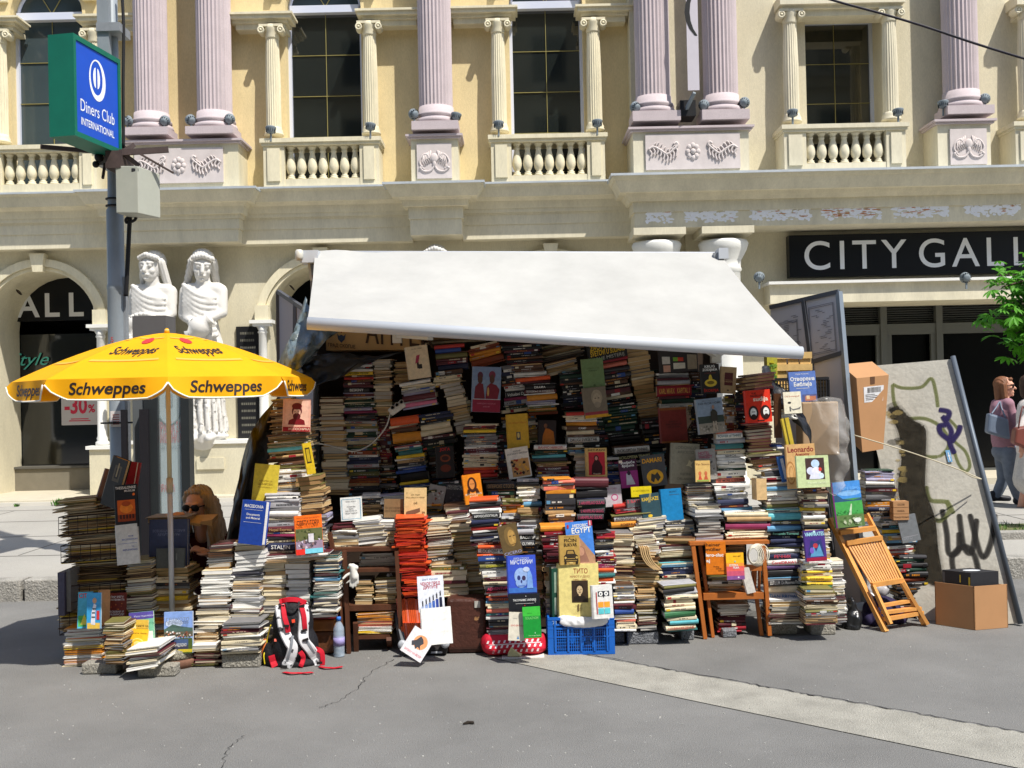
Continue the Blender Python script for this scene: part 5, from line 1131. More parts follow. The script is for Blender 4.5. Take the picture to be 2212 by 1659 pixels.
S('the bright-spined stack left of the orange chair', 1444,1508,1364, 1430,1504,1262, None, 3, 's', 'gr', 9, 14, z0=.09, sp=((1356,10,'cream','СЛАВЯНОВЕДЕНИЕ',(190,60,50)),(1326,14,'green','',W_),(1344,9,'turquoise','',W_),(1275,9,'black','',W_),(1266,7,'olive','',(200,210,80))))
S('the blue-topped stack left of the orange chair', 1432,1502,1262, 1420,1500,1216, 6.56, 1, 'ps', 'bl', 9, 13)
S('the ragged stack above the blue-topped one', 1420,1500,1216, 1428,1500,1160, 6.6, 1, 'p', 'cr', 6, 12, yaw=7, jit=2)
S('the paperbacks under the green cover', 1378,1438,1196, 1376,1440,1120, 6.62, 5, 'p', 'gy', 8, 12)
S('the flat books right of the bright blue cover', 1438,1504,1160, 1434,1500,1124, 6.68, 1, 'ps', 'gy', 7, 12)
# --- right front
S('the stack on the floor under the orange chair', 1548,1612,1366, 1556,1614,1330, 6.62, 0, 's', 'mar', 13, 17, hard=1)
S('the pale books under the orange chair seat', 1556,1614,1330, 1548,1622,1305, 6.62, 0, 'p', 'wh', 6, 10)
S('the books on the orange chair shelf', 1530,1604,1277, 1530,1606,1244, 6.6, -1, 'ps', 'cr', 8, 13)
S('the books inside the orange chair top', 1570,1612,1194, 1570,1614,1178, 6.62, 1, 'p', 'cr', 5, 9)
S('the grey paperbacks on the orange chair top', 1506,1566,1170, 1502,1560,1090, 6.6, 0, 'ph', 'gy', 11, 18)
S('the spine stack on the orange chair top', 1568,1662,1170, 1566,1666,1104, 6.6, 0, 's', 'cr', 9, 14, sp=((1137,14,'magenta','',K_),(1121,10,'tan','',(60,40,30)),(1112,9,'cream','',K_)))
S('the wide stack behind the orange chair top', 1552,1620,1104, 1542,1612,1046, 6.66, 1, 's', 'wh', 8, 13, sp=((1088,12,'navy','',(220,110,160)),(1099,8,'sky','',W_)))
S('the long books at the right of the orange chair', 1486,1546,1092, 1482,1540,1046, 6.7, 0, 'p', 'wh', 8, 13)
S('the torn paperbacks on the right brick', 1664,1734,1348, 1660,1734,1296, None, 0, 'ph', 'cr', 8, 15, z0=.09)
S('the thick glossy spines beside the orange chair', 1660,1734,1296, 1654,1732,1186, 6.6, 0, 's', 'mix', 14, 20, D=.16, sp=((1288,16,'silver','DAN BROWN',(40,90,140)),(1273,15,'cream','',(140,60,60)),(1257,15,'charcoal','LUDLUM  De Materese Finale',W_),(1238,17,'black','',(200,200,205)),(1224,9,'violet','',W_),(1217,13,'white','CorelDRAW11',(205,40,60)),(1203,13,'navy','РЕЧНИК',(220,80,100)),(1192,11,'white','',K_)))
S('the blue-striped stack above the glossy spines', 1664,1738,1186, 1656,1732,1100, 6.6, 0, 's', 'bl', 9, 15, sp=((1177,9,'navy','',W_),(1167,9,'navy','',W_),(1151,10,'black','Fernando Torrenel',(120,190,170)),(1140,12,'sky','',W_),(1116,15,'turquoise','',W_)))
S('the sunlit stack below the pale green cover', 1658,1728,1100, 1648,1718,1030, 6.62, 1, 'sp', 'wh', 9, 14, sp=((1092,8,'olive','',W_),(1055,9,'sky','',W_)))
S('the upper sunlit stack under the tilted black spine', 1646,1720,1030, 1612,1686,978, 6.66, 4, 'sp', 'cr', 9, 14, sp=((1024,14,'charcoal','',W_),))
S('the cream paperback tower on the right block', 1741,1812,1350, 1736,1805,1272, None, 0, 'sh', 'cr', 8, 13, z0=.11, yaw=2)
S('the paperback tower below the pirate cover', 1734,1802,1272, 1732,1796,1210, 6.52, 0, 's', 'yl', 8, 13, sp=((1250,9,'yellow','СТЕРНИН',(120,60,40)),(1276,8,'green','',W_)))
S('the paperback tower around the pirate cover', 1738,1796,1210, 1732,1786,1052, 6.55, 0, 'sh', 'cr', 8, 13, sp=((1100,8,'yellow','',K_),(1117,9,'white','',(200,60,60)),(1138,10,'black','',W_)))
S('the dim stack behind the paperback tower', 1796,1832,1345, 1794,1822,1212, 6.66, 1, 'p', 'wh', 6, 11)
S('the stack between the two leaning boards', 1872,1944,1122, 1868,1930,1015, 7.08, 0, 's', 'dkm', 11, 17, sp=((1099,9,'navy','FRENCH',W_),(1043,8,'white','',K_)))
S('the spines behind the slatted chair', 1918,1990,1200, 1902,1968,1124, 7.06, 1, 's', 'mix', 9, 14, sp=((1146,9,'yellow','',K_),(1137,8,'black','CERES CHEST',(90,190,220))))
S('the dark volumes beside the slatted chair', 1944,2014,1335, 1936,2000,1200, None, 1, 's', 'dk', 13, 20, D=.15, hard=1, z0=.0, sp=((1318,15,'orange','',W_),(1252,9,'russet','',(230,190,140)),(1189,8,'blue','',W_)))
# --- upper right
S('the hardbacks below the red judge cover', 1616,1672,982, 1614,1668,914, 6.72, 3, 'p', 'mar', 12, 18, hard=1)
S('the maroon books above the red judge cover', 1604,1674,845, 1610,1680,806, 6.8, 6, 'p', 'mar', 12, 18, hard=1)
S('the stack behind the red judge cover', 1592,1640,960, 1588,1640,845, 6.86, 0, 's', 'dk', 9, 15)
S('the white-spined stack below the hiker cover', 1548,1612,1045, 1544,1606,932, 6.76, 2, 's', 'gr', 10, 15, sp=((1037,10,'salmon','НЕ MORE СТРЕМИ',K_),(998,11,'white','John',(90,90,90)),(984,9,'white','SEARCH',K_),(964,12,'teal','',W_),(941,11,'white','POWER of THREE',(40,90,100))))
S('the spines behind the hiker cover', 1568,1602,932, 1566,1600,852, 6.9, 0, 's', 'dkm', 11, 16)
S('the thin books by the small white cover', 1680,1722,905, 1682,1724,885, 6.72, -4, 'ps', 'wh', 5, 8)
S('the yellow annuals beside the anatomy book', 1664,1694,970, 1660,1690,958, 6.75, 0, 's', 'mix', 8, 12)
# --- back wall
c = S
c('the cream pages at the far left of the back wall', 700,754,1070, 688,740,858, 7.05, 0, 'h', 'cr', 11, 17)
c('the tall dark-spined column, lower half', 750,822,1082, 747,816,960, 7.1, 0, 's', 'dkm', 9, 15, sp=((1005,9,'silver','РАКОПИСОТ',(190,50,70)),))
c('the tall dark-spined column, upper half', 745,816,960, 738,804,784, 7.12, 0, 's', 'dkm', 9, 15, sp=((806,8,'yellow','НАРОДЕН ЛЕКАР',K_),(817,6,'red','',W_),(842,11,'black','BESKINY',W_),(890,6,'magenta','',W_)))
c('the pale page column beside the socket strip', 808,848,898, 806,846,776, 7.14, 0, 'p', 'cr', 10, 15)
c('the dark red books below the socket strip', 812,846,1000, 812,842,898, 7.2, 0, 's', 'mar', 12, 18)
c('the spines below the dark red books', 818,862,1072, 812,850,1000, 7.16, 1, 's', 'dkm', 9, 13)
c('the brown papers left of the white figure cover', 852,884,830, 850,882,782, 7.18, 2, 'p', 'old', 7, 11)
c('the lilac set under the white figure cover', 872,946,880, 864,936,822, 7.08, 8, 's', 'gy', 8, 13, sp=((871,9,'pink','',W_),(857,12,'maroon','',(200,150,90)),(826,7,'white','',K_)))
c('the tilted orange stack', 846,908,960, 838,902,900, 7.08, 7, 's', 'brn', 10, 16, sp=((908,18,'orange','',(90,30,20)),(945,22,'amber','',K_)))
c('the tilted stack with the gilt black volume', 866,932,1058, 850,912,960, 7.04, 6, 's', 'mix', 8, 13, sp=((1030,19,'black','',(210,190,130)),(1046,7,'yellow','',K_),(977,9,'teal','POMORCI',(60,110,120)),(985,8,'yellow','',K_)))
c('the dark series with red lettering', 912,984,968, 902,976,892, 7.08, 8, 's', 'dk', 11, 17, sp=((921,12,'cream','',(200,40,40)),(932,12,'cream','',(200,40,40))))
c('the books behind the dark yoga cover', 932,988,1040, 924,980,968, 7.12, 5, 's', 'dkm', 9, 14)
c('the leaning page column left of the two figures cover', 986,1026,936, 950,996,826, 7.1, 10, 'p', 'cr', 13, 18)
c('the blue and olive books near the awning', 946,1014,800, 934,1004,745, 7.16, 4, 's', 'brn', 10, 16, sp=((748,8,'red','',W_),(756,9,'blue','',W_),(768,11,'olive','',K_),(792,14,'navy','',W_)))
c('the russet volumes under the olive books', 938,998,834, 934,996,800, 7.12, 6, 's', 'brn', 13, 18)
c('the tilted dark books right of the olive books', 1018,1090,788, 1008,1080,742, 7.18, 12, 's', 'brn', 12, 18, sp=((778,14,'russet','',(220,170,60)),))
c('the thin papers under the awning bar', 908,1050,740, 902,1044,716, 7.3, 2, 'p', 'old', 4, 6, kind='newspaper')
c('the charcoal set near the awning bar', 1094,1172,788, 1084,1170,744, 7.14, 3, 's', 'dk', 11, 14)
c('the mixed books right of the two figures cover', 1090,1148,890, 1082,1132,788, 7.12, 6, 's', 'dkm', 10, 16, sp=((868,7,'magenta','',W_),(858,13,'charcoal','Volsebni Drvo',W_)))
c('the short stack with the red cased book', 1112,1190,828, 1104,1172,786, 7.1, 2, 's', 'cr', 8, 12, sp=((817,9,'orange','',W_),(807,9,'white','',(200,40,40))))
c('the dark stack lettered in white', 1140,1206,896, 1128,1196,828, 7.08, 2, 's', 'dkm', 9, 14, sp=((836,10,'black','DRAMA',W_),(846,8,'maroon','ПОПОВЕЊЕ НА БУНДЕВАТА',W_),(858,13,'amber','',K_),(893,7,'russet','',K_)))
c('the newspapers under the awning bar', 1174,1262,778, 1156,1262,742, 7.25, 12, 'p', 'old', 4, 6, kind='newspaper')
c('the tilted paperbacks below the newspapers', 1178,1250,806, 1174,1246,778, 7.16, 12, 'p', 'cr', 9, 14)
c('the dark green spines beside the pale green cover', 1216,1266,884, 1210,1256,800, 7.12, 4, 's', 'dk', 9, 14, sp=((812,9,'bottlegreen','',(150,190,80)),))
c('the brown volumes right of the pale green cover', 1300,1366,866, 1294,1360,768, 7.12, 8, 's', 'brn', 11, 17, sp=((776,8,'crimson','',W_),(786,10,'salmon','',K_),(797,10,'charcoal','',(170,165,150))))
c('the black encyclopedia row', 1314,1382,960, 1304,1374,866, 7.08, 6, 's', 'dk', 12, 16, hard=1, sp=((946,9,'black','',(170,30,80)),(955,9,'black','',(170,30,80))))
c('the leaning pages at the right of the back wall', 1382,1430,902, 1346,1398,745, 7.12, 8, 'p', 'old', 13, 18)
c('the dark volumes below the leaning pages', 1392,1442,976, 1386,1430,902, 7.06, 4, 's', 'dk', 13, 18, hard=1)
c('the red capital volume stack', 1424,1498,880, 1418,1488,806, 7.06, 1, 's', 'cr', 9, 14, sp=((843,23,'crimson','KARL MARX   KAPITAL I',(220,170,80)),(866,10,'bottlegreen','',(150,170,120)),(826,9,'silver','',K_)))
c('the dim stack right of the red capital volume', 1496,1530,1000, 1490,1522,800, 7.12, 0, 's', 'dk', 11, 16)
c('the dim books between black encyclopedias and horses cover', 1388,1440,1020, 1384,1436,976, 7.1, 1, 's', 'bl', 12, 18)
c('the white encyclopaedia spines', 1334,1412,1008, 1326,1404,962, 6.96, 4, 's', 'dk', 11, 15, sp=((971,13,'white','ENCIKLOPEDIJA TEHNIKE',K_),(985,12,'black','ENCIKLOPEDIJA TEHNIKE',(230,225,160)),(997,10,'black','A TEHNIKE',W_)))
c('the pale stack with slanted edges', 1000,1076,1034, 1000,1074,916, 6.92, 1, 's', 'wh', 7, 12, sp=((1020,8,'red','',W_),(1028,8,'red','',W_),(1012,7,'orange','',W_),(931,7,'yellow','',K_)))
c('the black spines right of the pale stack', 1072,1100,1040, 1066,1096,930, 7.0, 0, 's', 'dk', 11, 16)
c('the mixed stack under the dark orange-shirt cover', 1158,1232,1036, 1148,1222,962, 6.88, 0, 's', 'dkm', 9, 13, sp=((966,10,'white','ВАНЧО НИКОЛ',(180,50,60)),(985,7,'turquoise','',W_),(993,8,'charcoal','',(200,50,60)),(1012,8,'maroon','IL TRIODENTI',W_)))
c('the stack lettered druga svrsetak', 1226,1296,970, 1218,1288,888, 6.96, 0, 's', 'dkm', 9, 13, sp=((893,8,'red','',W_),(949,12,'white','DRUGI SVRŠETAK',K_),(937,10,'cream','',K_),(930,9,'brown','CAMP',W_),(917,9,'amber','',K_)))
c('the pages right of the druga svrsetak stack', 1244,1270,1036, 1240,1268,984, 6.9, 0, 'p', 'gy', 10, 15)
c('the blue spines above the warm series', 1228,1268,984, 1222,1266,966, 6.94, 0, 's', 'bl', 8, 12)
c('the dark spines right of the red devil cover', 1312,1342,1046, 1308,1338,985, 6.94, 0, 's', 'mix', 9, 13)
c('the middle-row dark volumes left of the warm series', 1118,1172,1132, 1116,1166,1036, 6.72, 0, 's', 'mix', 9, 13, sp=((1045,9,'black','',W_),(1064,8,'white','',K_),(1089,10,'sky','',W_)))
c('the large dark spines right of the orange portrait', 1052,1118,1078, 1044,1106,1040, 6.74, 1, 's', 'dk', 14, 20, sp=((1050,15,'charcoal','ОПЕРСКЕ СТОГО',(160,130,90)),))
c('the colourful spines below the large dark ones', 1084,1132,1132, 1084,1130,1078, 6.66, 0, 's', 'dkm', 10, 14)
c('the pages under the sorted dark spines', 1124,1172,1178, 1122,1166,1100, 6.62, 0, 'ph', 'cr', 9, 13)
c('the fallen brown books left of the beige numbered cover', 822,878,1120, 820,876,1068, 6.8, 2, 'ps', 'dkm', 9, 13, sp=((1105,13,'black','ПАКИНОВИК',(220,190,120)),))
c('the stack right of the white bordered cover', 782,826,1124, 776,822,1066, 6.82, 0, 's', 'dkm', 8, 13)
c('the jumbled books below the back wall', 870,960,1120, 866,946,1060, 6.86, 3, 'ps', 'dkm', 8, 13, yaw=7)
c('the small pile under the orange portrait', 960,1016,1118, 956,1012,1090, 6.66, 2, 'ph', 'cr', 8, 12)
c('the stack behind the orange portrait', 950,1010,1090, 944,1004,1040, 6.9, 4, 's', 'dk', 9, 13)
c('the red-topped pair beside the dark set', 1330,1412,1110, 1318,1396,1086, 6.7, 5, 's', 'mar', 9, 12, sp=((1090,9,'red','',W_),))
c('the long horizontal spines beside the dark set', 1318,1406,1138, 1320,1404,1110, 6.66, 3, 's', 'cr', 9, 12, sp=((1120,13,'silver','KOSOVSKO PITANJE',(60,50,50)),(1133,12,'amber','FOJERBAH',(90,50,30))))
c('the shaded magazines behind the pirate chair', 1410,1480,1126, 1404,1476,1100, 6.8, 2, 'ps', 'bl', 6, 10)
c('the flat books above the dim magazines', 1080,1166,962, 1084,1160,898, 7.14, 4, 's', 'dkm', 10, 15)
c('the dark stack under the pale green cover', 1268,1316,966, 1264,1312,900, 7.1, 2, 's', 'dk', 10, 14)
c('the far back books left of the capital stack', 1350,1420,905, 1352,1420,800, 7.3, 2, 's', 'dk', 12, 16)
# --- old newspapers in the wire trays
c('the newspapers in the lower tray', 128,266,1362, 132,268,1246, 6.36, 3, 'p', 'news', 3, 6, kind='newspaper', yaw=4, jit=3)
c('the newspapers between the trays', 152,262,1246, 158,262,1214, 6.38, 2, 'p', 'news', 3, 6, kind='newspaper', yaw=5, jit=3)
c('the newspapers in the middle tray', 136,260,1214, 150,252,1156, 6.38, 3, 'p', 'news', 3, 7, kind='newspaper', yaw=4, jit=2)
c('the newspapers in the upper tray', 128,252,1156, 140,250,1102, 6.38, 4, 'p', 'news', 3, 7, kind='newspaper', yaw=4, jit=2)
c('the flat books on the upper tray', 112,212,1104, 140,210,1076, 6.36, 3, 'p', 'old', 5, 9, yaw=6, jit=4)
# ---- emission: the 240 largest become objects, the rest one heap
bks = [b_ for b_ in BOOKS if b_['kind'] == 'book']; bks.sort(key=lambda q: -q['area'])
NIND = 228
def desc_label(bk):
    if bk['st'] == 's': look = ('%s-spined' % bk['cv'])
    else: look = '%s-paged' % bk['pg']
    th_ = 'thick ' if bk['T'] > .017 else ('slim ' if bk['T'] < .009 else '')
    return th_+look if len((th_+look+' book, x up in '+bk['desc']).split()) < 17 else look
for bk in bks[:NIND]:
    o = thing('book', '%s book, %s up in %s' % (desc_label(bk), ordn(bk['i']), bk['desc']), 'book', bk['c'], 'books stacked in the stall')
    bc, bp = MB(), MB(); emit(bk, bc, bp); bc.build('cover', o); bp.build('pages', o)
bc = MB()
for bk in bks[NIND:]: emit(bk, bc, bc)
tag(bc.build('heaped_books'), kind='stuff')
bc = MB()
for bk in BOOKS:
    if bk['kind'] == 'newspaper': emit(bk, bc, bc)
tag(bc.build('old_newspapers'), kind='stuff')
for bk in BOOKS:
    if bk['kind'] == 'magazine':
        bc, bp = MB(), MB(); o = thing('magazine', '%s magazine, %s up in %s' % (desc_label(bk), ordn(bk['i']), bk['desc']), 'magazine', bk['c'], 'magazines over the white stacks'); emit(bk, bc, bp); bc.build('cover', o); bp.build('pages', o)
print('BOOKS', len(BOOKS), len(bks))
# ---------------------------------------------------------------- face-out books
def face(x, y, w_, h_, Y, roll, lean, yaw, T, cov, art, label, cat='book', pg='cream', sheet=False, spine=None, grp=None):
    """x,y bottom centre in photo; art: list of ('r',u0,v0,u1,v1,col) ('t',txt,u,v,h,col[,w]) ('e',u,v,ru,rv,col) ('p',pts,col)"""
    k = Y/F; W2 = w_*k; H2 = h_*k; B = P(x, y, Y)
    M = Matrix.Translation(B) @ Matrix.Rotation(R(yaw), 4, 'Z') @ Matrix.Rotation(R(roll), 4, 'Y') @ Matrix.Rotation(R(-lean), 4, 'X')
    o = thing('book' if not sheet else 'booklet', label, cat, B, grp or 'books displayed with the cover facing out')
    bc, bp = MB(), MB(); rr = random.Random(int(x*7+y)); cvm = cm(cov, .4, .45)
    M2 = M @ Matrix.Translation((-W2/2, 0, H2/2)) @ Matrix.Rotation(R(-90), 4, 'Z') @ Matrix.Rotation(R(-90), 4, 'X')
    # local book: X spine axis, Y width, Z thickness.  map: X->up, Y->right, Z->towards camera
    Mx = Matrix(((0,1,0,0),(0,0,-1,T),(1,0,0,0),(0,0,0,1)))
    M2 = M @ Matrix.Translation((-W2/2, 0, H2/2)) @ Mx
    book_geo(bc, bp, M2, H2, W2, T, cvm, pmat(pg), T > .018, rr)
    bc.M = M; lay = .0004
    for a in art:
        z = -lay; lay += .00025
        X = lambda u: -W2/2+u*W2
        if a[0] == 'r': bc.poly([(X(a[1]), a[2]*H2), (X(a[3]), a[2]*H2), (X(a[3]), a[4]*H2), (X(a[1]), a[4]*H2)], (0,z,0), (1,0,0), (0,0,1), cm(a[5], .4, .45))
        elif a[0] == 'e': bc.poly([(X(a[1])+a[3]*W2*math.cos(2*math.pi*i/22), a[2]*H2+a[4]*H2*math.sin(2*math.pi*i/22)) for i in range(22)], (0,z,0), (1,0,0), (0,0,1), cm(a[5], .4, .45))
        elif a[0] == 'p': bc.poly([(X(p[0]), p[1]*H2) for p in a[1]], (0,z,0), (1,0,0), (0,0,1), cm(a[2], .4, .45))
        elif a[0] == 't':
            hh = a[4]*H2; bo = .02 if len(a) > 7 else .008; vs, fs, W, y0, y1 = text2d(a[1], bo); ww = (a[6]*W2 if len(a) > 6 and a[6] else min(W*hh/.7, W2*.92))
            bc.text(a[1], (X(a[2]), z, a[3]*H2), (1,0,0), (0,0,1), hh, cm(a[5], .4, .45), width=ww, bold=bo)
    bc.M = Matrix.Identity(4); bc.build('cover', o); bp.build('pages', o); return o
Rr, Tt, Ee, Pp = 'r', 't', 'e', 'p'
def rnd_blobs(seed, u0, v0, u1, v1, cols, n, s=.06):
    rr = random.Random(seed); out = []
    for i in range(n):
        u, v = rr.uniform(u0+s, u1-s), rr.uniform(v0+s*.6, v1-s*.6); k = rr.randint(3, 6); a0 = rr.uniform(0, 6)
        out.append((Pp, [(u+s*rr.uniform(.4, 1)*math.cos(a0+2*math.pi*i_/k), v+s*.7*rr.uniform(.4, 1)*math.sin(a0+2*math.pi*i_/k)) for i_ in range(k)], rr.choice(cols)))
    return out
def portrait(u, v, s, skin, hair, coat, beard=False, asp=.72):
    o = [(Pp, [(u-.34*s,v-.5*s*asp),(u-.3*s,v-.3*s*asp),(u-.1*s,v-.2*s*asp),(u+.1*s,v-.2*s*asp),(u+.3*s,v-.3*s*asp),(u+.34*s,v-.5*s*asp)], coat), (Ee,u,v+.12*s*asp,.2*s,.26*s*asp,hair), (Ee,u,v+.04*s*asp,.15*s,.22*s*asp,skin), (Rr,u-.05*s,v-.24*s*asp,u+.05*s,v-.1*s*asp,skin)]
    d = tuple(int(q*.35) for q in skin)
    o += [(Rr,u-.1*s,v+.07*s*asp,u-.03*s,v+.095*s*asp,d),(Rr,u+.03*s,v+.07*s*asp,u+.1*s,v+.095*s*asp,d),(Rr,u-.015*s,v-.02*s*asp,u+.02*s,v+.05*s*asp,tuple(int(q*.75) for q in skin)),(Rr,u-.05*s,v-.08*s*asp,u+.05*s,v-.06*s*asp,d)]
    if beard: o.insert(4, (Ee,u,v-.12*s*asp,.15*s,.15*s*asp,hair))
    return o
WH, BK, GD, RD = (232,232,228), (28,26,26), (200,170,70), (180,40,40)
face(569,1088,53,85,6.34,6,4,0,.012,(196,176,58),[(Tt,'АРХИВИЈА',.5,.55,.045,(120,90,30)),(Tt,'ЦЕЗАРОВА',.5,.47,.05,(120,90,30)),(Tt,'НА МАКЕДОНИЈА',.5,.4,.03,(120,90,30))],'plain mustard yellow book leaning above the dark blue one')
face(540,1176,56,94,6.18,5,6,-14,.055,(26,62,150),[(Tt,'MACEDONIA',.5,.84,.07,WH,.8),(Rr,.12,.79,.88,.795,WH),(Tt,'Documents',.5,.66,.05,WH),(Tt,'and Material',.5,.58,.05,WH),(Rr,.12,.5,.88,.505,WH)],'thick dark blue documents book standing on the white-paged pile',pg='white')
face(670,1197,57,84,6.16,-3,8,6,.02,(240,110,30),[(Rr,0,0,1,.66,(96,100,62))]+rnd_blobs(1,0,.35,1,.66,[(80,92,50),(120,120,80),(60,70,40)],18)+[(Rr,.0,.12,1,.34,(150,130,150))]+rnd_blobs(2,0,.12,1,.42,[(200,190,205),(150,120,120),(90,80,90)],22,.08)+[(Rr,.48,.3,.68,.52,(205,200,205)),(Rr,0,0,.33,.14,(225,50,40)),(Rr,.33,.02,1,.14,(120,200,220)),(Tt,'СВЕТА ГОРА',.5,.75,.11,(50,25,20),.84,1),(Tt,'НИКОЛ БОШ-ШАПКАРЕВ',.5,.91,.035,(70,30,20))],'orange monastery guidebook with a town photo, leaning above the backpack')
face(640,932,58,70,6.4,2,5,0,.02,(222,170,150),[(Rr,.08,.2,.92,.95,(226,180,160)),(Rr,0,0,1,.14,(150,24,36)),(Tt,'ИСПОСНИКА',.6,.04,.07,(235,215,190))]+portrait(.5,.55,.95,(225,180,160),(90,20,28),(120,22,32),True)+[(Ee,.5,.78,.19,.1,(110,22,30))],'pink cover with a dark red bearded man in a cap')
face(673,1024,17,68,6.3,-9,0,0,.02,(224,190,40),[(Rr,.2,.35,.8,.85,(60,50,20)),(Rr,.3,.4,.7,.8,(200,170,40))],'narrow yellow spine standing askew beside the brown stack')
face(275,1139,48,92,6.24,-4,6,0,.02,(30,32,38),[(Tt,'THESSALONIKE',.5,.9,.062,WH,.92),(Tt,'MUSEUM',.68,.83,.045,WH),(Rr,.1,.14,.9,.64,(205,92,24)),(Rr,.1,.14,.9,.3,(150,60,20)),(Ee,.5,.45,.3,.12,(230,130,40)),(Ee,.5,.55,.2,.06,(170,70,20)),(Ee,.86,.76,.06,.03,(230,110,30))]+[(Rr,.2+.14*i,.2,.28+.14*i,.3,(60,25,15)) for i in range(5)],'tall black museum book with an orange picture, leaning on the post')
face(278,1219,47,86,6.2,-5,6,0,.02,(205,203,198),[(Tt,'FROM',.68,.68,.035,(70,90,170)),(Tt,'RECOGNITION',.62,.6,.04,(70,90,170)),(Rr,.1,.52,.95,.527,(70,90,170)),(Tt,'TO',.75,.42,.035,(70,90,170)),(Tt,'REPUDIATION',.62,.34,.04,(70,90,170))],'pale grey book with small blue lettering below the museum book')
face(232,1094,40,108,6.36,17,4,-20,.035,(34,30,32),[(Rr,.3,.52,.75,.85,(84,78,66)),(Rr,.4,.58,.65,.8,(40,36,34)),(Rr,.48,.62,.56,.9,(150,140,110))],'large black album leaning steeply on the newspaper trays',pg='yellowed')
face(213,1092,16,80,6.42,17,2,10,.03,(120,84,64),[],'brown album edge leaning behind the large black album')
face(283,1052,24,54,6.5,10,2,0,.02,(150,34,40),[(Rr,.7,0,.8,1,(210,200,190))],'dark red book wedged behind the black museum book')
face(364,1227,81,104,6.42,0,5,0,.045,(62,72,104),[(Tt,'ВСЕОБЩАЯ ИСТОРИЯ',.5,.74,.05,(120,130,160),.86),(Tt,'АРХИТЕКТУРЫ',.5,.66,.055,(120,130,160),.6)],'large slate blue architecture history volume behind the parasol pole',pg='grey')
face(368,1227,60,42,6.37,0,6,0,.02,(86,92,92),[(Rr,.7,.4,.73,.75,(130,134,130))],'plain grey book in front of the slate blue volume')
C1 = (90,180,200)
face(183,1357,30,77,6.14,2,6,18,.012,(80,176,206),[(Tt,'CITY',.45,.84,.12,(220,50,60),.8,1),(Rr,.05,.05,.9,.35,(90,180,90)),(Pp,[(.2,.1),(.45,.4),(.7,.1)],(230,220,90))],'turquoise comic with green foot standing open at the left')
face(202,1358,34,76,6.06,-2,6,-12,.01,(60,160,215),[(Rr,.05,0,.95,.16,(230,190,80)),(Ee,.55,.78,.15,.08,(210,160,120)),(Pp,[(.3,.12),(.35,.45),(.5,.7),(.68,.66),(.6,.4),(.62,.1)],(230,228,235)),(Rr,.35,.3,.6,.34,(60,60,70)),(Rr,.38,.42,.6,.46,(60,60,70)),(Rr,.42,.53,.66,.57,(60,60,70)),(Rr,.72,.25,.92,.5,(210,50,50))],'light blue fashion magazine with a striped figure','magazine')
face(226,1350,20,74,6.16,3,4,32,.03,(186,132,84),[],'fanned tan pages between the fashion magazine and brown book')
face(252,1340,37,58,6.2,-1,6,-6,.02,(112,44,34),[(Tt,'ОНИ МЕГУ',.5,.82,.07,WH),(Tt,'ПАКУВАЊАТА',.5,.72,.07,WH),(Tt,'РОМАНИ И',.5,.28,.07,WH),(Tt,'РАЗМИСЛИ',.5,.18,.07,WH)]+rnd_blobs(3,.1,.35,.9,.65,[(180,80,40),(140,40,30),(200,120,60)],10),'dark red-brown novel with white lettering on the tan paperbacks')
face(308,1393,53,70,6.12,-4,6,0,.012,(120,190,160),[(Rr,0,.78,1,1,(90,78,158)),(Tt,'Миле Неделкоски',.62,.85,.05,(200,200,230)),(Tt,'КНИЖЕВНИОТ СО',.6,.6,.055,(60,130,100)),(Rr,.6,.03,.95,.4,(230,230,225))],'mint and purple book behind the two yellow booklets')
face(298,1388,40,48,6.08,2,6,0,.01,(214,178,70),[(Tt,'Токиите од',.6,.7,.09,(80,60,30)),(Tt,'Табернакул',.6,.56,.08,(80,60,30)),(Pp,[(.15,.45),(.3,.9),(.4,.5)],(240,225,150))],'upper mustard booklet with a pale sail shape','booklet')
face(294,1410,42,50,6.03,5,8,0,.01,(232,180,40),[(Tt,'Македонски - Америка',.5,.8,.055,(90,60,20)),(Ee,.5,.38,.34,.24,(246,214,110)),(Ee,.5,.38,.28,.19,(232,180,40)),(Ee,.5,.38,.18,.11,(246,220,130))],'lower yellow booklet with a pale ring','booklet')
face(386,1411,62,88,6.12,-1,5,0,.015,(150,176,220),[(Rr,0,.6,1,1,(128,158,214)),(Ee,.35,.72,.3,.1,(190,205,230)),(Pp,[(0,.52),(0,.58),(.3,.7),(.6,.64),(1,.6),(1,.5)],(74,100,92)),(Rr,0,.4,1,.52,(92,92,78))]+rnd_blobs(5,0,.36,1,.56,[(226,220,216),(190,120,90),(210,205,200),(130,80,60),(80,90,60)],46,.05)+[(Rr,0,0,1,.36,(74,92,40)),(Rr,.16,.1,.86,.34,(70,90,130)),(Rr,.16,.1,.86,.2,(60,60,80)),(Rr,.5,.03,1,.1,(200,180,50)),(Tt,'ГЕШКОТО',.5,.78,.08,(120,130,150),.8,1),(Tt,'ОД МИЛОРАДОВСКИ',.5,.71,.05,(110,120,140),.75),(Tt,'МИЛОРАД БОЖО',.5,.17,.07,WH,.6)],'landscape village photo book standing on the parasol base')
face(908,816,46,70,7.0,-7,5,0,.045,(214,196,164),[(Rr,.42,.3,.52,.5,(60,40,40)),(Rr,.48,.28,.66,.42,(30,30,34)),(Pp,[(.35,.45),(.45,.7),(.62,.72),(.52,.5)],(160,50,80)),(Tt,'Автобиографија',.5,.9,.03,(120,100,80))],'cream book with a small red and black figure, upper left of the wall')
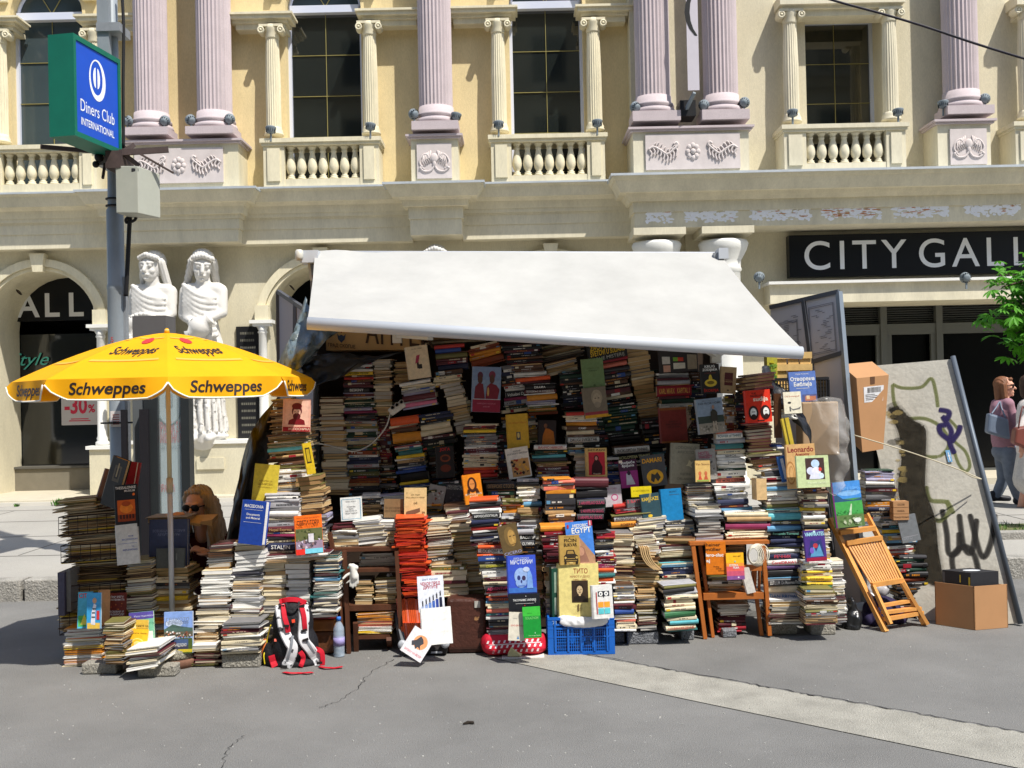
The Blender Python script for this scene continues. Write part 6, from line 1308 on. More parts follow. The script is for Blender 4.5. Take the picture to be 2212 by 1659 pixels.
face(1050,890,60,98,6.96,3,4,0,.03,(130,150,176),[(Rr,0,0,1,.28,(140,36,62)),(Rr,0,.275,1,.283,WH),(Rr,0,.7,1,1,(120,140,172)),(Ee,.25,.8,.1,.09,(90,40,60)),(Ee,.25,.72,.09,.1,(82,52,44)),(Pp,[(.05,.29),(.08,.55),(.2,.64),(.36,.62),(.44,.29)],(110,36,48)),(Ee,.68,.82,.12,.09,(120,50,70)),(Ee,.68,.73,.09,.1,(90,58,46)),(Pp,[(.46,.29),(.5,.56),(.62,.64),(.84,.6),(.96,.5),(.9,.29)],(120,36,50)),(Ee,.55,.45,.04,.1,(190,150,90)),(Tt,'НАРОДНА НОСИЈА',.5,.17,.03,(200,120,140)),(Tt,'АЛБУМ',.5,.1,.03,(200,120,140))],'large album with two figures in red costume and headdress')
face(1121,969,45,75,6.9,-3,4,-8,.03,(206,164,50),[(Tt,'БУГАРСКИ ПЕСНИ',.5,.72,.045,(190,110,40)),(Rr,.42,.25,.62,.48,(80,80,80)),(Ee,.52,.38,.06,.08,(210,190,120))],'ochre yellow book with a small dark emblem under the middle of the awning')
face(1182,962,38,54,6.95,2,4,0,.02,(44,34,34),[(Ee,.4,.78,.1,.09,(120,80,56)),(Pp,[(.2,0),(.25,.4),(.4,.68),(.6,.66),(.85,.55),(.95,.0)],(176,100,26))],'dark cover with a figure in an orange shirt')
face(1126,1032,48,66,6.84,-8,4,0,.02,(226,220,206),[(Tt,'КИПАР',.5,.86,.05,BK),(Tt,'БАЛКАНСКИ И ЕВРОПСКИ',.5,.78,.05,BK),(Rr,.15,.05,.95,.62,(200,150,90))]+rnd_blobs(8,.1,.05,.95,.68,[(40,30,30),(160,50,30),(220,160,60),(60,50,50)],20,.1),'white cover with a crowded action drawing, centre of the wall')
face(1290,1031,44,63,6.84,0,4,0,.03,(222,184,110),[(Rr,.1,.08,.9,.86,(206,44,60)),(Tt,'SVETI ĐAVO',.5,.9,.06,(40,30,30),.86,1)]+[(Pp,[(.24,.1),(.26,.4),(.4,.6),(.62,.58),(.78,.35),(.74,.1)],(60,20,26)),(Ee,.48,.66,.12,.1,(60,20,26)),(Ee,.48,.65,.07,.07,(220,150,130)),(Tt,'Rasputin',.5,.1,.05,(235,210,170))],'red cover with a dark robed figure in a cream border')
face(1285,840,46,66,6.98,-4,4,0,.02,(112,138,92),[(Tt,'СТАНИСЛАВ',.5,.66,.045,(80,100,66)),(Tt,'РОМАНИ',.5,.58,.045,(80,100,66)),(Ee,.5,.12,.06,.04,(80,100,66))],'pale green cover above the grey bust cover')
face(1290,902,50,66,6.95,-5,4,0,.02,(124,114,98),[(Rr,0,0,1,.1,(214,160,40)),(Rr,0,.1,1,.2,(150,60,70)),(Ee,.58,.66,.24,.26,(160,148,126)),(Ee,.58,.6,.17,.2,(176,160,136)),(Rr,.48,.62,.55,.65,(80,70,60)),(Rr,.62,.62,.69,.65,(80,70,60)),(Ee,.58,.42,.14,.1,(150,138,120))],'grey cover with a bearded marble bust')
face(1026,1088,39,64,6.62,-7,5,0,.02,(226,134,26),[(Ee,.48,.64,.26,.26,(70,34,20)),(Ee,.48,.66,.15,.17,(214,136,70)),(Pp,[(.2,.5),(.12,.3),(.3,.34),(.36,.52)],(70,34,20)),(Pp,[(.76,.5),(.88,.3),(.66,.34),(.6,.52)],(70,34,20)),(Rr,.4,.66,.46,.68,BK),(Rr,.52,.66,.58,.68,BK),(Tt,'НЕ ТРПЕНЕ ЦАРЕ',.5,.3,.05,(245,230,200)),(Tt,'РОМАН',.5,.22,.05,(245,230,200)),(Ee,.85,.05,.07,.03,(245,230,200))],'bright orange book with a long-haired portrait')
face(964,1032,38,68,6.98,-2,4,0,.02,(34,28,30),[(Tt,'JOГA',.5,.86,.09,(196,40,40),.6,1),(Ee,.5,.62,.3,.12,(130,60,30)),(Ee,.5,.3,.3,.12,(110,44,26)),(Ee,.5,.62,.2,.07,(60,24,18))],'black cover with red lettering and dim orange shapes')
face(980,1096,38,50,6.88,4,5,0,.02,(48,46,52),[(Tt,'ЛЕКОВИТИ',.5,.86,.08,(170,170,160)),(Tt,'РАСТЕНИЈА',.5,.76,.08,(170,170,160))]+rnd_blobs(9,.05,.1,.95,.65,[(84,80,84),(66,62,70)],10,.12),'dark herb book with grey lettering')
face(938,1098,34,50,6.86,12,5,0,.02,(150,146,142),rnd_blobs(19,.05,.1,.95,.9,[(90,84,84),(130,70,60),(180,180,180)],12,.12),'grey picture cover tilted beside the herb book')
face(1418,1050,50,68,6.78,-6,4,0,.02,(72,72,74),[(Tt,'DAMARI',.45,.76,.14,(226,160,36),.84,1),(Ee,.5,.3,.36,.23,(222,164,40)),(Pp,[(.3,.2),(.36,.42),(.5,.36),(.62,.44),(.74,.26),(.6,.14),(.5,.26),(.42,.12)],(60,56,52))],'dark grey book with orange title and yellow round picture')
face(1362,1053,38,60,6.8,-5,4,0,.02,(70,30,56),[(Rr,0,.0,1,.6,(150,44,120)),(Tt,'stoljeće',.5,.86,.09,WH,.8,1),(Tt,'špijuna',.5,.75,.09,WH,.7,1),(Pp,[(.3,.1),(.35,.5),(.55,.55),(.7,.3),(.8,.1)],(190,190,200)),(Ee,.5,.52,.1,.08,(50,30,50)),(Rr,.0,.9,.2,1.0,(230,210,190))],'black and magenta spy book beside the orange-titled book')
face(1480,1046,60,88,6.78,4,4,6,.04,(146,140,120),[(Tt,'LODOVICO',.5,.86,.07,(96,92,78)),(Tt,'ARIOSTO',.5,.75,.07,(96,92,78)),(Tt,'BIJESNI',.5,.22,.06,(96,92,78)),(Tt,'ORLANDO',.5,.1,.06,(96,92,78)),(Pp,[(.5,.45),(.58,.5),(.62,.6),(.7,.55),(.8,.58),(.7,.48),(.74,.4),(.62,.45)],(206,196,160))],'large khaki poetry volume with a small pale horse')
face(1458,956,57,76,6.94,-2,4,0,.03,(122,38,32),[(Rr,0,.93,1,1,(140,80,30)),(Rr,0,0,1,.05,(140,80,30)),(Tt,'ALBRECHT',.5,.58,.04,(70,22,20)),(Tt,'KRALJEVSTVO',.5,.5,.05,(70,22,20)),(Tt,'DRUŠTVO',.5,.42,.05,(70,22,20))],'plain brick red hardback at the right of the back wall')
face(1540,936,56,76,6.74,-5,4,0,.03,(150,160,172),[(Rr,0,.46,1,1,(140,156,176)),(Rr,0,0,1,.3,(150,142,128)),(Rr,0,.3,1,.5,(56,66,58))]+rnd_blobs(12,0,.0,1,.3,[(120,114,100),(180,172,158),(96,90,78)],20,.06)+[(Pp,[(.52,.06),(.55,.34),(.6,.34),(.62,.06)],(176,160,140)),(Pp,[(.66,.04),(.64,.34),(.69,.34),(.72,.04)],(176,160,140)),(Pp,[(.48,.34),(.5,.6),(.58,.68),(.68,.66),(.76,.58),(.74,.34)],(54,50,42)),(Ee,.62,.74,.05,.055,(170,130,110)),(Tt,'MAREK HRODSKI',.5,.92,.035,(120,130,140)),(Tt,'FAR FROM HOME',.5,.83,.06,(70,80,90),.86)],'grey travel book with a man standing in a field')
face(1537,850,40,64,6.84,-2,4,0,.02,(38,36,36),[(Tt,'KRUG',.5,.88,.08,WH,.55,1),(Tt,'ZODIJAKA',.5,.77,.08,WH,.8,1),(Tt,'CATHERINE AUBIER',.5,.68,.03,(140,60,50)),(Ee,.5,.36,.33,.13,(214,186,60)),(Ee,.5,.46,.1,.18,(214,186,60)),(Ee,.5,.37,.2,.06,(120,100,30)),(Tt,'ŠKORPIJA',.5,.06,.09,(200,44,34),.8,1)],'black zodiac book with a yellow emblem and red title')
face(1572,850,34,58,6.86,5,4,0,.02,(176,148,108),[(Rr,.25,.3,.78,.78,(84,34,32)),(Rr,.3,.5,.72,.51,(190,150,100)),(Tt,'LONDON',.5,.42,.05,(200,160,110)),(Ee,.5,.12,.06,.03,(60,50,40))],'tan book with a dark red label next to the zodiac book')
face(1642,912,53,70,6.68,-3,5,-4,.035,(220,52,30),[(Tt,'VUK',.35,.87,.06,(60,20,20),.2,1),(Tt,'DRAŠKOVIĆ',.45,.79,.06,(60,20,20),.5,1),(Tt,'sudija',.6,.66,.13,(240,225,205),.6,1),(Ee,.27,.3,.2,.22,(44,20,20)),(Ee,.27,.3,.13,.15,WH),(Rr,.2,.32,.34,.34,BK),(Ee,.75,.3,.2,.22,(44,20,20)),(Ee,.78,.31,.12,.14,WH),(Rr,.72,.33,.82,.35,BK),(Ee,.27,.18,.1,.08,(44,20,20)),(Ee,.78,.18,.09,.08,(44,20,20)),(Rr,.4,.04,.7,.07,(60,20,20))],'bright red book with two haloed black and white faces')
face(1737,868,58,66,6.72,-2,4,0,.015,(92,120,186),[(Tt,'Мери Хопкинс',.5,.9,.045,(200,205,225)),(Tt,'Отворена',.5,.7,.12,WH,.9,1),(Tt,'Библија',.5,.52,.13,WH,.66,1),(Rr,.25,.44,.75,.45,WH),(Rr,.46,.0,1,.24,(90,96,140)),(Rr,.55,.03,.95,.18,(190,120,90)),(Rr,.6,.08,.72,.2,(220,190,150))],'blue book with white lettering in front of the wooden slat crate')
face(1714,893,38,47,6.66,-2,5,0,.012,(228,222,200),[(Tt,'Der Sonnengruß',.5,.76,.07,(190,110,90)),(Ee,.32,.5,.1,.05,(50,50,50)),(Rr,.3,.1,.38,.32,(90,90,90)),(Pp,[(.3,.3),(.5,.2),(.8,.24),(.95,.32),(.9,.2),(.5,.14)],(120,120,118))],'small cream yoga booklet before the blue lettered book','booklet')
face(1736,1055,62,96,6.56,-2,5,0,.025,(206,164,110),[(Tt,'Leonardo',.5,.82,.12,(130,24,40),.9,1),(Tt,'Anatomy',.55,.74,.06,(130,24,40),.5,1),(Ee,.1,.36,.16,.26,(170,120,70)),(Ee,.1,.36,.13,.22,(206,164,110)),(Ee,.12,.36,.08,.16,(176,130,80)),(Ee,.12,.36,.06,.13,(206,164,110))],'tan anatomy book with red title behind the pale green cover')
face(1759,1053,69,69,6.46,-1,6,0,.02,(196,210,158),[(Rr,.27,.25,.86,.92,(72,52,50)),(Ee,.58,.74,.13,.13,(190,214,240)),(Ee,.42,.52,.12,.12,(214,218,238)),(Ee,.6,.5,.14,.14,(226,226,240)),(Ee,.74,.36,.09,.09,(206,226,236)),(Pp,[(.36,.26),(.42,.42),(.66,.42),(.72,.26)],(218,220,236)),(Ee,.72,.56,.05,.06,(214,70,60)),(Tt,'THE TATE GALLERY',.6,.12,.05,(230,238,210),.6)],'pale green square book with a picture of white round shapes',pg='white')
face(1519,1041,32,46,6.66,0,5,0,.015,(212,176,108),[(Tt,'Van Stoors',.5,.78,.1,(110,60,40)),(Ee,.3,.4,.1,.1,(200,110,70)),(Pp,[(.18,.1),(.3,.4),(.45,.1)],(200,80,60)),(Ee,.7,.4,.1,.1,(200,110,70)),(Pp,[(.55,.1),(.7,.4),(.85,.1)],(190,90,60)),(Rr,.1,.03,.9,.1,(150,170,80))],'small ochre booklet with two little figures','booklet')
face(1530,1036,40,66,6.72,-3,5,0,.02,(150,146,140),[(Tt,'HOTEL',.4,.82,.1,(150,40,80),.6,1),(Tt,'TRAGEDY',.45,.7,.1,(150,40,80),.75,1)]+rnd_blobs(14,.5,.05,1,.65,[(120,120,118),(170,168,165),(90,90,90)],12,.1),'grey cover with plum lettering behind the ochre booklet')
face(1838,1138,64,98,6.84,-4,6,4,.02,(80,150,70),[(Rr,0,.62,1,1,(70,140,214)),(Ee,.6,.74,.4,.06,(130,180,230)),(Pp,[(0,.5),(0,.76),(.12,.74),(.35,.62),(.7,.58),(1,.62),(1,.5)],(44,84,120)),(Rr,0,.28,1,.56,(70,160,80)),(Pp,[(.45,.2),(.6,.5),(.64,.5),(.56,.2)],(190,210,180)),(Rr,0,0,1,.26,(92,120,70)),(Rr,0,0,.05,1,(110,40,110))]+rnd_blobs(15,.05,.02,.95,.26,[(130,150,110),(70,100,50),(180,190,160)],20,.07)+rnd_blobs(16,.05,.3,.95,.4,[(40,110,50),(50,130,60)],10,.04)+[(Ee,.75,.14,.12,.05,(220,226,220)),(Tt,'УШТЕ ЕДНО',.6,.82,.05,(120,180,230))],'large glossy landscape book on the leaning slatted chair')
face(1765,1212,44,66,6.4,-3,6,0,.02,(74,50,130),[(Tt,'VAMPIRATES',.5,.82,.12,(170,225,235),.94,1),(Rr,.0,.0,1,.12,(150,30,60)),(Pp,[(.1,.2),(.3,.7),(.5,.62),(.8,.72),(.9,.2)],(44,54,110)),(Pp,[(.2,.15),(.4,.5),(.5,.3),(.7,.55),(.85,.15)],(90,150,190)),(Ee,.5,.5,.12,.08,(180,60,70)),(Ee,.3,.35,.1,.1,(120,90,190)),(Ee,.5,.95,.06,.04,(190,230,235))],'purple fantasy paperback with a pale title on the right paperback tower')
face(1110,1200,42,68,6.2,-13,6,0,.015,(96,78,48),[(Ee,.55,.6,.3,.32,(120,96,56)),(Ee,.62,.56,.2,.26,(176,138,76)),(Rr,.5,.6,.6,.63,(60,44,26)),(Rr,.7,.6,.8,.63,(60,44,26)),(Pp,[(.62,.6),(.74,.42),(.6,.42)],(200,160,90)),(Rr,.52,.34,.76,.36,(80,54,32)),(Tt,'CICERO',.5,.05,.09,(160,160,190),.9)],'bronze-brown book with a shadowed ancient face')
face(1130,1289,60,88,6.1,-2,7,-4,.03,(58,84,196),[(Rr,0,0,1,.1,(30,40,100)),(Rr,0,.1,1,.22,(60,110,190)),(Tt,'КНИГА О СМРТИ И',.5,.9,.05,(200,210,240),.55),(Tt,'МИСТЕРИИ',.5,.79,.1,(215,222,245),.8,1),(Ee,.46,.5,.24,.2,(150,178,226)),(Ee,.46,.34,.2,.12,(140,170,220)),(Ee,.38,.46,.06,.06,(50,60,120)),(Ee,.56,.45,.07,.06,(60,50,80)),(Ee,.47,.37,.03,.04,(50,60,120)),(Rr,.34,.25,.6,.28,(90,120,190)),(Pp,[(.66,.2),(.7,.62),(.78,.66),(.86,.5),(.88,.2)],(120,160,220)),(Ee,.66,.66,.12,.06,(190,205,235)),(Tt,'Juki Puljo · Vase Iljin',.5,.03,.04,WH)],'blue book with a pale skull beside the tall mixed stack')
face(1137,1376,66,92,6.06,-2,6,-4,.02,(28,30,36),[(Tt,'THE DYNAMIC UNIVERSE',.5,.83,.05,WH,.76),(Rr,.2,.77,.8,.775,WH),(Ee,.5,.73,.02,.01,(200,50,50)),(Ee,.55,.94,.012,.01,WH),(Ee,.85,.8,.012,.01,WH)],'black astronomy book behind the green and white booklets')
face(1116,1384,36,60,6.0,3,8,0,.012,(212,206,190),[(Tt,'КИНО КРИТИКА',.5,.5,.06,(190,50,50),.75),(Pp,[(.5,.06),(.58,.18),(.66,.06)],(90,140,190)),(Rr,.25,.78,.5,.79,(150,150,150))],'off-white booklet with thin red title above the patterned bag','booklet')
face(1151,1378,38,66,5.97,-2,8,0,.012,(24,140,52),[(Rr,0,.7,1,1,(60,180,60)),(Tt,'GOLAZNOM',.5,.6,.08,(120,200,110),.75),(Tt,'biblioteka',.4,.78,.03,(30,110,40)),(Ee,.65,.16,.015,.03,(200,230,200)),(Tt,'izbor knjige Zagreb',.6,.06,.035,(170,220,160))],'bright green booklet above the patterned bag','booklet')
face(1258,1219,58,92,6.3,-4,6,0,.012,(70,130,214),[(Pp,[(0,.0),(.0,.2),(.48,.64),(1,.18),(1,0)],(190,150,116)),(Pp,[(.48,.64),(.62,.0),(1,0),(1,.18)],(170,130,100)),(Pp,[(.36,.04),(.4,.3),(.5,.42),(.62,.38),(.7,.2),(.78,.04)],(140,100,84)),(Ee,.5,.3,.12,.1,(186,140,116)),(Tt,'HISTORIC',.55,.87,.07,WH,.56,1),(Tt,'EGYPT',.58,.73,.13,WH,.72,1),(Tt,'АРХЕОЛОГИЈА',.3,.68,.025,WH),(Rr,.86,.88,1,1,(180,60,80)),(Rr,.91,.88,.94,1,WH),(Rr,.06,.86,.13,.94,(170,50,60))],'blue guidebook with pyramid and sphinx above the yellow biography')
face(1232,1220,43,63,6.24,-1,6,0,.02,(178,144,76),[(Tt,'MARKO KATAĆ',.5,.93,.035,(90,70,30)),(Tt,'FIĆIN',.55,.77,.11,(36,28,22),.62,1),(Tt,'BUKVAR',.55,.62,.11,(36,28,22),.66,1),(Pp,[(.2,.1),(.2,.3),(.3,.36),(.34,.5),(.72,.5),(.78,.36),(.9,.3),(.92,.1)],(52,42,30)),(Pp,[(.36,.37),(.4,.47),(.66,.47),(.72,.37)],(160,128,68)),(Ee,.28,.24,.06,.04,(190,160,90)),(Ee,.84,.24,.06,.04,(190,160,90)),(Rr,.36,.2,.74,.22,(178,144,76)),(Rr,.3,.13,.84,.15,(178,144,76)),(Rr,.46,.04,.64,.09,(210,180,110)),(Rr,.22,.03,.32,.1,(40,32,24)),(Rr,.78,.03,.9,.1,(40,32,24))],'mustard book with a black drawing of a small old car')
face(1252,1336,86,117,6.22,0,5,-2,.06,(224,208,134),[(Tt,'ТИТО',.55,.82,.085,(150,70,40),.36,1),(Tt,'ЖИВОТ И ДЕЛО',.53,.745,.035,(160,90,60),.5),(Tt,'(1892 - 1980)',.53,.69,.03,(170,110,70),.34),(Rr,.32,.29,.73,.69,(58,44,32))]+portrait(.52,.5,.5,(206,180,140),(40,30,22),(34,26,20),asp=.74)+[(Rr,.35+.03*i,.08+.035*i,.5+.03*i,.084+.035*i,(120,100,60)) for i in range(4)]+[(Rr,.4,.24,.56,.244,(90,70,50)),(Rr,.46,.14,.5,.26,(110,90,60)),(Rr,.54,.12,.545,.24,(110,90,60))],'large pale yellow biography with a dark portrait, standing on the blue crate',pg='white')
face(1305,1336,43,71,6.14,-1,6,8,.035,(214,213,210),[(Rr,.25,.66,.84,.82,(30,34,44)),(Ee,.4,.74,.1,.065,WH),(Ee,.68,.74,.1,.065,WH),(Ee,.4,.74,.04,.028,(60,70,80)),(Ee,.68,.74,.04,.028,(60,70,80)),(Pp,[(.5,.66),(.54,.62),(.58,.66)],BK),(Rr,.24,.34,.52,.5,(240,158,50)),(Rr,.55,.34,.84,.5,(240,158,50)),(Rr,.24,.14,.52,.31,(90,188,196)),(Rr,.55,.14,.84,.31,(90,188,196)),(Rr,.15,.14,.2,.8,(170,60,60))],'thick white paperback with owl eyes over orange and teal squares')
face(1201,1333,15,105,6.26,0,0,0,.16,(32,76,60),[(Rr,.35,.05,.65,.4,(170,186,170)),(Rr,.35,.5,.65,.92,(150,170,150))],'tall dark green spine standing on the blue crate')
face(1548,1241,43,70,6.5,0,4,0,.015,(206,112,20),[(Tt,'heiner',.38,.86,.1,(50,28,16),.72,1),(Tt,'müller',.38,.72,.1,(50,28,16),.76,1),(Tt,'lero-sluc',.44,.55,.1,WH,.88,1),(Tt,'aj',.1,.38,.1,WH,.18,1),(Tt,'Prolog',.5,.22,.045,(60,30,16)),(Tt,'teorija',.62,.16,.045,(60,30,16)),(Tt,'tekstovi',.75,.1,.045,(60,30,16))],'orange book with large black and white title words')
face(1590,1252,38,57,6.48,-1,5,0,.015,(236,150,60),[(Rr,0,.62,1,1,(240,182,34)),(Rr,0,.5,1,.62,(238,150,60)),(Rr,0,.32,1,.5,(224,96,90)),(Rr,0,.14,1,.32,(196,84,110)),(Rr,0,0,1,.14,(130,80,140)),(Tt,'ESTETIKA',.42,.5,.075,WH,.5,1),(Tt,'FILMA',.55,.41,.075,WH,.34,1),(Tt,'henri agel',.62,.86,.05,(120,60,20)),(Ee,.5,.68,.05,.03,(150,180,170)),(Ee,.65,.08,.05,.03,(220,200,220))],'yellow to purple shaded film book beside the orange title book')
face(933,1321,56,76,6.2,-3,8,0,.012,(224,228,238),[(Tt,'Џон К. Максвел',.5,.88,.05,(90,110,160),.6),(Tt,'ЧЕКОР ПРЕД',.5,.74,.085,(180,40,60),.76,1),(Tt,'ДРУГИТЕ',.5,.64,.085,(180,40,60),.56,1)]+[(Rr,.12+.14*i,.0,.22+.14*i,.16+.045*i,((190,205,235),(150,175,225),(110,145,210),(70,105,185),(50,70,150),(30,36,60))[i]) for i in range(6)]+[(Rr,.15+.14*i,.18+.05*i,.19+.14*i,.28+.05*i,BK) for i in range(6)]+[(Ee,.17+.14*i,.3+.05*i,.022,.016,BK) for i in range(6)]+[(Pp,[(.13+.14*i,.14+.05*i),(.17+.14*i,.2+.05*i),(.22+.14*i,.14+.05*i),(.17+.14*i,.17+.05*i)],BK) for i in range(5)],'white self-help book with climbing silhouettes leaning over the black suitcase',pg='white')
face(946,1392,64,78,6.08,-4,14,0,.025,(228,228,224),[(Rr,.1,.66,.9,.664,(205,205,200)),(Rr,.1,.33,.9,.333,(210,210,205))],'blank white wrapped book on the front of the black suitcase',pg='white')
face(886,1418,52,60,6.0,34,12,0,.012,(226,222,224),[(Ee,.56,.6,.3,.26,(240,160,110)),(Pp,[(.2,.5),(.35,.6),(.45,.8),(.6,.74),(.7,.62),(.62,.5),(.7,.36),(.56,.42),(.5,.3),(.4,.42),(.3,.36)],(70,70,76)),(Tt,'ЗАПИСИ НА ВЕТЕР',.5,.12,.07,(220,90,110),.8)],'white booklet with a dark leaping figure before an orange sun','booklet')
face(760,1124,46,50,6.5,-3,8,0,.015,(214,216,214),[(Rr,.05,.05,.95,.07,(90,150,180)),(Rr,.05,.9,.95,.92,(90,150,180)),(Rr,.05,.07,.08,.9,(90,150,180)),(Rr,.92,.07,.95,.9,(90,150,180)),(Tt,'МАКС ЖАКО',.5,.78,.05,(90,90,100)),(Tt,'АТОМИЗМ,',.5,.56,.05,(60,60,70)),(Tt,'ТЕМА,',.5,.47,.05,(60,60,70)),(Tt,'ОД МЕСТО ТУ',.5,.38,.05,(60,60,70)),(Tt,'МЕДИТАЦИЈА',.5,.28,.05,(60,60,70))],'white book with a thin blue border above the dark chair')
face(850,1118,42,40,6.6,2,6,0,.012,(124,98,68),[(Tt,'ЗА ЗАГОВОРОТ',.5,.46,.1,(60,44,30)),(Tt,'ОКО КАРПОШ',.5,.3,.1,(60,44,30))],'brown cover with dark lettering left of the beige numbered book')
face(897,1118,48,64,6.56,1,6,0,.012,(206,180,128),[(Tt,'7',.12,.78,.06,(110,90,50)),(Tt,'ЈЕФ АРЏЕР',.5,.74,.04,(110,90,50)),(Tt,'МЕД ШЕКСП И ЧЕХОВ',.5,.65,.04,(110,90,50)),(Tt,'od',.5,.45,.08,(80,60,30)),(Pp,[(.05,.05),(.1,.2),(.7,.32),(.72,.2),(.3,.06)],(110,84,66)),(Tt,'39',.86,.12,.08,(90,60,30))],'beige book numbered thirty nine above the orange stack')
face(1386,1073,44,22,6.72,-2,4,0,.012,(218,196,26),[(Tt,'K ASTOBISUAR',.5,.5,.16,(150,130,20))],'small bright yellow label book between dark covers')
face(1378,1122,40,44,6.7,-3,4,0,.02,(92,94,98),[(Tt,'S BATU',.4,.82,.14,(190,80,90),.8,1),(Tt,'PARTIZANSKI',.5,.12,.09,(60,40,50)),(Ee,.5,.5,.3,.2,(120,122,126))],'grey cover under the yellow label book')
face(1410,1120,40,54,6.66,-6,4,0,.02,(46,74,84),[(Tt,'KAMIKAZE',.5,.72,.14,(214,180,50),.9,1),(Ee,.4,.12,.12,.06,(214,180,50)),(Pp,[(.35,.65),(.5,1.0),(.6,1.0),(.5,.65)],(150,140,90))],'dark teal book with yellow title')
face(1455,1124,44,68,6.7,-4,4,-6,.03,(28,130,190),[(Rr,.4,.8,.9,.82,(60,90,120)),(Tt,'MONO',.6,.88,.05,(40,80,110))],'glossy bright blue cover standing right of the teal book')
face(1326,1094,38,46,6.76,-4,5,0,.012,(190,184,190),[(Tt,'КУЛТУРА',.5,.8,.07,(150,80,120)),(Ee,.6,.42,.2,.16,(190,80,130)),(Ee,.6,.42,.14,.11,(200,190,198))],'pale cover with a pink round emblem')
face(1682,946,14,96,6.7,0,0,-10,.02,(84,52,30),[],'narrow brown board standing right of the red judge cover','board',grp='boards at the stall')
face(1700,1040,16,56,6.62,-12,2,0,.02,(40,96,170),[(Rr,.3,.1,.7,.9,(200,210,225))],'blue narrow spine tilted between the sunlit stacks')
face(1646,1030+50,22,46,6.58,0,2,0,.12,(214,180,130),[],'tan books standing upright right of the bright blue layer')
face(1970,1170,40,58,6.98,-10,4,0,.015,(112,116,120),[(Rr,.1,.2,.9,.22,(150,150,155)),(Tt,'NATO',.3,.1,.1,(140,144,150))],'grey cover half hidden behind the stack of volumes by the graffiti board')
face(1708,962,16,60,6.66,-10,2,0,.02,(200,176,60),[(Rr,.3,0,.5,1,(90,80,30))],'yellow ruler-striped spine left of the anatomy book')
# ---------------------------------------------------------------- props round the stall
wood_d = mat('wood_dark', (84,50,32), .6, var=.25, vscale=14, stretch=(1,1,.2)); wood_o = mat('wood_orange', (172,98,40), .5, spec=.4, var=.14, vscale=10, stretch=(1,1,.25)); wood_l = mat('wood_light', (206,146,78), .55, var=.16, vscale=14); slatw = mat('crate_wood', (206,172,112), .75, var=.2, vscale=14)
card = mat('cardboard', (176,132,92), .85, var=.06, vscale=5); blk2 = cm((34,32,32))
# wire trays
wm = mat('wire_dark', (44,34,34), .5, metal=.4)
def tray(x0, x1, yt, yb, Y, lab):
    a = P(x0, yb, Y); c_ = P(x1, yb, Y); t = P(x0, yt, Y).z-a.z; D_ = .26; b = MB()
    for z in (a.z, a.z+t): b.tube([(a.x,Y,z),(c_.x,Y,z+.02),(c_.x,Y+D_,z+.02),(a.x,Y+D_,z)], .0035, wm, 5, closed=True)
    for i in range(7): x = a.x+(c_.x-a.x)*i/6; b.tube([(x,Y+D_,a.z+t),(x,Y+D_,a.z),(x,Y,a.z+.003*i),(x,Y,a.z+t+.003*i)], .002, wm, 4)
    for j in range(1, 3): z = a.z+t*j/3; b.tube([(a.x,Y+D_,z),(a.x,Y,z),(c_.x,Y,z+.02)], .002, wm, 4)
    tag(b.build('wire_tray', origin=a), lab, 'wire tray', 'wire trays of newspapers')
tray(127,252,1118,1158,6.3,'topmost dark wire tray holding yellowed newspapers')
tray(132,260,1180,1216,6.3,'middle dark wire tray holding magazines and a red strap')
tray(129,262,1268,1372,6.28,'tall lowest wire basket behind the turquoise comic')
b = MB(); A = rect(125,1237,139,1330,6.25); b.bb(A[0],A[1],6.25,6.5,A[2],A[3],cm((76,74,92))); b.bb(A[1]+.004,A[1]+.03,6.27,6.5,A[2]+.02,A[3]+.01,cm((110,108,104))); tag(b.build('binder', origin=(A[0],6.3,A[2])), 'slate purple binder upright at the far left beside the wire basket', 'binder')
# bricks and blocks
cb = mat('concrete_block', (146,142,132), .92, var=.14, vscale=9, bump=.8, bscale=70, fine=(130, .3)); cb2 = mat('grey_block', (118,120,124), .92, var=.12, vscale=9, bump=.8, bscale=80, fine=(140, .35))
def block(x0, x1, yt, yb, dep, m, lab, yaw=0):
    Y = GY((x0+x1)/2, yb); a = P((x0+x1)/2, yb, Y); w_ = (x1-x0)*Y/F; h = (yb-yt)*Y/F*.93; b = MB(); n = 5
    b.box((a.x, Y+dep/2, h/2+.001), (w_, dep, h), m, rot=Matrix.Rotation(R(yaw), 3, 'Z')); tag(b.build('paving_block', origin=(a.x, Y, 0), bevel=.008), lab, 'block', 'blocks propping up the book stacks')
block(176,252,1432,1457,.1,cb,'pale brick under the two leftmost front stacks')
block(297,378,1438,1463,.1,cb,'pale brick in front of the parasol base')
block(479,561,1412,1443,.2,cb,'wide rough concrete block left of the backpack')
block(1327,1350,1365,1390,.12,cb2,'small grey stone between the blue crate and long grey block')
block(1356,1423,1364,1392,.14,cb2,'long grey block under the cream stacks')
block(1471,1500,1358,1383,.12,cb2,'square grey block left of the orange chair')
block(1562,1592,1360,1378,.12,cb2,'grey block between the orange chair legs')
block(1660,1722,1345,1371,.18,cb,'pale block under the glossy spine stack')
block(1752,1806,1347,1372,.18,cb,'pale block under the right paperback tower')
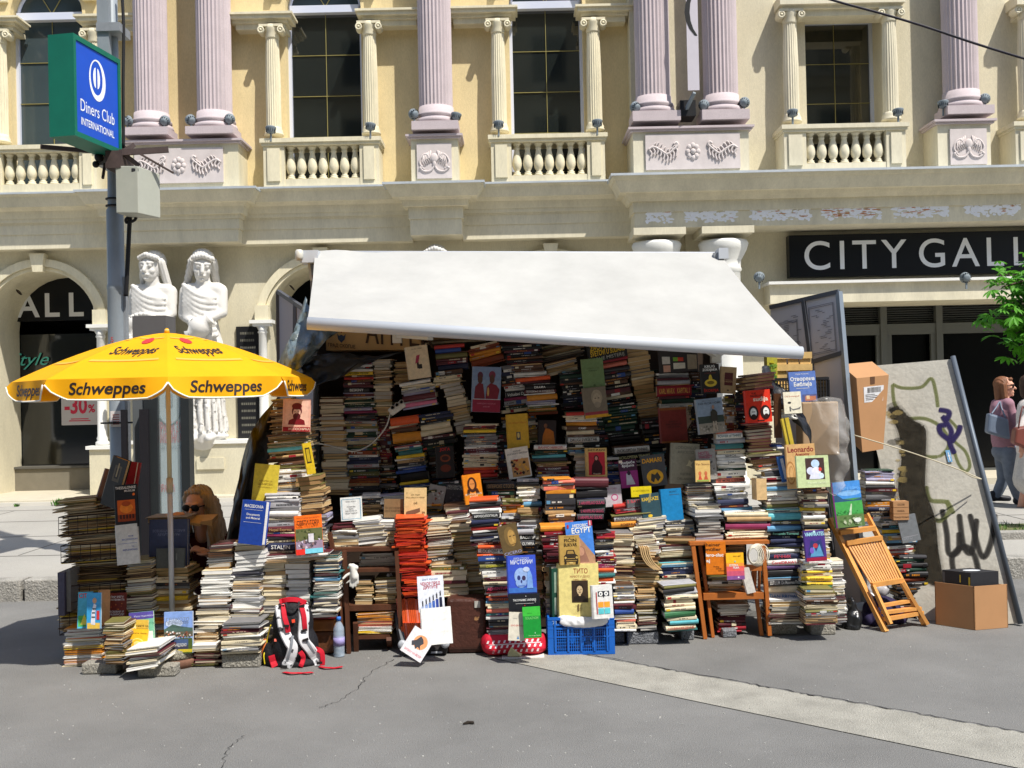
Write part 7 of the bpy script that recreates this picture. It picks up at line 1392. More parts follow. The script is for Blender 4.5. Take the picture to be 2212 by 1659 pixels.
# dark folding chair used as shelf
o = thing('folding_chair', 'dark brown folding chair used as bookshelf left of the orange stack', 'chair', G(790,1410))
Yc = GY(735, 1412); b = MB()
def br(b, x0, y0, x1, y1, Y, w_, m, d=0): b.bar(P(x0,y0,Y), P(x1,y1,Y+d), w_, w_*.8, m)
for (x0,y0,x1,y1,d) in ((744,1190,754,1411,0),(728,1200,742,1408,.02),(768,1345,770,1408,.05),(857,1190,868,1395,0),(840,1380,842,1395,.1)): b = MB(); br(b, x0,y0,x1,y1,Yc+.0,.03,wood_d,d); b.build('leg', o)
for (x0,x1,y,h) in ((722,860,1187,8),(750,856,1313,12),(768,842,1376,9),(745,858,1232,7)):
    b = MB(); A = rect(x0,y-h/2,x1,y+h/2,Yc+.03); b.bb(A[0],A[1],Yc+.03,Yc+.3,A[2],A[3],wood_d); b.build('shelf', o)
b = MB(); br(b, 712,1150,745,1310,Yc+.02,.03,wood_d); b.build('brace', o)
# white glove
wg = mat('glove_white', (212,210,202), .8, var=.06, vscale=20); g = P(764,1235,Yc-.05); k = .0062/2
def gp(x, y, d=0): return P(x, y, Yc-.06+d)
hs = [('c', gp(762,1224), gp(766,1246), .02, .024), ('c', gp(757,1222), gp(769,1226), .014, .016)]
for (x0,y0,x1,y1) in ((758,1250,757,1266),(763,1252,762,1269),(768,1250,768,1266),(772,1246,773,1260)): hs.append(('c', gp(x0,y0-4), gp(x1,y1), .0088, .0065))
hs += [('c', gp(757,1238), gp(748,1243,-.01), .009, .0085), ('c', gp(748,1243,-.01), gp(741,1250,-.02), .0085, .007), ('c', gp(758,1252), gp(748,1260), .006, .004)]
tag(remesh('glove', hs, wg, .0045, None, 1, origin=g), 'white work glove hanging on the dark chair frame', 'glove')
# plastic bottle
btl = mat('bottle_plastic', (196,214,232), .08, spec=.6, alpha=.42); Yb2 = GY(733,1418); q0 = P(733,1418,Yb2)
o = thing('water_bottle', 'clear plastic water bottle with a blue cap beside the dark chair', 'bottle', q0); b = MB(); prof = [(.028,0),(.034,.005)]
for i in range(12): prof += [(.0345,.01+i*.012),(.0325,.016+i*.012)]
prof += [(.034,.16),(.033,.175),(.02,.205),(.013,.215),(.013,.225)]
b.lathe(q0, prof, btl, 20); b.build('body', o); b = MB(); b.lathe((q0.x,q0.y,q0.z+.222), [(.0155,0),(.0155,.02),(.014,.022)], cm((60,120,205)), 16); b.build('cap', o)
b = MB(); b.lathe((q0.x,q0.y,q0.z+.07), [(.0353,0),(.0353,.05)], cm((150,140,190)), 20); b.build('sleeve', o)
# brown leather case behind the backpack
lea = mat('brown_leather', (96,58,34), .45, spec=.5, var=.3, vscale=10, bump=.3, bscale=30); Yl = GY(700,1415); A = rect(668,1338,722,1418,Yl)
o = thing('leather_bag', 'scuffed brown leather bag half hidden behind the backpack', 'bag', (A[0],Yl,0)); b = MB(); b.bb(A[0],A[1],Yl,Yl+.14,.004,A[3]*.66,lea); b.build('body', o, bevel=.02)
b = MB(); b.bb(A[0]-.005,A[1]+.005,Yl-.008,Yl+.15,A[3]*.665,A[3],mat('tan_leather',(160,100,46),.45,spec=.5,var=.25,vscale=14)); b.build('flap', o, bevel=.012)
# backpack
bpk = mat('backpack_black', (26,26,30), .7, var=.2, vscale=14, bump=.3, bscale=60); rs = mat('strap_red', (190,24,44), .7, var=.1); ws = mat('strap_white', (206,206,208), .7, var=.05, col2=(70,70,74), thr=(.60, 26, .02)); gs2 = mat('reflector_grey', (128,132,138), .5)
Yk = GY(640,1450)+.12; bc_ = P(635,1450,Yk)
o = thing('backpack', 'black backpack with red and white patterned straps standing on the asphalt', 'backpack', (bc_.x, Yk, 0)); px = Yk/F
def kp(x, y, d=0): return P(x, y, Yk+d)
sh = [('e', kp(636,1395,.06), (.148,.11,.15)), ('e', kp(633,1345,.07), (.125,.10,.16)), ('e', kp(640,1430,.06), (.152,.11,.065)), ('e', kp(628,1318,.08), (.09,.08,.07)), ('e', kp(588,1412,.08), (.06,.09,.09)), ('e', kp(600,1440,.06), (.07,.09,.05))]
def fl(co, n): co.z = max(co.z, .004); return co
remesh('pack_body', sh, bpk, .011, o, 3, fl)
body = [q for q in o.children][0]
from mathutils.bvhtree import BVHTree
def bvh_of(ob):
    ob_o = Vector(ob['_o']); me = ob.data; return BVHTree.FromPolygons([v.co+ob_o for v in me.vertices], [tuple(p.vertices) for p in me.polygons])
bt = bvh_of(body)
def strap(name, pts, w_, m, off=.006, th_=.006, parent=o, tree=None, lift=0.0):
    tr_ = tree or bt; c = bez([kp(*p, 0) if len(p) == 2 else kp(*p) for p in pts], 6); pr_ = []
    for q in c:
        d = (q-CP).normalized(); h = tr_.ray_cast(CP, d)
        pr_.append((h[0]-d*off) if h[0] is not None and len(pts[0]) == 2 else q)
    b = MB(); vs = []
    for i, q in enumerate(pr_):
        t = (pr_[min(i+1,len(pr_)-1)]-pr_[max(i-1,0)]).normalized(); d = (q-CP).normalized(); s_ = t.cross(d).normalized(); nn = s_.cross(t).normalized()
        if nn.dot(d) > 0: nn = -nn
        for (a, e) in ((-1,0),(-.8,1),(.8,1),(1,0),(.8,-.6),(-.8,-.6)): vs.append(q+s_*w_/2*a+nn*th_*e)
    n = len(pr_); fs = [(i*6+k_, i*6+(k_+1)%6, (i+1)*6+(k_+1)%6, (i+1)*6+k_) for i in range(n-1) for k_ in range(6)]+[(5,4,3,2,1,0), tuple((n-1)*6+k_ for k_ in range(6))]
    b.add(vs, fs, m, False); return b.build(name, parent, recalc=True)
strap('shoulder_strap', [(605,1308),(608,1330),(613,1360),(624,1385),(632,1400),(626,1425),(613,1447)], .062, ws, .012, .008)
strap('shoulder_strap', [(655,1308),(657,1335),(655,1362),(657,1385),(672,1405),(690,1435)], .062, ws, .012, .008)
strap('strap_webbing', [(612,1306),(614,1330),(620,1352),(622,1366)], .03, rs, .024, .004); strap('strap_webbing', [(650,1306),(656,1330),(658,1352),(659,1362)], .03, rs, .024, .004)
strap('reflective_strip', [(632,1373),(628,1400),(620,1428)], .016, gs2, .024, .002); strap('reflective_strip', [(661,1382),(672,1400),(684,1420)], .016, gs2, .024, .002)
strap('top_handle', [(604,1300),(620,1296),(640,1296),(660,1302)], .03, rs, .016, .006); strap('grab_loop', [(618,1302),(622,1312),(634,1316),(644,1310),(646,1300)], .012, bpk, .03, .004)
strap('pull_tab', [(633,1338),(634,1345)], .02, cm((226,70,40)), .012, .004); strap('emblem_tab', [(595,1380),(595,1386)], .016, cm((206,90,70)), .008, .003)
strap('hip_belt', [(586,1416),(592,1436),(600,1448),(616,1450)], .04, rs, .012, .006); strap('hip_belt', [(648,1408),(655,1420),(650,1438),(640,1452)], .028, rs, .018, .005)
strap('hip_belt', [(682,1402),(694,1408),(697,1424),(696,1440)], .03, rs, .012, .006)
def gstrap(pts, w_, m, nm):
    c = bez([G(*p, z=.006) for p in pts], 6); b = MB(); vs = []
    for i, q in enumerate(c):
        t = (c[min(i+1,len(c)-1)]-c[max(i-1,0)]).normalized(); s_ = Vector((-t.y,t.x,0)); hh = .004+.006*abs(math.sin(i*.25))
        for a, e in ((-1,0),(-1,1),(1,1),(1,0)): vs.append(Vector((q.x,q.y,hh))+s_*w_/2*a+Vector((0,0,.003*e)))
    n = len(c); b.add(vs, [(i*4+k_, i*4+(k_+1)%4, (i+1)*4+(k_+1)%4, (i+1)*4+k_) for i in range(n-1) for k_ in range(4)]+[(3,2,1,0),tuple((n-1)*4+k_ for k_ in range(4))], m); return b.build(nm, o, recalc=True)
gstrap([(612,1452),(630,1456),(650,1454),(664,1455),(676,1453)], .022, rs, 'loose_strap'); gstrap([(690,1440),(702,1444),(720,1443),(740,1442)], .022, rs, 'loose_strap')
for (x, y) in ((608,1310),(652,1309),(618,1352),(657,1362),(614,1440),(690,1432),(660,1382)):
    b = MB(); d = (kp(x,y)-CP).normalized(); h = bt.ray_cast(CP, d); q = (h[0] if h[0] is not None else kp(x,y))-d*.032; b.box(q, (.034,.008,.014), blk2, rot=Matrix.Rotation(R(rnd.uniform(-20,20)), 3, 'Y')); b.build('buckle', o)
b = MB(); b.tube(bez([kp(585,1350,.02),kp(577,1380,.05),kp(576,1400,.04),kp(570,1415,0),kp(572,1435,0)]), .004, cm((214,190,30)), 6); b.build('yellow_zip', o)
b = MB(); q = kp(574,1398,.06); b.lathe((q.x,q.y,q.z-.06), [(.03,0),(.033,.01),(.033,.06),(.026,.075),(.012,.09),(.012,.11)], cm((206,110,50)), 14); tag(b.build('drink_bottle', origin=q), 'small orange drink bottle in the side pocket of the backpack', 'bottle')
# black suitcase with orange books standing in it
Ys_ = GY(905,1420)+.02; o = thing('open_suitcase', 'black open suitcase on the ground filled with orange books', 'suitcase', P(905,1420,Ys_))
A = rect(868,1398,966,1422,Ys_); b = MB(); b.bb(A[0],A[1],Ys_,Ys_+.16,.005,A[3],blk2); b.build('shell', o, bevel=.015)
b = MB(); b.bar(P(849,1292,Ys_+.25), P(876,1418,Ys_+.02), .03, .05, cm((70,74,80))); b.bar(P(958,1300,Ys_+.3), P(965,1400,Ys_+.06), .03, .05, blk2); b.bar(P(851,1294,Ys_+.25), P(958,1300,Ys_+.3), .02, .03, blk2); b.build('lid_frame', o)
for (x, y) in ((869,1392),(962,1390)): b = MB(); q = P(x,y,Ys_-.02); b.M = Matrix.Translation(q) @ Matrix.Rotation(R(90),4,'X'); b.lathe((0,0,0),[(.022,-.02),(.026,-.01),(.026,.015),(.012,.02)],cm((168,172,178)),14); b.M = Matrix.Identity(4); b.build('corner_cap', o)
b = MB(); b.bb(A[0]+.18,A[1]-.03,Ys_-.004,Ys_,A[2]+.03,A[2]+.04,wal); b.build('handle', o)
b = MB(); b.bar(P(837,1240,Ys_+.2), P(862,1288,Ys_+.2), .015,.015, cm((180,182,186))); b.bar(P(843,1238,Ys_+.22), P(868,1286,Ys_+.22), .015,.015, cm((180,182,186))); b.build('telescopic_handle', o)
for r_ in range(2):
    n = 13 if r_ == 0 else 10
    for i in range(n):
        x = 854+i*4.1 if r_ == 0 else 864+i*4.4; y1 = 1346 if r_ == 0 else 1398; y0 = 1294+rnd.uniform(-1,2) if r_ == 0 else 1347; sk = (y1-y0)*.20*.6
        Y2 = Ys_+.14-.06*r_; a = P(x+sk+2,y1,Y2); t_ = P(x+2,y0,Y2); o2 = thing('book', 'orange-red slim book, %s from the left in the %s row in the suitcase' % (ordn(i+1), ('upper','lower')[r_]), 'book', a, 'orange books standing in the suitcase')
        bc, bp = MB(), MB(); Hh = (t_-a).length; w2 = (4.0)*Y2/F; ang = math.atan2(t_.x-a.x, t_.z-a.z)
        M = Matrix.Translation(a) @ Matrix.Rotation(ang, 4, 'Y') @ Matrix.Rotation(R(-8), 4, 'X') @ Matrix.Translation((w2/2,0,Hh/2)) @ Matrix.Rotation(R(-90), 4, 'Y')
        book_geo(bc, bp, M, Hh, .12, w2*.92, cmat('orange' if (i*7+r_) % 5 else 'salmon'), pmat('rust'), False, rnd); bc.build('cover', o2); bp.build('pages', o2)
# brown suitcase
Yq = GY(1010,1415)+.03; A = rect(966,1293,1050,1416,Yq); brs = mat('suitcase_brown', (74,40,30), .5, spec=.45, var=.25, vscale=8, bump=.3, bscale=40, col2=(150,110,70), thr=(.68,14,.03))
o = thing('suitcase', 'old dark brown suitcase standing upright under the cream volumes', 'suitcase', (A[0],Yq,0)); b = MB(); b.bb(A[0],A[1],Yq,Yq+.16,.004,A[3],brs); b.build('shell', o, bevel=.018)
b = MB(); q = P(1032,1300,Yq); b.bb(q.x-.02,q.x+.015,Yq-.006,Yq+.0,q.z-.035,q.z+.005,cm((180,178,170))); b.build('clasp', o)
b = MB(); b.bb(A[0]+.01,A[1]-.01,Yq-.004,Yq+.164,.03,.045,cm((60,34,26))); b.build('rim', o)
# patterned bag
Yr = GY(1112,1424)+.12; rb = mat('bag_red', (190,28,50), .6, var=.08, bump=.3, bscale=14); q = P(1112,1424,Yr)
o = thing('patterned_bag', 'red bag printed with small white lozenges under the tall mixed stack', 'bag', (q.x,Yr,0))
L = .185; sh = [('c', (q.x-L*.75,Yr,.075),(q.x+L*.75,Yr,.08),.07,.07), ('e',(q.x,Yr,.06),(L*1.03,.11,.058)), ('e',(q.x-L*.6,Yr,.05),(.09,.1,.05)), ('e',(q.x+L*.6,Yr,.05),(.09,.1,.05))]
def fl2(co, n): co = co+n*.006*noise.noise(co*18); co.z = min(max(co.z,.003), .128); return co
bag = remesh('bag_body', sh, rb, .008, o, 3, fl2); bt2 = bvh_of(bag)
loz = MB(); wm_ = cm((226,214,216)); 
for r_ in range(4):
    for i in range(10):
        x = 1054+i*12+(r_ % 2)*6; y = 1386+r_*10.5-(x-1112)*.05; 
        if x > 1172: continue
        c_ = []
        for (dx, dy) in ((-3.2,2.2),(-1,-4.2),(3.2,-4.2),(1,2.2)):
            d = (P(x+dx,y+dy,Yr)-CP).normalized(); h = bt2.ray_cast(CP, d); c_.append(h[0]-d*.003 if h[0] is not None else None)
        if all(v is not None for v in c_): loz.add(c_, [(0,1,2,3)], wm_)
loz.build('bag_print', o)
c_ = []
for (x, y) in ((1098,1409),(1104,1398),(1128,1412),(1126,1418),(1096,1418)):
    d = (P(x,y,Yr)-CP).normalized(); h = bt2.ray_cast(CP, d); c_.append((h[0] if h[0] is not None else P(x,y,Yr-.1))-d*.006)
b = MB(); b.add(c_, [(0,1,2,3,4)], cm((206,196,150))); b.build('bag_label', o)
pts = []
for x in range(1056, 1176, 8):
    d = (P(x,1394-(x-1056)*.06,Yr)-CP).normalized(); h = bt2.ray_cast(CP, d)
    if h[0] is not None: pts.append(h[0]-d*.002)
b = MB(); b.tube(pts, .003, wm_, 6); b.build('bag_seam', o)
b = MB(); A = rect(1084,1419,1176,1427,Yr-.13); b.bb(A[0],A[1],Yr-.12,Yr-.02,.001,.008,cm((215,212,205))); b.build('cardboard_base', o)
# blue crate
Yx = GY(1250,1415); cb_ = mat('crate_blue', (24,98,190), .4, spec=.45, var=.06); A = rect(1180,1334,1328,1415,Yx); z1c = A[3]
o = thing('plastic_crate', 'blue latticed plastic crate full of bottles under the yellow biography', 'crate', (A[0],Yx,0)); DC = .28; b = MB(); X0, X1 = A[0]+.01, A[1]
def side(b, f, L):
    # f(u along, z, depth) -> box
    zs = [(0.0,.02),(.105,.112),(.155,.165),(z1c-.05,z1c-.04),(z1c-.016,z1c)]
    for (a, e) in zs: f(0, L, a+.002, e+.002, 0)
    for i in range(5): u = .045+(L-.09)*i/4; f(u-.006, u+.006, .022, z1c-.016, -.004)
    for u in (0, L-.035): f(u, u+.035, .022, z1c-.017, 0.001)
    n = 24
    for i in range(n): u = .05+(L-.1)*i/n; f(u, u+.004, .022, .155, .003)
    for z in (.035,.055,.075,.093,.128,.142): f(.04, L-.04, z, z+.003, .004)
side(b, lambda u0,u1,a,e,d: b.bb(X0+u0,X0+u1,Yx+d,Yx+.012,a,e,cb_), X1-X0)
side(b, lambda u0,u1,a,e,d: b.bb(X0+.0+d,X0+.012,Yx+.013+u0,Yx+.013+u1,a,e,cb_), DC); side(b, lambda u0,u1,a,e,d: b.bb(X1-.012,X1-d,Yx+.013+u0,Yx+.013+u1,a,e,cb_), DC)
b.bb(X0+.013,X1-.013,Yx+.013,Yx+DC,.004,.012,cb_); b.bb(X0+.013,X1-.013,Yx+DC+.02,Yx+DC+.03,.004,z1c,cb_); b.build('crate_body', o)
b = MB(); b.text('71', (X0+.03,Yx-.0035,z1c-.038), (1,0,0),(0,0,1),.022,cm((170,190,215)),align='l'); b.build('crate_number', o)
rr = random.Random(4)
lb = cm((170,60,60)); bm_ = mat('bottle_dull', (150,165,185), .3, spec=.5)
proto = None
for j in range(2):
    for i in range(6):
        xx = X0+.06+i*.062; zz = .016+j*.078; 
        bt_ = thing('stored_bottle', 'small clear bottle lying in the blue crate, %s from the left in the %s row' % (ordn(i+1), ('lower','upper')[j]), 'bottle', (xx,Yx+.05,zz), 'bottles inside the blue crate'); b = MB()
        b.lathe((xx,Yx+.05,zz), [(.02,0),(.025,.004),(.025,.05),(.012,.064),(.012,.072)], bm_, 12); b.build('body', bt_); b = MB(); b.lathe((xx,Yx+.05,zz+.018), [(.0256,0),(.0256,.02)], lb if (i+j) % 2 else cm((225,225,230)), 12); b.build('sleeve', bt_)
b = MB(); pts = []
sh = [('c', (X0+.1+i*.05, Yx+.03, z1c-.012-.016*math.sin(math.pi*i/5)), (X0+.15+i*.05, Yx+.03, z1c-.012-.016*math.sin(math.pi*(i+1)/5)), .02, .02) for i in range(5)]+[('e', (X0+.22,Yx-.002,z1c-.028),(.15,.02,.034)), ('e', (X0+.12,Yx+.02,z1c-.006),(.06,.03,.02)), ('e', (X0+.34,Yx+.02,z1c-.006),(.06,.03,.018))]
tag(remesh('plastic_bag', sh, mat('bag_white', (222,222,224), .5, spec=.4), .006, None, 1, lambda co, n: co+n*.006*noise.noise(co*40), origin=(X0+.2,Yx,z1c)), 'crumpled white carrier bag hanging over the blue crate rim', 'bag')
# orange folding chair used as shelf
Yo = GY(1520,1380); o = thing('folding_chair', 'orange varnished wooden chair frame standing as a shelf with books inside', 'chair', G(1580,1380))
def ob(x0,y0,x1,y1,w_,nm,d=0,dd=0,h=None): b = MB(); b.bar(P(x0,y0,Yo+d), P(x1,y1,Yo+dd), w_, h or w_*.7, wood_o); b.build(nm, o)
ob(1497,1180,1523,1379,.035,'leg'); ob(1512,1178,1540,1376,.03,'leg',.06,.06); ob(1648,1178,1662,1372,.035,'leg'); ob(1634,1290,1645,1372,.03,'leg',.05,.05); ob(1529,1290,1540,1376,.028,'leg',.03,.03); ob(1632,1225,1628,1290,.025,'spindle',.06,.06); ob(1640,1225,1640,1290,.02,'spindle',.06,.06); ob(1628,1225,1618,1280,.02,'spindle',.06,.06)
for (x0,x1,y,h,nm,dd) in ((1490,1662,1173,7,'top_rail',.3),(1520,1650,1228,12,'seat_rail',.03),(1520,1650,1288,14,'lower_rail',.24)):
    b = MB(); A = rect(x0,y-h/2,x1,y+h/2,Yo-.01); b.bb(A[0],A[1],Yo-.01,Yo-.01+dd,A[2],A[3],wood_o); b.build(nm, o)
b = MB(); cc = P(1628,1200,Yo-.03)
for i in range(7): b.tube([(cc.x+(.03+.0065*i)*math.cos(a)+.006*i, cc.y+.004*i, cc.z+(.05+.004*i)*math.sin(a)) for a in [2*math.pi*k_/22 for k_ in range(22)]], .004, cm((214,208,190)), 6, closed=True)
tag(b.build('cable_coil', origin=cc), 'coil of white cable hanging in the orange chair frame', 'cable')
face(1624,1281,18,56,Yo-.02,-14,0,-10,.03,(226,220,212),[],'white hardback leaning inside the orange chair frame',pg='cream')
# leaning slatted folding chair
LC = lambda x, y, t: P(x, y, 6.55+(6.05-6.55)*t)
def CPt(x, y): return P(x, y, 7.0-(y-1120)/245*.38+(x-1910)/88*.15*max(0,min(1,(y-1200)/160)))
o = thing('slatted_chair', 'folded light wooden slatted chair leaning against the right stacks', 'chair', G(1905,1365))
def lb_(x0,y0,x1,y1,w_,nm,h=None,off=0): b = MB(); b.bar(CPt(x0,y0)+Vector((0,off,0)), CPt(x1,y1)+Vector((0,off,0)), w_, h or w_*.8, wood_l); b.build(nm, o)
lb_(1793,1120,1913,1365,.036,'side_rail'); lb_(1871,1110,1998,1350,.036,'side_rail')
lb_(1812,1150,1888,1140,.05,'back_rail',.03,-.01); lb_(1806,1128,1870,1122,.03,'back_rail',.02,-.01)
Qs = [CPt(1826,1172),CPt(1902,1160),CPt(1944,1252),CPt(1880,1262)]; b = MB()
for i in range(13):
    u0 = (i+.12)/13; u1 = (i+.78)/13; quad(b, *[bil(*Qs,u,v)+Vector((0,-.02,0)) for u, v in ((u0,0),(u1,0),(u1,1),(u0,1))], .012, wood_l)
b.build('slatted_seat', o); lb_(1826,1172,1902,1160,.026,'seat_rail',.03,-.028); lb_(1880,1262,1946,1252,.026,'seat_rail',.03,-.028)
lb_(1900,1308,1972,1296,.03,'stretcher',.02,-.01); lb_(1904,1322,1985,1312,.034,'stretcher',.02,-.02); lb_(1908,1336,1990,1322,.034,'stretcher',.025,-.015)
lb_(1944,1255,1998,1345,.028,'inner_rail',.022,-.045); lb_(1880,1262,1918,1345,.028,'inner_rail',.022,-.045)
# bags on the ground
def bagshape(nm, lab, m, cx, yb, els, amp=.012, fr=14, Yoff=0):
    Y = GY(cx, yb)+Yoff; q = P(cx, yb, Y); k = Y/F
    sh = [('e', P(x, y, Y+d), (rx*k, ry_, rz*k)) for (x, y, d, rx, ry_, rz) in els]
    def f(co, n): co = co+n*amp*(abs(noise.noise(co*fr))*2-.5); co.z = max(co.z, .003); return co
    return tag(remesh(nm, sh, m, .009, None, 2, f, origin=(q.x, Y, 0)), lab, 'bag')
bin_ = mat('bin_bag', (26,27,29), .3, spec=.6, bump=.4, bscale=20)
bagshape('rubbish_bag', 'small knotted black plastic bag at the foot of the right stacks', bin_, 1840, 1364, [(1842,1338,.1,20,.07,26),(1840,1310,.1,9,.04,22),(1838,1352,.1,18,.08,14)])
bagshape('cloth_bag', 'dark purple fabric bag behind the slatted chair feet', mat('purple_cloth', (40,34,66), .8, var=.2, vscale=10), 1905, 1362, [(1905,1322,.25,42,.12,36),(1885,1340,.22,30,.12,22),(1930,1335,.25,30,.1,24)])
bagshape('carrier_bag', 'milky plastic bag hanging inside the slatted chair', mat('milky_bag', (190,188,192), .3, spec=.6, alpha=.8), 1900, 1362, [(1898,1274,.3,26,.06,18),(1880,1290,.28,14,.05,10)], Yoff=.12)
bagshape('rubbish_bag', 'black sack hanging between the two right towers', bin_, 1830, 1345, [(1795,1110,.38,12,.06,60),(1822,1230,.4,16,.06,60),(1812,1170,.38,14,.06,40),(1785,1030,.42,10,.05,50)], amp=.02, Yoff=.05)
# cartons
def carton(nm, lab, Qf, dep, m, extra=None):
    o = thing(nm, lab, 'box', Qf[3]); b = MB(); n = (Qf[1]-Qf[0]).cross(Qf[3]-Qf[0]).normalized(); n = n if n.y > 0 else -n
    quad(b, *Qf, dep, m); b.build('carton_body', o, bevel=.004)
    if extra: extra(o, Qf, n)
    return o
Yg = GY(2170,1360); fl_ = P(2020,1356,Yg+.02); 
Yb3 = GY(1990,1352)
A_ = G(2021,1349); Bq_ = G(1926,1361) if False else G(2106,1362); Cq_ = G(2178,1356); hbx = P(2106,1267,Bq_.y).z
o = thing('carton', 'open brown cardboard box on the asphalt in front of the graffiti board', 'box', A_); b = MB()
def zv(p, z): return Vector((p.x, p.y, z))
D_ = A_+(Cq_-Bq_); Pts = [A_, Bq_, Cq_, D_]; t = .006
for i in range(4):
    p, q = Pts[i], Pts[(i+1) % 4]; cen = (A_+Cq_)/2; d = ((p+q)/2-cen); d.z = 0; d.normalize()
    hh = hbx if i < 2 else hbx-.004
    vs = [zv(p,.002), zv(q,.002), zv(q,hh), zv(p,hh)]; vi = [v-d*t for v in vs]; b.add(vs+vi, [(0,1,2,3),(7,6,5,4),(0,4,5,1),(1,5,6,2),(2,6,7,3),(3,7,4,0)], card)
b.add([zv(p,.008) for p in Pts], [(0,1,2,3)], card); b.build('carton_wall', o, recalc=True)
cen = (A_+Cq_)/2; b = MB(); ax = (Bq_-A_).normalized(); ay = Vector((-ax.y,ax.x,0)); 
if ay.y < 0: ay = -ay
L1 = (Bq_-A_).length; L2 = (Cq_-Bq_).length; rt = Matrix((( ax.x, ay.x, 0), (ax.y, ay.y, 0), (0,0,1)))
o2 = thing('carton', 'black printed box sitting inside the open cardboard box', 'box', zv(cen,.05)); bx_ = cm((40,40,44)); zt_ = P(2100,1232,cen.y).z
e1 = (Bq_-A_)*.36; e2 = (D_-A_)*.42; pp_ = [cen-e1-e2, cen+e1-e2, cen+e1+e2, cen-e1+e2]
b.add([zv(p,.012) for p in pp_]+[zv(p,zt_) for p in pp_], [(3,2,1,0),(4,5,6,7),(0,1,5,4),(1,2,6,5),(2,3,7,6),(3,0,4,7)], bx_); b.build('carton_body', o2, recalc=True)
b = MB(); f0 = zv(pp_[0],0); ex = (pp_[1]-pp_[0]); 
def onf(u, z, off=-.002): return zv(pp_[0]+ex*u, 0)+Vector((0,0,z))+(-e2.normalized())*(-off)
for (u0,u1,za,zb,col) in ((.02,.1,.02,zt_-.01,(90,90,92)),(.93,.99,.02,zt_-.03,(200,170,40)),(.62,.66,zt_-.07,zt_-.02,(214,180,50))): b.add([onf(u0,za),onf(u1,za),onf(u1,zb),onf(u0,zb)], [(0,1,2,3)], cm(col))
cc_ = (pp_[0]+pp_[2])/2; b.add([zv(cc_+e1*(.1+.4*math.cos(a))+e2*(.5*math.sin(a)), zt_+.002) for a in [math.pi*2*i/16 for i in range(16)]], [tuple(range(16))], cm((206,210,214))); b.build('printed_marks', o2)
# tall carton behind the grey panel
Yt = 7.02; Qc = [P(1835,808,Yt+.25),P(1885,825,Yt),P(1872,977,Yt),P(1838,960,Yt+.25)]
o = thing('carton', 'tall brown carton with a white label wedged high beside the grey framed panel', 'box', Qc[3]); a0, a1, a2, a3 = P(1864,800,Yt+.02), P(1921,818,Yt+.12), P(1905,975,Yt+.12), P(1868,972,Yt+.02)
f = [P(1862,820,Yt), P(1920,812,Yt+.14), P(1904,972,Yt+.14), P(1884,980,Yt)]; f = [P(1850,817,Yt), P(1920,810,Yt+.06), P(1908,970,Yt+.06), P(1863,977,Yt)]
bkv = Vector((-.05,.18,.10)); lf = [v+bkv for v in f]; b = MB(); b.add(f+lf, [(3,2,1,0),(4,5,6,7),(0,1,5,4),(1,2,6,5),(2,3,7,6),(3,0,4,7)], card); b.build('carton_body', o, recalc=True)
b = MB(); sub(b, f, .2,.13,.85,.34, cm((214,214,216)), .003, .001); rr = random.Random(2)
for i in range(14): u = .32+.032*i; sub(b, f, u,.145,u+.010+.010*rr.random(),.215, cm((60,56,56)), .0045, .001)
for i in range(4): sub(b, f, .25,.235+.022*i,.35+.3*rr.random(),.243+.022*i, cm((90,86,86)), .0045, .001)
b.build('paper_label', o); b = MB(); sub(b, f, .42,.0,.56,.10, cm((96,66,44)), .003, .001); b.build('tape', o)
b = MB(); A = rect(1930,1083,1954,1124,6.98)
for i in range(3):
    q = thing('small_carton', ('top','middle','bottom')[i]+' of three tan lettered boxes beside the stack between the boards', 'box', (A[0],6.98,A[2]), 'three tan boxes'); hz = (A[3]-A[2])/3; z0 = A[3]-(i+1)*hz; b = MB(); b.bb(A[0],A[1]+.03,6.98,7.05,z0+.002,z0+hz-.001,card); b.text(('ОСОВ','RASUL','TRAGI PONO')[i],((A[0]+A[1])/2+.015,6.979,z0+hz*.35),(1,0,0),(0,0,1),.012,cm((60,40,30))); b.build('box_body', q)
# kraft carton with city crest on top of the back wall
Qb = [P(704,692,7.35),P(912,708,7.3),P(908,756,7.3),P(704,757,7.35)]
def crest(o, Q, n):
    b = MB(); bw = cm((70,48,30)); bl_ = cm((52,70,96)); 
    def uv3(u, v): return bil(*Q,u,v)-n*.003
    b.add([uv3(.16+.05*math.cos(a)*1.0, .45+.42*math.sin(a)) for a in [math.pi*2*i/20 for i in range(20)]], [tuple(range(20))], cm((196,160,104)))
    sub(b, Q, .125,.05,.205,.12, cm((60,80,60)), .004,.001); sub(b, Q, .16,.0,.17,.4, cm((140,60,50)), .0045,.001)
    b.add([uv3(*p)-n*.002 for p in ((.12,.42),(.14,.5),(.165,.46),(.19,.5),(.21,.42),(.2,.62),(.165,.74),(.13,.62))], [(0,1,2,3,4,5,6,7)], bl_)
    e = (Q[1]-Q[0]).normalized(); up_ = Vector((0,0,1)); b.text('ГРАД СКОПЈЕ', uv3(.17,.9)-n*.003, e, up_, .024, bw, width=.2, bold=.015); b.text('АПТЕК', uv3(.42,.72)-n*.003, e, up_, .17, bw, width=.5, align='l', bold=.01); b.build('print', o)
carton('carton', 'flat kraft box printed with a city crest under the awning', Qb, .28, mat('kraft', (196,160,108), .85, var=.08), crest)
Qg = [P(1420,756,7.05),P(1506,760,7.0),P(1508,800,7.0),P(1424,808,7.05)]
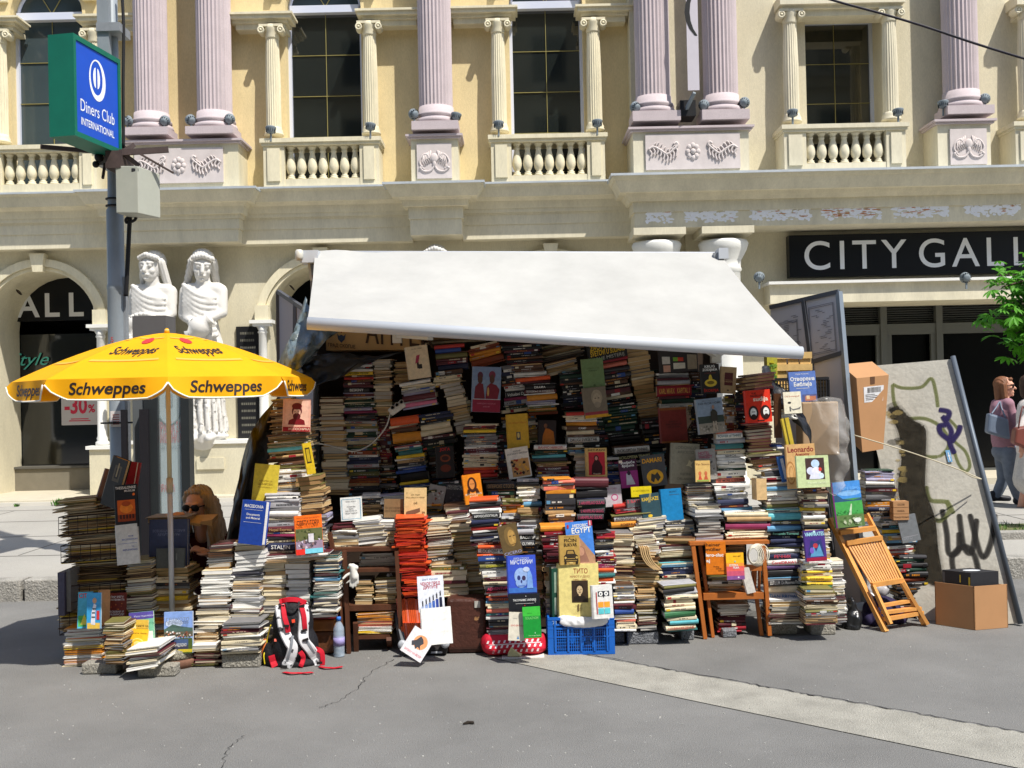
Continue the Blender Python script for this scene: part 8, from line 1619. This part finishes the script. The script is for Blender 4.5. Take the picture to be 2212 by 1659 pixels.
def lab2(o, Q, n):
    b = MB()
    for (u0,v0,u1,v1,cc) in ((.1,.28,.3,.6,(200,198,190)),(.12,.66,.3,.95,(196,150,130)),(.38,.3,.64,.48,(120,170,60)),(.5,.3,.64,.48,(200,70,50)),(.38,.56,.68,.84,(206,204,190)),(.74,.15,.98,.9,(150,140,120))): sub(b, Q, u0,v0,u1,v1, cm(cc), .003+.0004*u0*10, .0005)
    b.build('label', o)
carton('games_box', 'dark flat box with pale and coloured labels near the right awning end', Qg, .2, cm((50,46,46)), lab2)
Qz = [P(1262,722,7.08),P(1356,736,7.08),P(1362,790,7.08),P(1268,776,7.08)]; Qz = [P(1268,742,7.0),P(1350,724,7.0),P(1356,768,7.0),P(1274,786,7.0)]
o = thing('book', 'black thick book lettered in yellow right under the awning bar', 'book', Qz[3], 'books displayed with the cover facing out'); b = MB(); quad(b, *Qz, .12, cm((34,36,36))); e = (Qz[1]-Qz[0]).normalized(); up_ = (Qz[0]-Qz[3]).normalized()
for t_, v in (('ŽIVOT U SVEMIRU',.42),('SVETOVI U SUDARU',.70)): b.text(t_, bil(*Qz,.5,v)+Vector((0,-.003,0)), e, up_, .036, cm((214,176,40)), width=.24, bold=.02)
b.text('ARHE MISTERIJ', bil(*Qz,.5,.93)+Vector((0,-.003,0)), e, up_, .022, cm((170,170,160)), width=.22); b.build('cover', o)
# wooden slat crate and black crate
o = thing('wooden_crate', 'pale wooden slat fruit crate standing behind the blue lettered book', 'crate', P(1715,850,7.0)); A = rect(1676,762,1754,845,7.0)
for i in range(3): b = MB(); w3 = (A[1]-A[0])/3; b.bb(A[0]+i*w3+.004,A[0]+(i+1)*w3-.008,7.0,7.012,A[2],A[3]+rnd.uniform(-.01,.01),slatw); b.build('slat', o)
for z in (.12,.62,.93): b = MB(); zz = A[2]+(A[3]-A[2])*z; b.bb(A[0],A[1],6.988,6.999,zz-.022,zz+.022,slatw); b.build('batten', o)
for x in (A[0],A[1]-.03): b = MB(); b.bb(x,x+.03,7.014,7.2,A[2],A[3],slatw); b.build('corner_post', o)
bc2 = cm((28,28,32)); o = thing('plastic_crate', 'black latticed plastic crate behind the blue lettered book', 'crate', P(1720,870,6.88)); A = rect(1660,815,1790,880,6.88); b = MB()
for z in (A[2],A[3]-.02): b.bb(A[0],A[1],6.86,6.875,z,z+.018,bc2)
for i in range(22): x = A[0]+(A[1]-A[0])*i/21; b.bb(x-.004,x+.004,6.862,6.873,A[2]+.019,A[3]-.021,bc2)
for i in range(8): z = A[2]+(A[3]-A[2])*i/8; b.bb(A[0],A[1],6.8765,6.882,z,z+.005,bc2)
b.bb(A[0],A[0]+.015,6.876+.007,7.1,A[2],A[3],bc2); b.bb(A[1]-.015,A[1],6.876+.007,7.1,A[2],A[3],bc2); b.build('crate_body', o)
b = MB(); q = P(1672,805,6.95); rr = random.Random(6); A = rect(1658,768,1680,850,6.96); b.bb(A[0],A[1],6.965,7.05,A[2],A[3],cm((176,170,60)))
for i in range(40): a = P(rr.uniform(1663,1675), rr.uniform(778,842), 6.964-.0002*i); d = Vector((rr.uniform(-1,1),0,rr.uniform(-1,1))).normalized()*.016; b.add([a-d, a+d*.3+Vector((.01,0,.01)), a+d, a+d*.3-Vector((.01,0,.01))], [(0,1,2,3)], cm(rr.choice([(190,180,40),(70,120,50),(120,150,50)])))
tag(b.build('patterned_sack', origin=q), 'yellow and green printed sack beside the wooden slat crate', 'sack')
# socket strip with cable
o = thing('socket_strip', 'white three-socket extension strip hanging at the left of the back wall', 'socket strip', P(850,885,6.98)); b = MB(); b.bar(P(842,892,6.98),P(873,870,6.98),.045,.055,cm((206,200,188))); b.build('strip', o, bevel=.01)
b = MB()
for i in range(3): q = P(848+i*9.5,880-i*6,6.948); b.M = Matrix.Translation(q) @ Matrix.Rotation(R(90),4,'X'); b.lathe((0,0,0),[(.016,0),(.016,.003),(.012,.003),(.011,.0)],cm((150,146,136)),14); b.M = Matrix.Identity(4)
b.build('socket', o); b = MB(); b.tube(bez([P(843,893,6.98),P(832,925,6.95),P(800,960,6.95),P(765,975,6.95),P(735,968,6.9),P(700,960,6.9),P(660,955,6.55)]),.005,cm((190,186,176)),6); b.build('cord', o)
# open curled book
b = MB(); A = []
for j in range(2):
    pts = bez([P(1383+j*9,1184,6.45),P(1386+j*9,1200,6.44),P(1396+j*9,1218,6.43),P(1414+j*6,1232,6.42)],6); 
    for s_ in range(3):
        vs = []; 
        for p in pts: vs += [p+Vector((.012*s_,0,0)), p+Vector((.012*s_,.13,0.0))]
        b.add(vs, [(i*2,i*2+1,i*2+3,i*2+2) for i in range(len(pts)-1)], pmat('yellowed'))
q = b.build('curled_book', origin=P(1395,1210,6.45)); md = q.modifiers.new('t','SOLIDIFY'); md.thickness = .006; tag(q, 'worn open book curling down between the cream stacks', 'book', 'worn open books')
# ---------------------------------------------------------------- people
def skinmat(n, c_): return mat(n, c_, .55, spec=.3, var=.05, vscale=20)
skin = skinmat('skin_warm', (220,172,148)); skin2 = skinmat('skin_fair', (214,160,134))
def head(parent, c, k, yaw, pitch, sk, hair_m, long_=True, glasses=False):
    rot = Matrix.Rotation(R(yaw), 3, 'Z') @ Matrix.Rotation(R(pitch), 3, 'X'); c = Vector(c)
    def q(x, y, z): return c+rot @ Vector((x*k, y*k, z*k))
    if glasses:
        b = MB()
        for s_ in (-1, 1): b.M = Matrix.Translation(q(s_*.032,-.094,.012)) @ rot.to_4x4() @ Matrix.Rotation(R(90),4,'X') @ Matrix.Scale(1.35,4,(1,0,0)); b.lathe((0,0,0),[(.002,-.004),(.022*k,-.003),(.024*k,0),(.022*k,.003),(.002,.004)],cm((22,18,18)),18); b.M = Matrix.Identity(4)
        b.bar(q(-.012,-.097,.018), q(.012,-.097,.018), .006*k,.006*k,cm((22,18,18)))
        for s_ in (-1, 1): b.bar(q(s_*.058,-.09,.018), q(s_*.074,.0,.012), .006*k,.008*k,cm((22,18,18)))
        b.build('sunglasses', parent)
    else:
        b = MB()
        for s_ in (-1, 1): b.sph(q(s_*.031,-.084,.012), (.012*k,.008*k,.006*k), cm((235,230,225)), 8, 6, rot=rot); b.sph(q(s_*.031,-.091,.012), .005*k, cm((50,36,26)), 8, 6)
        b.build('eyes', parent)
    return q
def headshapes(q, k, rot):
    return [('e', q(0,.01,.03), (.074*k,.092*k,.09*k), rot), ('e', q(0,-.02,-.045), (.055*k,.065*k,.065*k), rot), ('c', q(0,-.088,.015), q(0,-.112,-.022), .009*k, .013*k), ('c', q(-.02,-.086,-.06), q(.02,-.086,-.06), .009*k, .009*k),
            ('e', q(0,-.075,-.095), (.022*k,.018*k,.016*k), rot), ('c', q(-.045,-.078,.036), q(-.012,-.09,.034), .008*k,.008*k), ('c', q(.045,-.078,.036), q(.012,-.09,.034), .008*k,.008*k), ('e', q(-.075,.005,0), (.01*k,.02*k,.028*k), rot), ('e', q(.075,.005,0), (.01*k,.02*k,.028*k), rot), ('e', q(-.035,-.07,-.02),(.022*k,.02*k,.022*k),rot), ('e', q(.035,-.07,-.02),(.022*k,.02*k,.022*k),rot)]
def hand_shapes(w0, d, up, k=1.0, curl=.5, right=1):
    d = Vector(d).normalized(); up = Vector(up).normalized(); s_ = d.cross(up).normalized()*right; w0 = Vector(w0); out = [('c', w0, w0+d*.03*k, .022*k, .026*k), ('e', w0+d*.055*k, (.038*k,.03*k,.022*k))]
    for i, L in enumerate((.068,.076,.07,.055)):
        o_ = w0+d*.075*k+s_*(.033-.022*i)*k; m_ = o_+d*L*.5*k-up*L*.15*curl*k; e = m_+d*L*.42*(1-.5*curl)*k-up*L*.5*curl*k; out += [('c', o_, m_, .0095*k, .0088*k), ('c', m_, e, .0088*k, .0072*k)]
    t0 = w0+d*.02*k+s_*.03*k; t1 = t0+d*.03*k+s_*.028*k; out += [('c', t0, t1, .012*k,.0105*k), ('c', t1, t1+d*.03*k+s_*.004*k-up*.005*k, .0105*k,.0085*k)]
    return out
# seated stall keeper
YL = 6.98; hc = P(427,1093,YL); o = thing('person', 'seated person with long fair hair, sunglasses and dark red top behind the left stacks', 'person', (hc.x, YL+.25, 0)); hairm = mat('hair_fair', (176,158,134), .6, var=.3, vscale=30, stretch=(1,1,.15)); top_ = mat('maroon_knit', (70,22,32), .85, var=.15, vscale=20)
rot = Matrix.Rotation(R(-12),3,'Z') @ Matrix.Rotation(R(10),3,'X'); q = head(o, hc, 1.0, -12, 10, skin, hairm, glasses=True)
nk = hc+Vector((.01,.05,-.1)); shz = hc.z-.27
L_ = (Vector((hc.x-.19,YL+.12,shz)), Vector((hc.x+.2,YL+.12,shz)))
hips = Vector((hc.x+.02, YL+.35, .42)); hl = P(383,1113,6.72); hr = P(352,1112,6.62)
el = Vector((hc.x-.3, YL-.02, shz-.22)); sh = headshapes(q,1.0,rot)+[('c', nk, nk+Vector((0,.03,-.12)), .052,.055), ('c', L_[0], L_[1], .06,.06), ('e', (hc.x+.01,YL+.17,shz-.14),(.17,.12,.2)), ('c', (hc.x+.01,YL+.2,shz-.25), hips,.13,.15),
    ('c', L_[0], el, .05,.04), ('c', el, hl, .037,.025), ('c', L_[1], Vector((hc.x+.27,YL+.05,shz-.26)), .05,.04), ('c', Vector((hc.x+.27,YL+.05,shz-.26)), Vector((hc.x+.15,YL-.25,shz-.03)), .037,.025),
    ('c', hips+Vector((-.09,0,0)), Vector((hc.x-.14,YL-.08,.46)), .085,.06), ('c', Vector((hc.x-.14,YL-.08,.46)), Vector((hc.x-.14,YL-.02,.09)), .055,.04), ('c', Vector((hc.x-.14,YL-.02,.05)), Vector((hc.x-.15,YL-.17,.035)), .035,.03),
    ('c', hips+Vector((.09,0,0)), Vector((hc.x+.14,YL-.08,.46)), .085,.06), ('c', Vector((hc.x+.14,YL-.08,.46)), Vector((hc.x+.14,YL-.02,.09)), .055,.04), ('c', Vector((hc.x+.14,YL-.02,.05)), Vector((hc.x+.15,YL-.17,.035)), .035,.03)]
sh += hand_shapes(hl+Vector((.03,0,0)), Vector((-1,-.25,-.05)), (0,-.3,1), 1.0, .5, -1)
sh += hand_shapes(Vector((hc.x+.15,YL-.26,shz-.02)), Vector((-.8,-.3,.45)), (0,-.3,1), 1.0, .6, -1)
remesh('body', sh, skin, .008, o, 2)
cl = [('c', L_[0], L_[1], .075,.075), ('e', (hc.x+.01,YL+.17,shz-.14),(.19,.14,.22)), ('c', (hc.x+.01,YL+.2,shz-.25), hips,.15,.165), ('c', L_[0], el, .062,.055), ('c', el, el.lerp(hl,.78), .053,.04), ('c', L_[1], Vector((hc.x+.27,YL+.05,shz-.26)), .062,.055), ('c', Vector((hc.x+.27,YL+.05,shz-.26)), Vector((hc.x+.17,YL-.19,shz-.08)), .053,.04)]
remesh('jumper', cl, top_, .012, o, 3, lambda co, n: co+n*.006*noise.noise(co*14))
tr_ = [('c', hips+Vector((-.09,0,0)), Vector((hc.x-.14,YL-.08,.46)), .1,.072), ('c', Vector((hc.x-.14,YL-.08,.46)), Vector((hc.x-.14,YL-.02,.12)), .066,.055),('c', hips+Vector((.09,0,0)), Vector((hc.x+.14,YL-.08,.46)), .1,.072), ('c', Vector((hc.x+.14,YL-.08,.46)), Vector((hc.x+.14,YL-.02,.12)), .066,.055)]
remesh('trousers', tr_, cm((34,34,44)), .014, o, 2)
hs = [('e', q(0,.045,.06), (.086,.088,.078), rot), ('c', q(-.07,0,.06), q(-.09,.01,-.1), .03,.032), ('c', q(-.09,.01,-.1), q(-.1,.0,-.2), .032,.02), ('c', q(.075,.01,.06), q(.1,.02,-.1), .036,.044), ('c', q(.1,.02,-.1), q(.11,-.03,-.28), .046,.05), ('c', q(.11,-.03,-.28), q(.12,-.05,-.42), .05,.025), ('c', q(.06,.07,.0), q(.1,.08,-.25), .06,.055), ('c', q(-.05,-.03,.1), q(.03,-.035,.112), .02,.02), ('c', q(-.062,-.02,.08), q(-.082,-.01,.01), .018,.018), ('c', q(.06,-.02,.08), q(.086,-.01,.0), .02,.024), ('c', q(-.03,.08,0), q(-.04,.1,-.2), .06,.05)]
remesh('hair', hs, hairm, .008, o, 2, lambda co, n: co+n*.005*math.sin(co.x*300+co.y*190+math.sin(co.z*18)*3))
b = MB(); rr = random.Random(31)
for i in range(110):
    a = R(rr.uniform(-150, 150)); s_ = math.sin(a); c_ = math.cos(a); r0 = rr.uniform(.9, 1.06); sd_ = 1 if s_ > 0 else -1
    if c_ < -.35: a = 0
    p_ = [q(.02*sd_, .02, .142), q(.075*s_*r0, .045+.06*c_*r0, .1), q(.098*s_*r0+.01*sd_, .03+.075*c_*r0, -.02), q(.12*s_*r0+.02*sd_, .02+.08*c_*r0, -.16), q(.13*s_+rr.gauss(0,.02)+.02, .0+.08*c_, -.3-rr.uniform(0,.12))]
    b.tube(bez(p_, 4), [.0055]*10+[.0045]*4+[.0035,.003,.002], hairm if i % 3 else mat('hair_light', (200,184,160), .5, var=.2), 5)
b.build('hair_strands', o)
b = MB(); b.sph(q(0,-.094,-.06), (.022,.006,.007), cm((150,70,66)), 10, 6, rot=rot); b.build('lips', o)
# stool under her, open book in hand
b = MB(); b.bb(hips.x-.2,hips.x+.2,hips.y-.15,hips.y+.2,.27,.3,wood_d)
for sx in (-.17,.17):
    for sy in (-.12,.17): b.bb(hips.x+sx-.015,hips.x+sx+.015,hips.y+sy-.015,hips.y+sy+.015,.0,.269,wood_d)
tag(b.build('stool', origin=(hips.x,hips.y,0)), 'low dark stool under the seated person', 'stool')
b = MB(); qb_ = P(400,1124,6.62); b.bb(P(322,1126,6.62).x, P(405,1124,6.62).x, 6.6, 6.8, P(360,1124,6.62).z-.012, P(360,1118,6.62).z, pmat('yellowed')); b.bb(P(318,1126,6.62).x, P(408,1124,6.62).x, 6.58, 6.81, P(360,1118,6.62).z+.001, P(360,1118,6.62).z+.006, cm((130,124,118))); tag(b.build('magazine_pile', origin=qb_), 'thin pile of magazines on top of the slate blue volume under the hand', 'magazine')
b = MB(); bx0 = P(402,1128,6.66); bx1 = P(458,1126,6.66); mx = bx0.lerp(bx1,.55)
for (a, e, zz) in ((bx0, mx, .018), (mx, bx1, .016)):
    b.add([a, e+Vector((0,0,-.012 if a is bx0 else .01)), e+Vector((0,.14,.03)), a+Vector((0,.14,.03)), a+Vector((0,0,-.016)), e+Vector((0,0,-.03)), e+Vector((0,.14,.01)), a+Vector((0,.14,.01))], [(0,1,2,3),(7,6,5,4),(0,4,5,1),(1,5,6,2),(2,6,7,3),(3,7,4,0)], pmat('yellowed'))
tag(b.build('open_book', origin=bx0), 'open book held up by the seated person', 'book')
# walker at the right
YWk = 12.0; ft = P(2165,1092,YWk); hz = P(2172,826,YWk); o = thing('person', 'walking person with ginger hair, mauve jumper and grey jeans at the right edge', 'person', (ft.x, YWk, KH)); k = 1.0
hc = Vector((P(2171,836,YWk).x, YWk, P(2171,836,YWk).z)); rot = Matrix.Rotation(R(62),3,'Z'); q = head(o, hc, 1.02, 62, 0, skin2, None, glasses=True)
def W(x, y, d=0): return P(x, y, YWk+d)
shl = [W(2152,875,.1), W(2178,872,-.1)]; hp = W(2172,975)
kneeA, footA = W(2183,1030,-.08), W(2205,1085,-.08); kneeB, footB = W(2168,1035,.1), W(2152,1072,.12)
jm_ = mat('mauve_knit', (150,112,124), .85, var=.12, vscale=20, stretch=(1,1,3)); jn = mat('grey_denim', (104,112,124), .85, var=.15, vscale=20); shoe = cm((30,30,36))
elb = W(2195,915,-.14); wr = W(2198,950,-.16); elb2 = W(2162,930,.16); wr2 = W(2172,975,.2)
sh = headshapes(q,1.02,rot)+[('c', hc+Vector((0,.0,-.09)), hc+Vector((-.02,0,-.2)), .05,.055), ('c', shl[0], shl[1], .055,.055), ('c', W(2166,895), W(2170,950), .12,.12), ('e', hp, (.14,.13,.12)),
  ('c', shl[1], elb, .045,.036), ('c', elb, wr, .034,.024), ('c', shl[0], elb2, .045,.036), ('c', elb2, wr2, .034,.024), ('c', hp+Vector((0,-.08,0)), kneeA, .085,.058), ('c', kneeA, footA, .056,.036), ('c', hp+Vector((0,.08,0)), kneeB, .085,.058), ('c', kneeB, footB, .056,.036)]
sh += hand_shapes(wr, Vector((.3,-.1,-1)), (1,0,0), .95, .6)+hand_shapes(wr2, Vector((.3,0,-1)), (1,0,0), .95, .6)
remesh('body', sh, skin2, .012, o, 2)
remesh('jumper', [('c', shl[0], shl[1], .068,.068), ('c', W(2164,885), W(2169,955), .135,.14), ('c', shl[1], elb, .058,.048), ('c', elb, elb.lerp(wr,.85), .046,.036), ('c', shl[0], elb2, .058,.048), ('c', elb2, elb2.lerp(wr2,.85), .046,.036)], jm_, .014, o, 3, lambda co, n: co+n*.006*noise.noise(co*14))
remesh('jeans', [('e', hp, (.155,.145,.13)), ('c', hp+Vector((0,-.08,-.02)), kneeA, .098,.07), ('c', kneeA, footA, .068,.056), ('c', hp+Vector((0,.08,-.02)), kneeB, .098,.07), ('c', kneeB, footB, .068,.056)], jn, .014, o, 3, lambda co, n: co+n*.006*noise.noise(co*12))
for (f_, nm) in ((footA,0),(footB,1)):
    z = KH+.035 if nm == 0 else KH+.06; remesh('shoe', [('c', Vector((f_.x-.05,f_.y,z+.01)), Vector((f_.x+.13,f_.y-.03,z-.004)), .042,.034), ('c', Vector((f_.x-.04,f_.y,z+.05)), Vector((f_.x-.03,f_.y,z)), .044,.04)], shoe, .01, o, 2, lambda co, n: Vector((co.x,co.y,max(co.z,KH+.005))))
remesh('hair', [('e', q(0,.03,.04), (.086,.098,.088), rot), ('c', q(-.02,.06,0), q(-.03,.06,-.13), .06,.05), ('c', q(-.075,.01,.03), q(-.08,.0,-.12), .028,.03), ('c', q(.075,.02,.03), q(.08,.02,-.12), .028,.03), ('c', q(-.03,-.06,.09), q(.03,-.06,.09), .02,.02)], mat('hair_ginger', (122,80,54), .6, var=.25, vscale=30, stretch=(1,1,.15)), .01, o, 2, lambda co, n: co+n*.004*math.sin(co.x*260+co.y*190))
bgm = mat('bag_bluegrey', (104,116,134), .5, spec=.4, var=.1); ob_ = thing('shoulder_bag', 'blue-grey shoulder bag carried by the ginger-haired person', 'bag', W(2156,945,-.22)); b = MB(); T0, T1, B1_, B0_ = W(2138,892,-.2), W(2180,905,-.2), W(2184,950,-.2), W(2134,935,-.2)
quad(b, T0,T1,B1_,B0_,.11,bgm); b.build('bag_body', ob_, bevel=.025); b = MB(); b.tube(bez([W(2142,894,-.19),W(2152,880,-.14),W(2160,868,-.08),W(2163,880,-.12),W(2172,902,-.19)]), .009, bgm, 6); b.build('bag_strap', ob_)
# second passer-by cut by the frame edge
YQ = 11.6; 
def V(x, y, d=0): return P(x, y, YQ+d)
o = thing('person', 'person in white jacket with brown bag, mostly cut off at the right edge', 'person', V(2228,1130)*1.0); o.location.z = KH; o['_o'] = list(o.location)
hc = V(2228,832); rot = Matrix.Rotation(R(70),3,'Z'); q = head(o, hc, 1.0, 70, 0, skin2, None)
s0, s1 = V(2212,878,.12), V(2236,878,-.12); hp = V(2228,985); e0, w0 = V(2203,925,-.18), V(2206,965,-.22); ka, fa = V(2240,1045,-.06), V(2256,1110,-.06); kb2, fb2 = V(2218,1050,.1), V(2202,1108,.1)
sh = headshapes(q,1.0,rot)+[('c', hc+Vector((0,0,-.09)), hc+Vector((0,0,-.2)), .05,.055), ('c', s0, s1, .055,.055), ('c', V(2226,895), V(2228,960), .12,.12), ('e', hp, (.14,.13,.12)), ('c', s1, e0, .045,.036), ('c', e0, w0, .034,.024), ('c', hp+Vector((0,-.08,0)), ka, .085,.058), ('c', ka, fa, .056,.036), ('c', hp+Vector((0,.08,0)), kb2, .085,.058), ('c', kb2, fb2, .056,.036), ('c', fb2, fb2+Vector((.12,0,-.02)), .036,.03), ('c', fa, fa+Vector((.12,0,-.02)), .036,.03)]+hand_shapes(w0, (0,-.1,-1), (1,0,0), .95, .6)
remesh('body', sh, skin2, .012, o, 2, lambda co, n: Vector((co.x,co.y,max(co.z,KH+.004))))
remesh('jacket', [('c', s0, s1, .07,.07), ('c', V(2224,885), V(2228,975), .14,.16), ('c', s1, e0, .06,.05), ('c', e0, e0.lerp(w0,.8), .048,.042)], cm((214,206,200)), .014, o, 3, lambda co, n: co+n*.008*noise.noise(co*12))
remesh('skirt', [('e', hp, (.16,.15,.13)), ('c', hp, V(2226,1035), .16,.19)], cm((190,186,180)), .014, o, 3)
remesh('hair', [('e', q(0,.03,.04), (.086,.098,.088), rot), ('c', q(0,.07,0), q(0,.07,-.1), .06,.05)], mat('hair_dark', (60,42,32), .6, var=.2), .01, o, 2)
ob_ = thing('handbag', 'brown leather handbag held at the right frame edge', 'bag', V(2206,960,-.3)); b = MB(); quad(b, V(2196,925,-.34),V(2232,918,-.34),V(2236,975,-.34),V(2192,958,-.34),.12,mat('handbag_brown',(120,62,52),.45,spec=.5)); b.build('bag_body', ob_, bevel=.02); b = MB(); b.tube(bez([V(2200,925,-.33),V(2206,890,-.3),V(2212,880,-.25),V(2222,920,-.33)]), .009, cm((90,46,40)), 6); b.build('bag_strap', ob_)
# ---------------------------------------------------------------- tree at the right edge
bark = mat('bark', (96,82,68), .9, var=.25, vscale=14, bump=.6, bscale=30); leafm = [mat('leaf_%s' % n_, c_, .55, spec=.3, var=.2, vscale=12, transl=.3) for n_, c_ in (('bright',(84,150,36)),('mid',(58,118,30)),('deep',(36,82,28)))]
YT = 9.6; tb = P(2330,1200,YT); o = thing('chestnut_tree', 'young horse chestnut with drooping bright green leaves at the right edge', 'tree', (tb.x,YT,KH))
b = MB(); b.tube(bez([(tb.x,YT,KH),(tb.x+.02,YT,1.4),(tb.x-.03,YT,2.4),(tb.x,YT,3.4)]), [.07]*9+[.06]*8+[.045]*8, bark, 12)
br_ = []; rr = random.Random(13)
tips = [P(2150,690,YT-.15), P(2165,620,YT-.1), P(2200,600,YT+.05), P(2195,720,YT-.1), P(2225,650,YT-.3), P(2260,560,YT), P(2300,600,YT-.4), P(2360,600,YT+.3), P(2420,640,YT-.1), P(2330,520,YT+.2), P(2240,740,YT+.1), P(2400,720,YT-.3), P(2180,655,YT+.2)]
for t_ in tips:
    st_ = Vector((tb.x, YT, max(1.5, min(3.3, t_.z-.1+rr.uniform(-.3,.1))))); mid = st_.lerp(t_, .5)+Vector((0,0,.12)); pp_ = bez([st_, mid, t_], 6); b.tube(pp_, [.02*(1-i/len(pp_))+.004 for i in range(len(pp_))], bark, 6); br_.append(pp_)
b.build('trunk', o)
b = MB(); count = 0
def leaflet(b, c0, d, up_, L, m):
    s_ = d.cross(up_).normalized(); dn = Vector((0,0,-1)); prof = [(0,0),(.25,.08),(.6,.17),(.8,.14),(1,0)]
    c_ = [c0+d*L*t+dn*L*.28*t*t for t, w_ in prof]; l = [c_[i]+s_*prof[i][1]*L-up_*.05*L*0 for i in range(1,4)]; r_ = [c_[i]-s_*prof[i][1]*L for i in range(1,4)]
    lift = up_*L*.05; l = [v+lift for v in l]; r_ = [v+lift for v in r_]
    vs = c_+l+r_; b.add(vs, [(0,1,5),(1,2,6,5),(2,3,7,6),(3,4,7),(0,8,1),(1,8,9,2),(2,9,10,3),(3,10,4)], m)
for pp_ in br_:
    for i in range(50):
        c0 = pp_[rr.randint(len(pp_)//3, len(pp_)-1)]+Vector((rr.gauss(0,.10), rr.gauss(0,.12), rr.gauss(-.02,.10))); n_ = rr.choice((5,6,7)); a0 = rr.uniform(0,6.28); L = rr.uniform(.07,.13); m = leafm[min(2, int(abs(rr.gauss(0,.9))))]
        ax = Vector((rr.gauss(0,.35), rr.gauss(-.35,.3), 1)).normalized(); u_ = ax.orthogonal().normalized(); v_ = ax.cross(u_)
        for j in range(n_):
            a = a0+(j-(n_-1)/2)*.62; d = (u_*math.cos(a)+v_*math.sin(a)-ax*.15).normalized(); leaflet(b, c0, d, ax, L*(1-.1*abs(j-(n_-1)/2)), m)
b.build('crown', o)
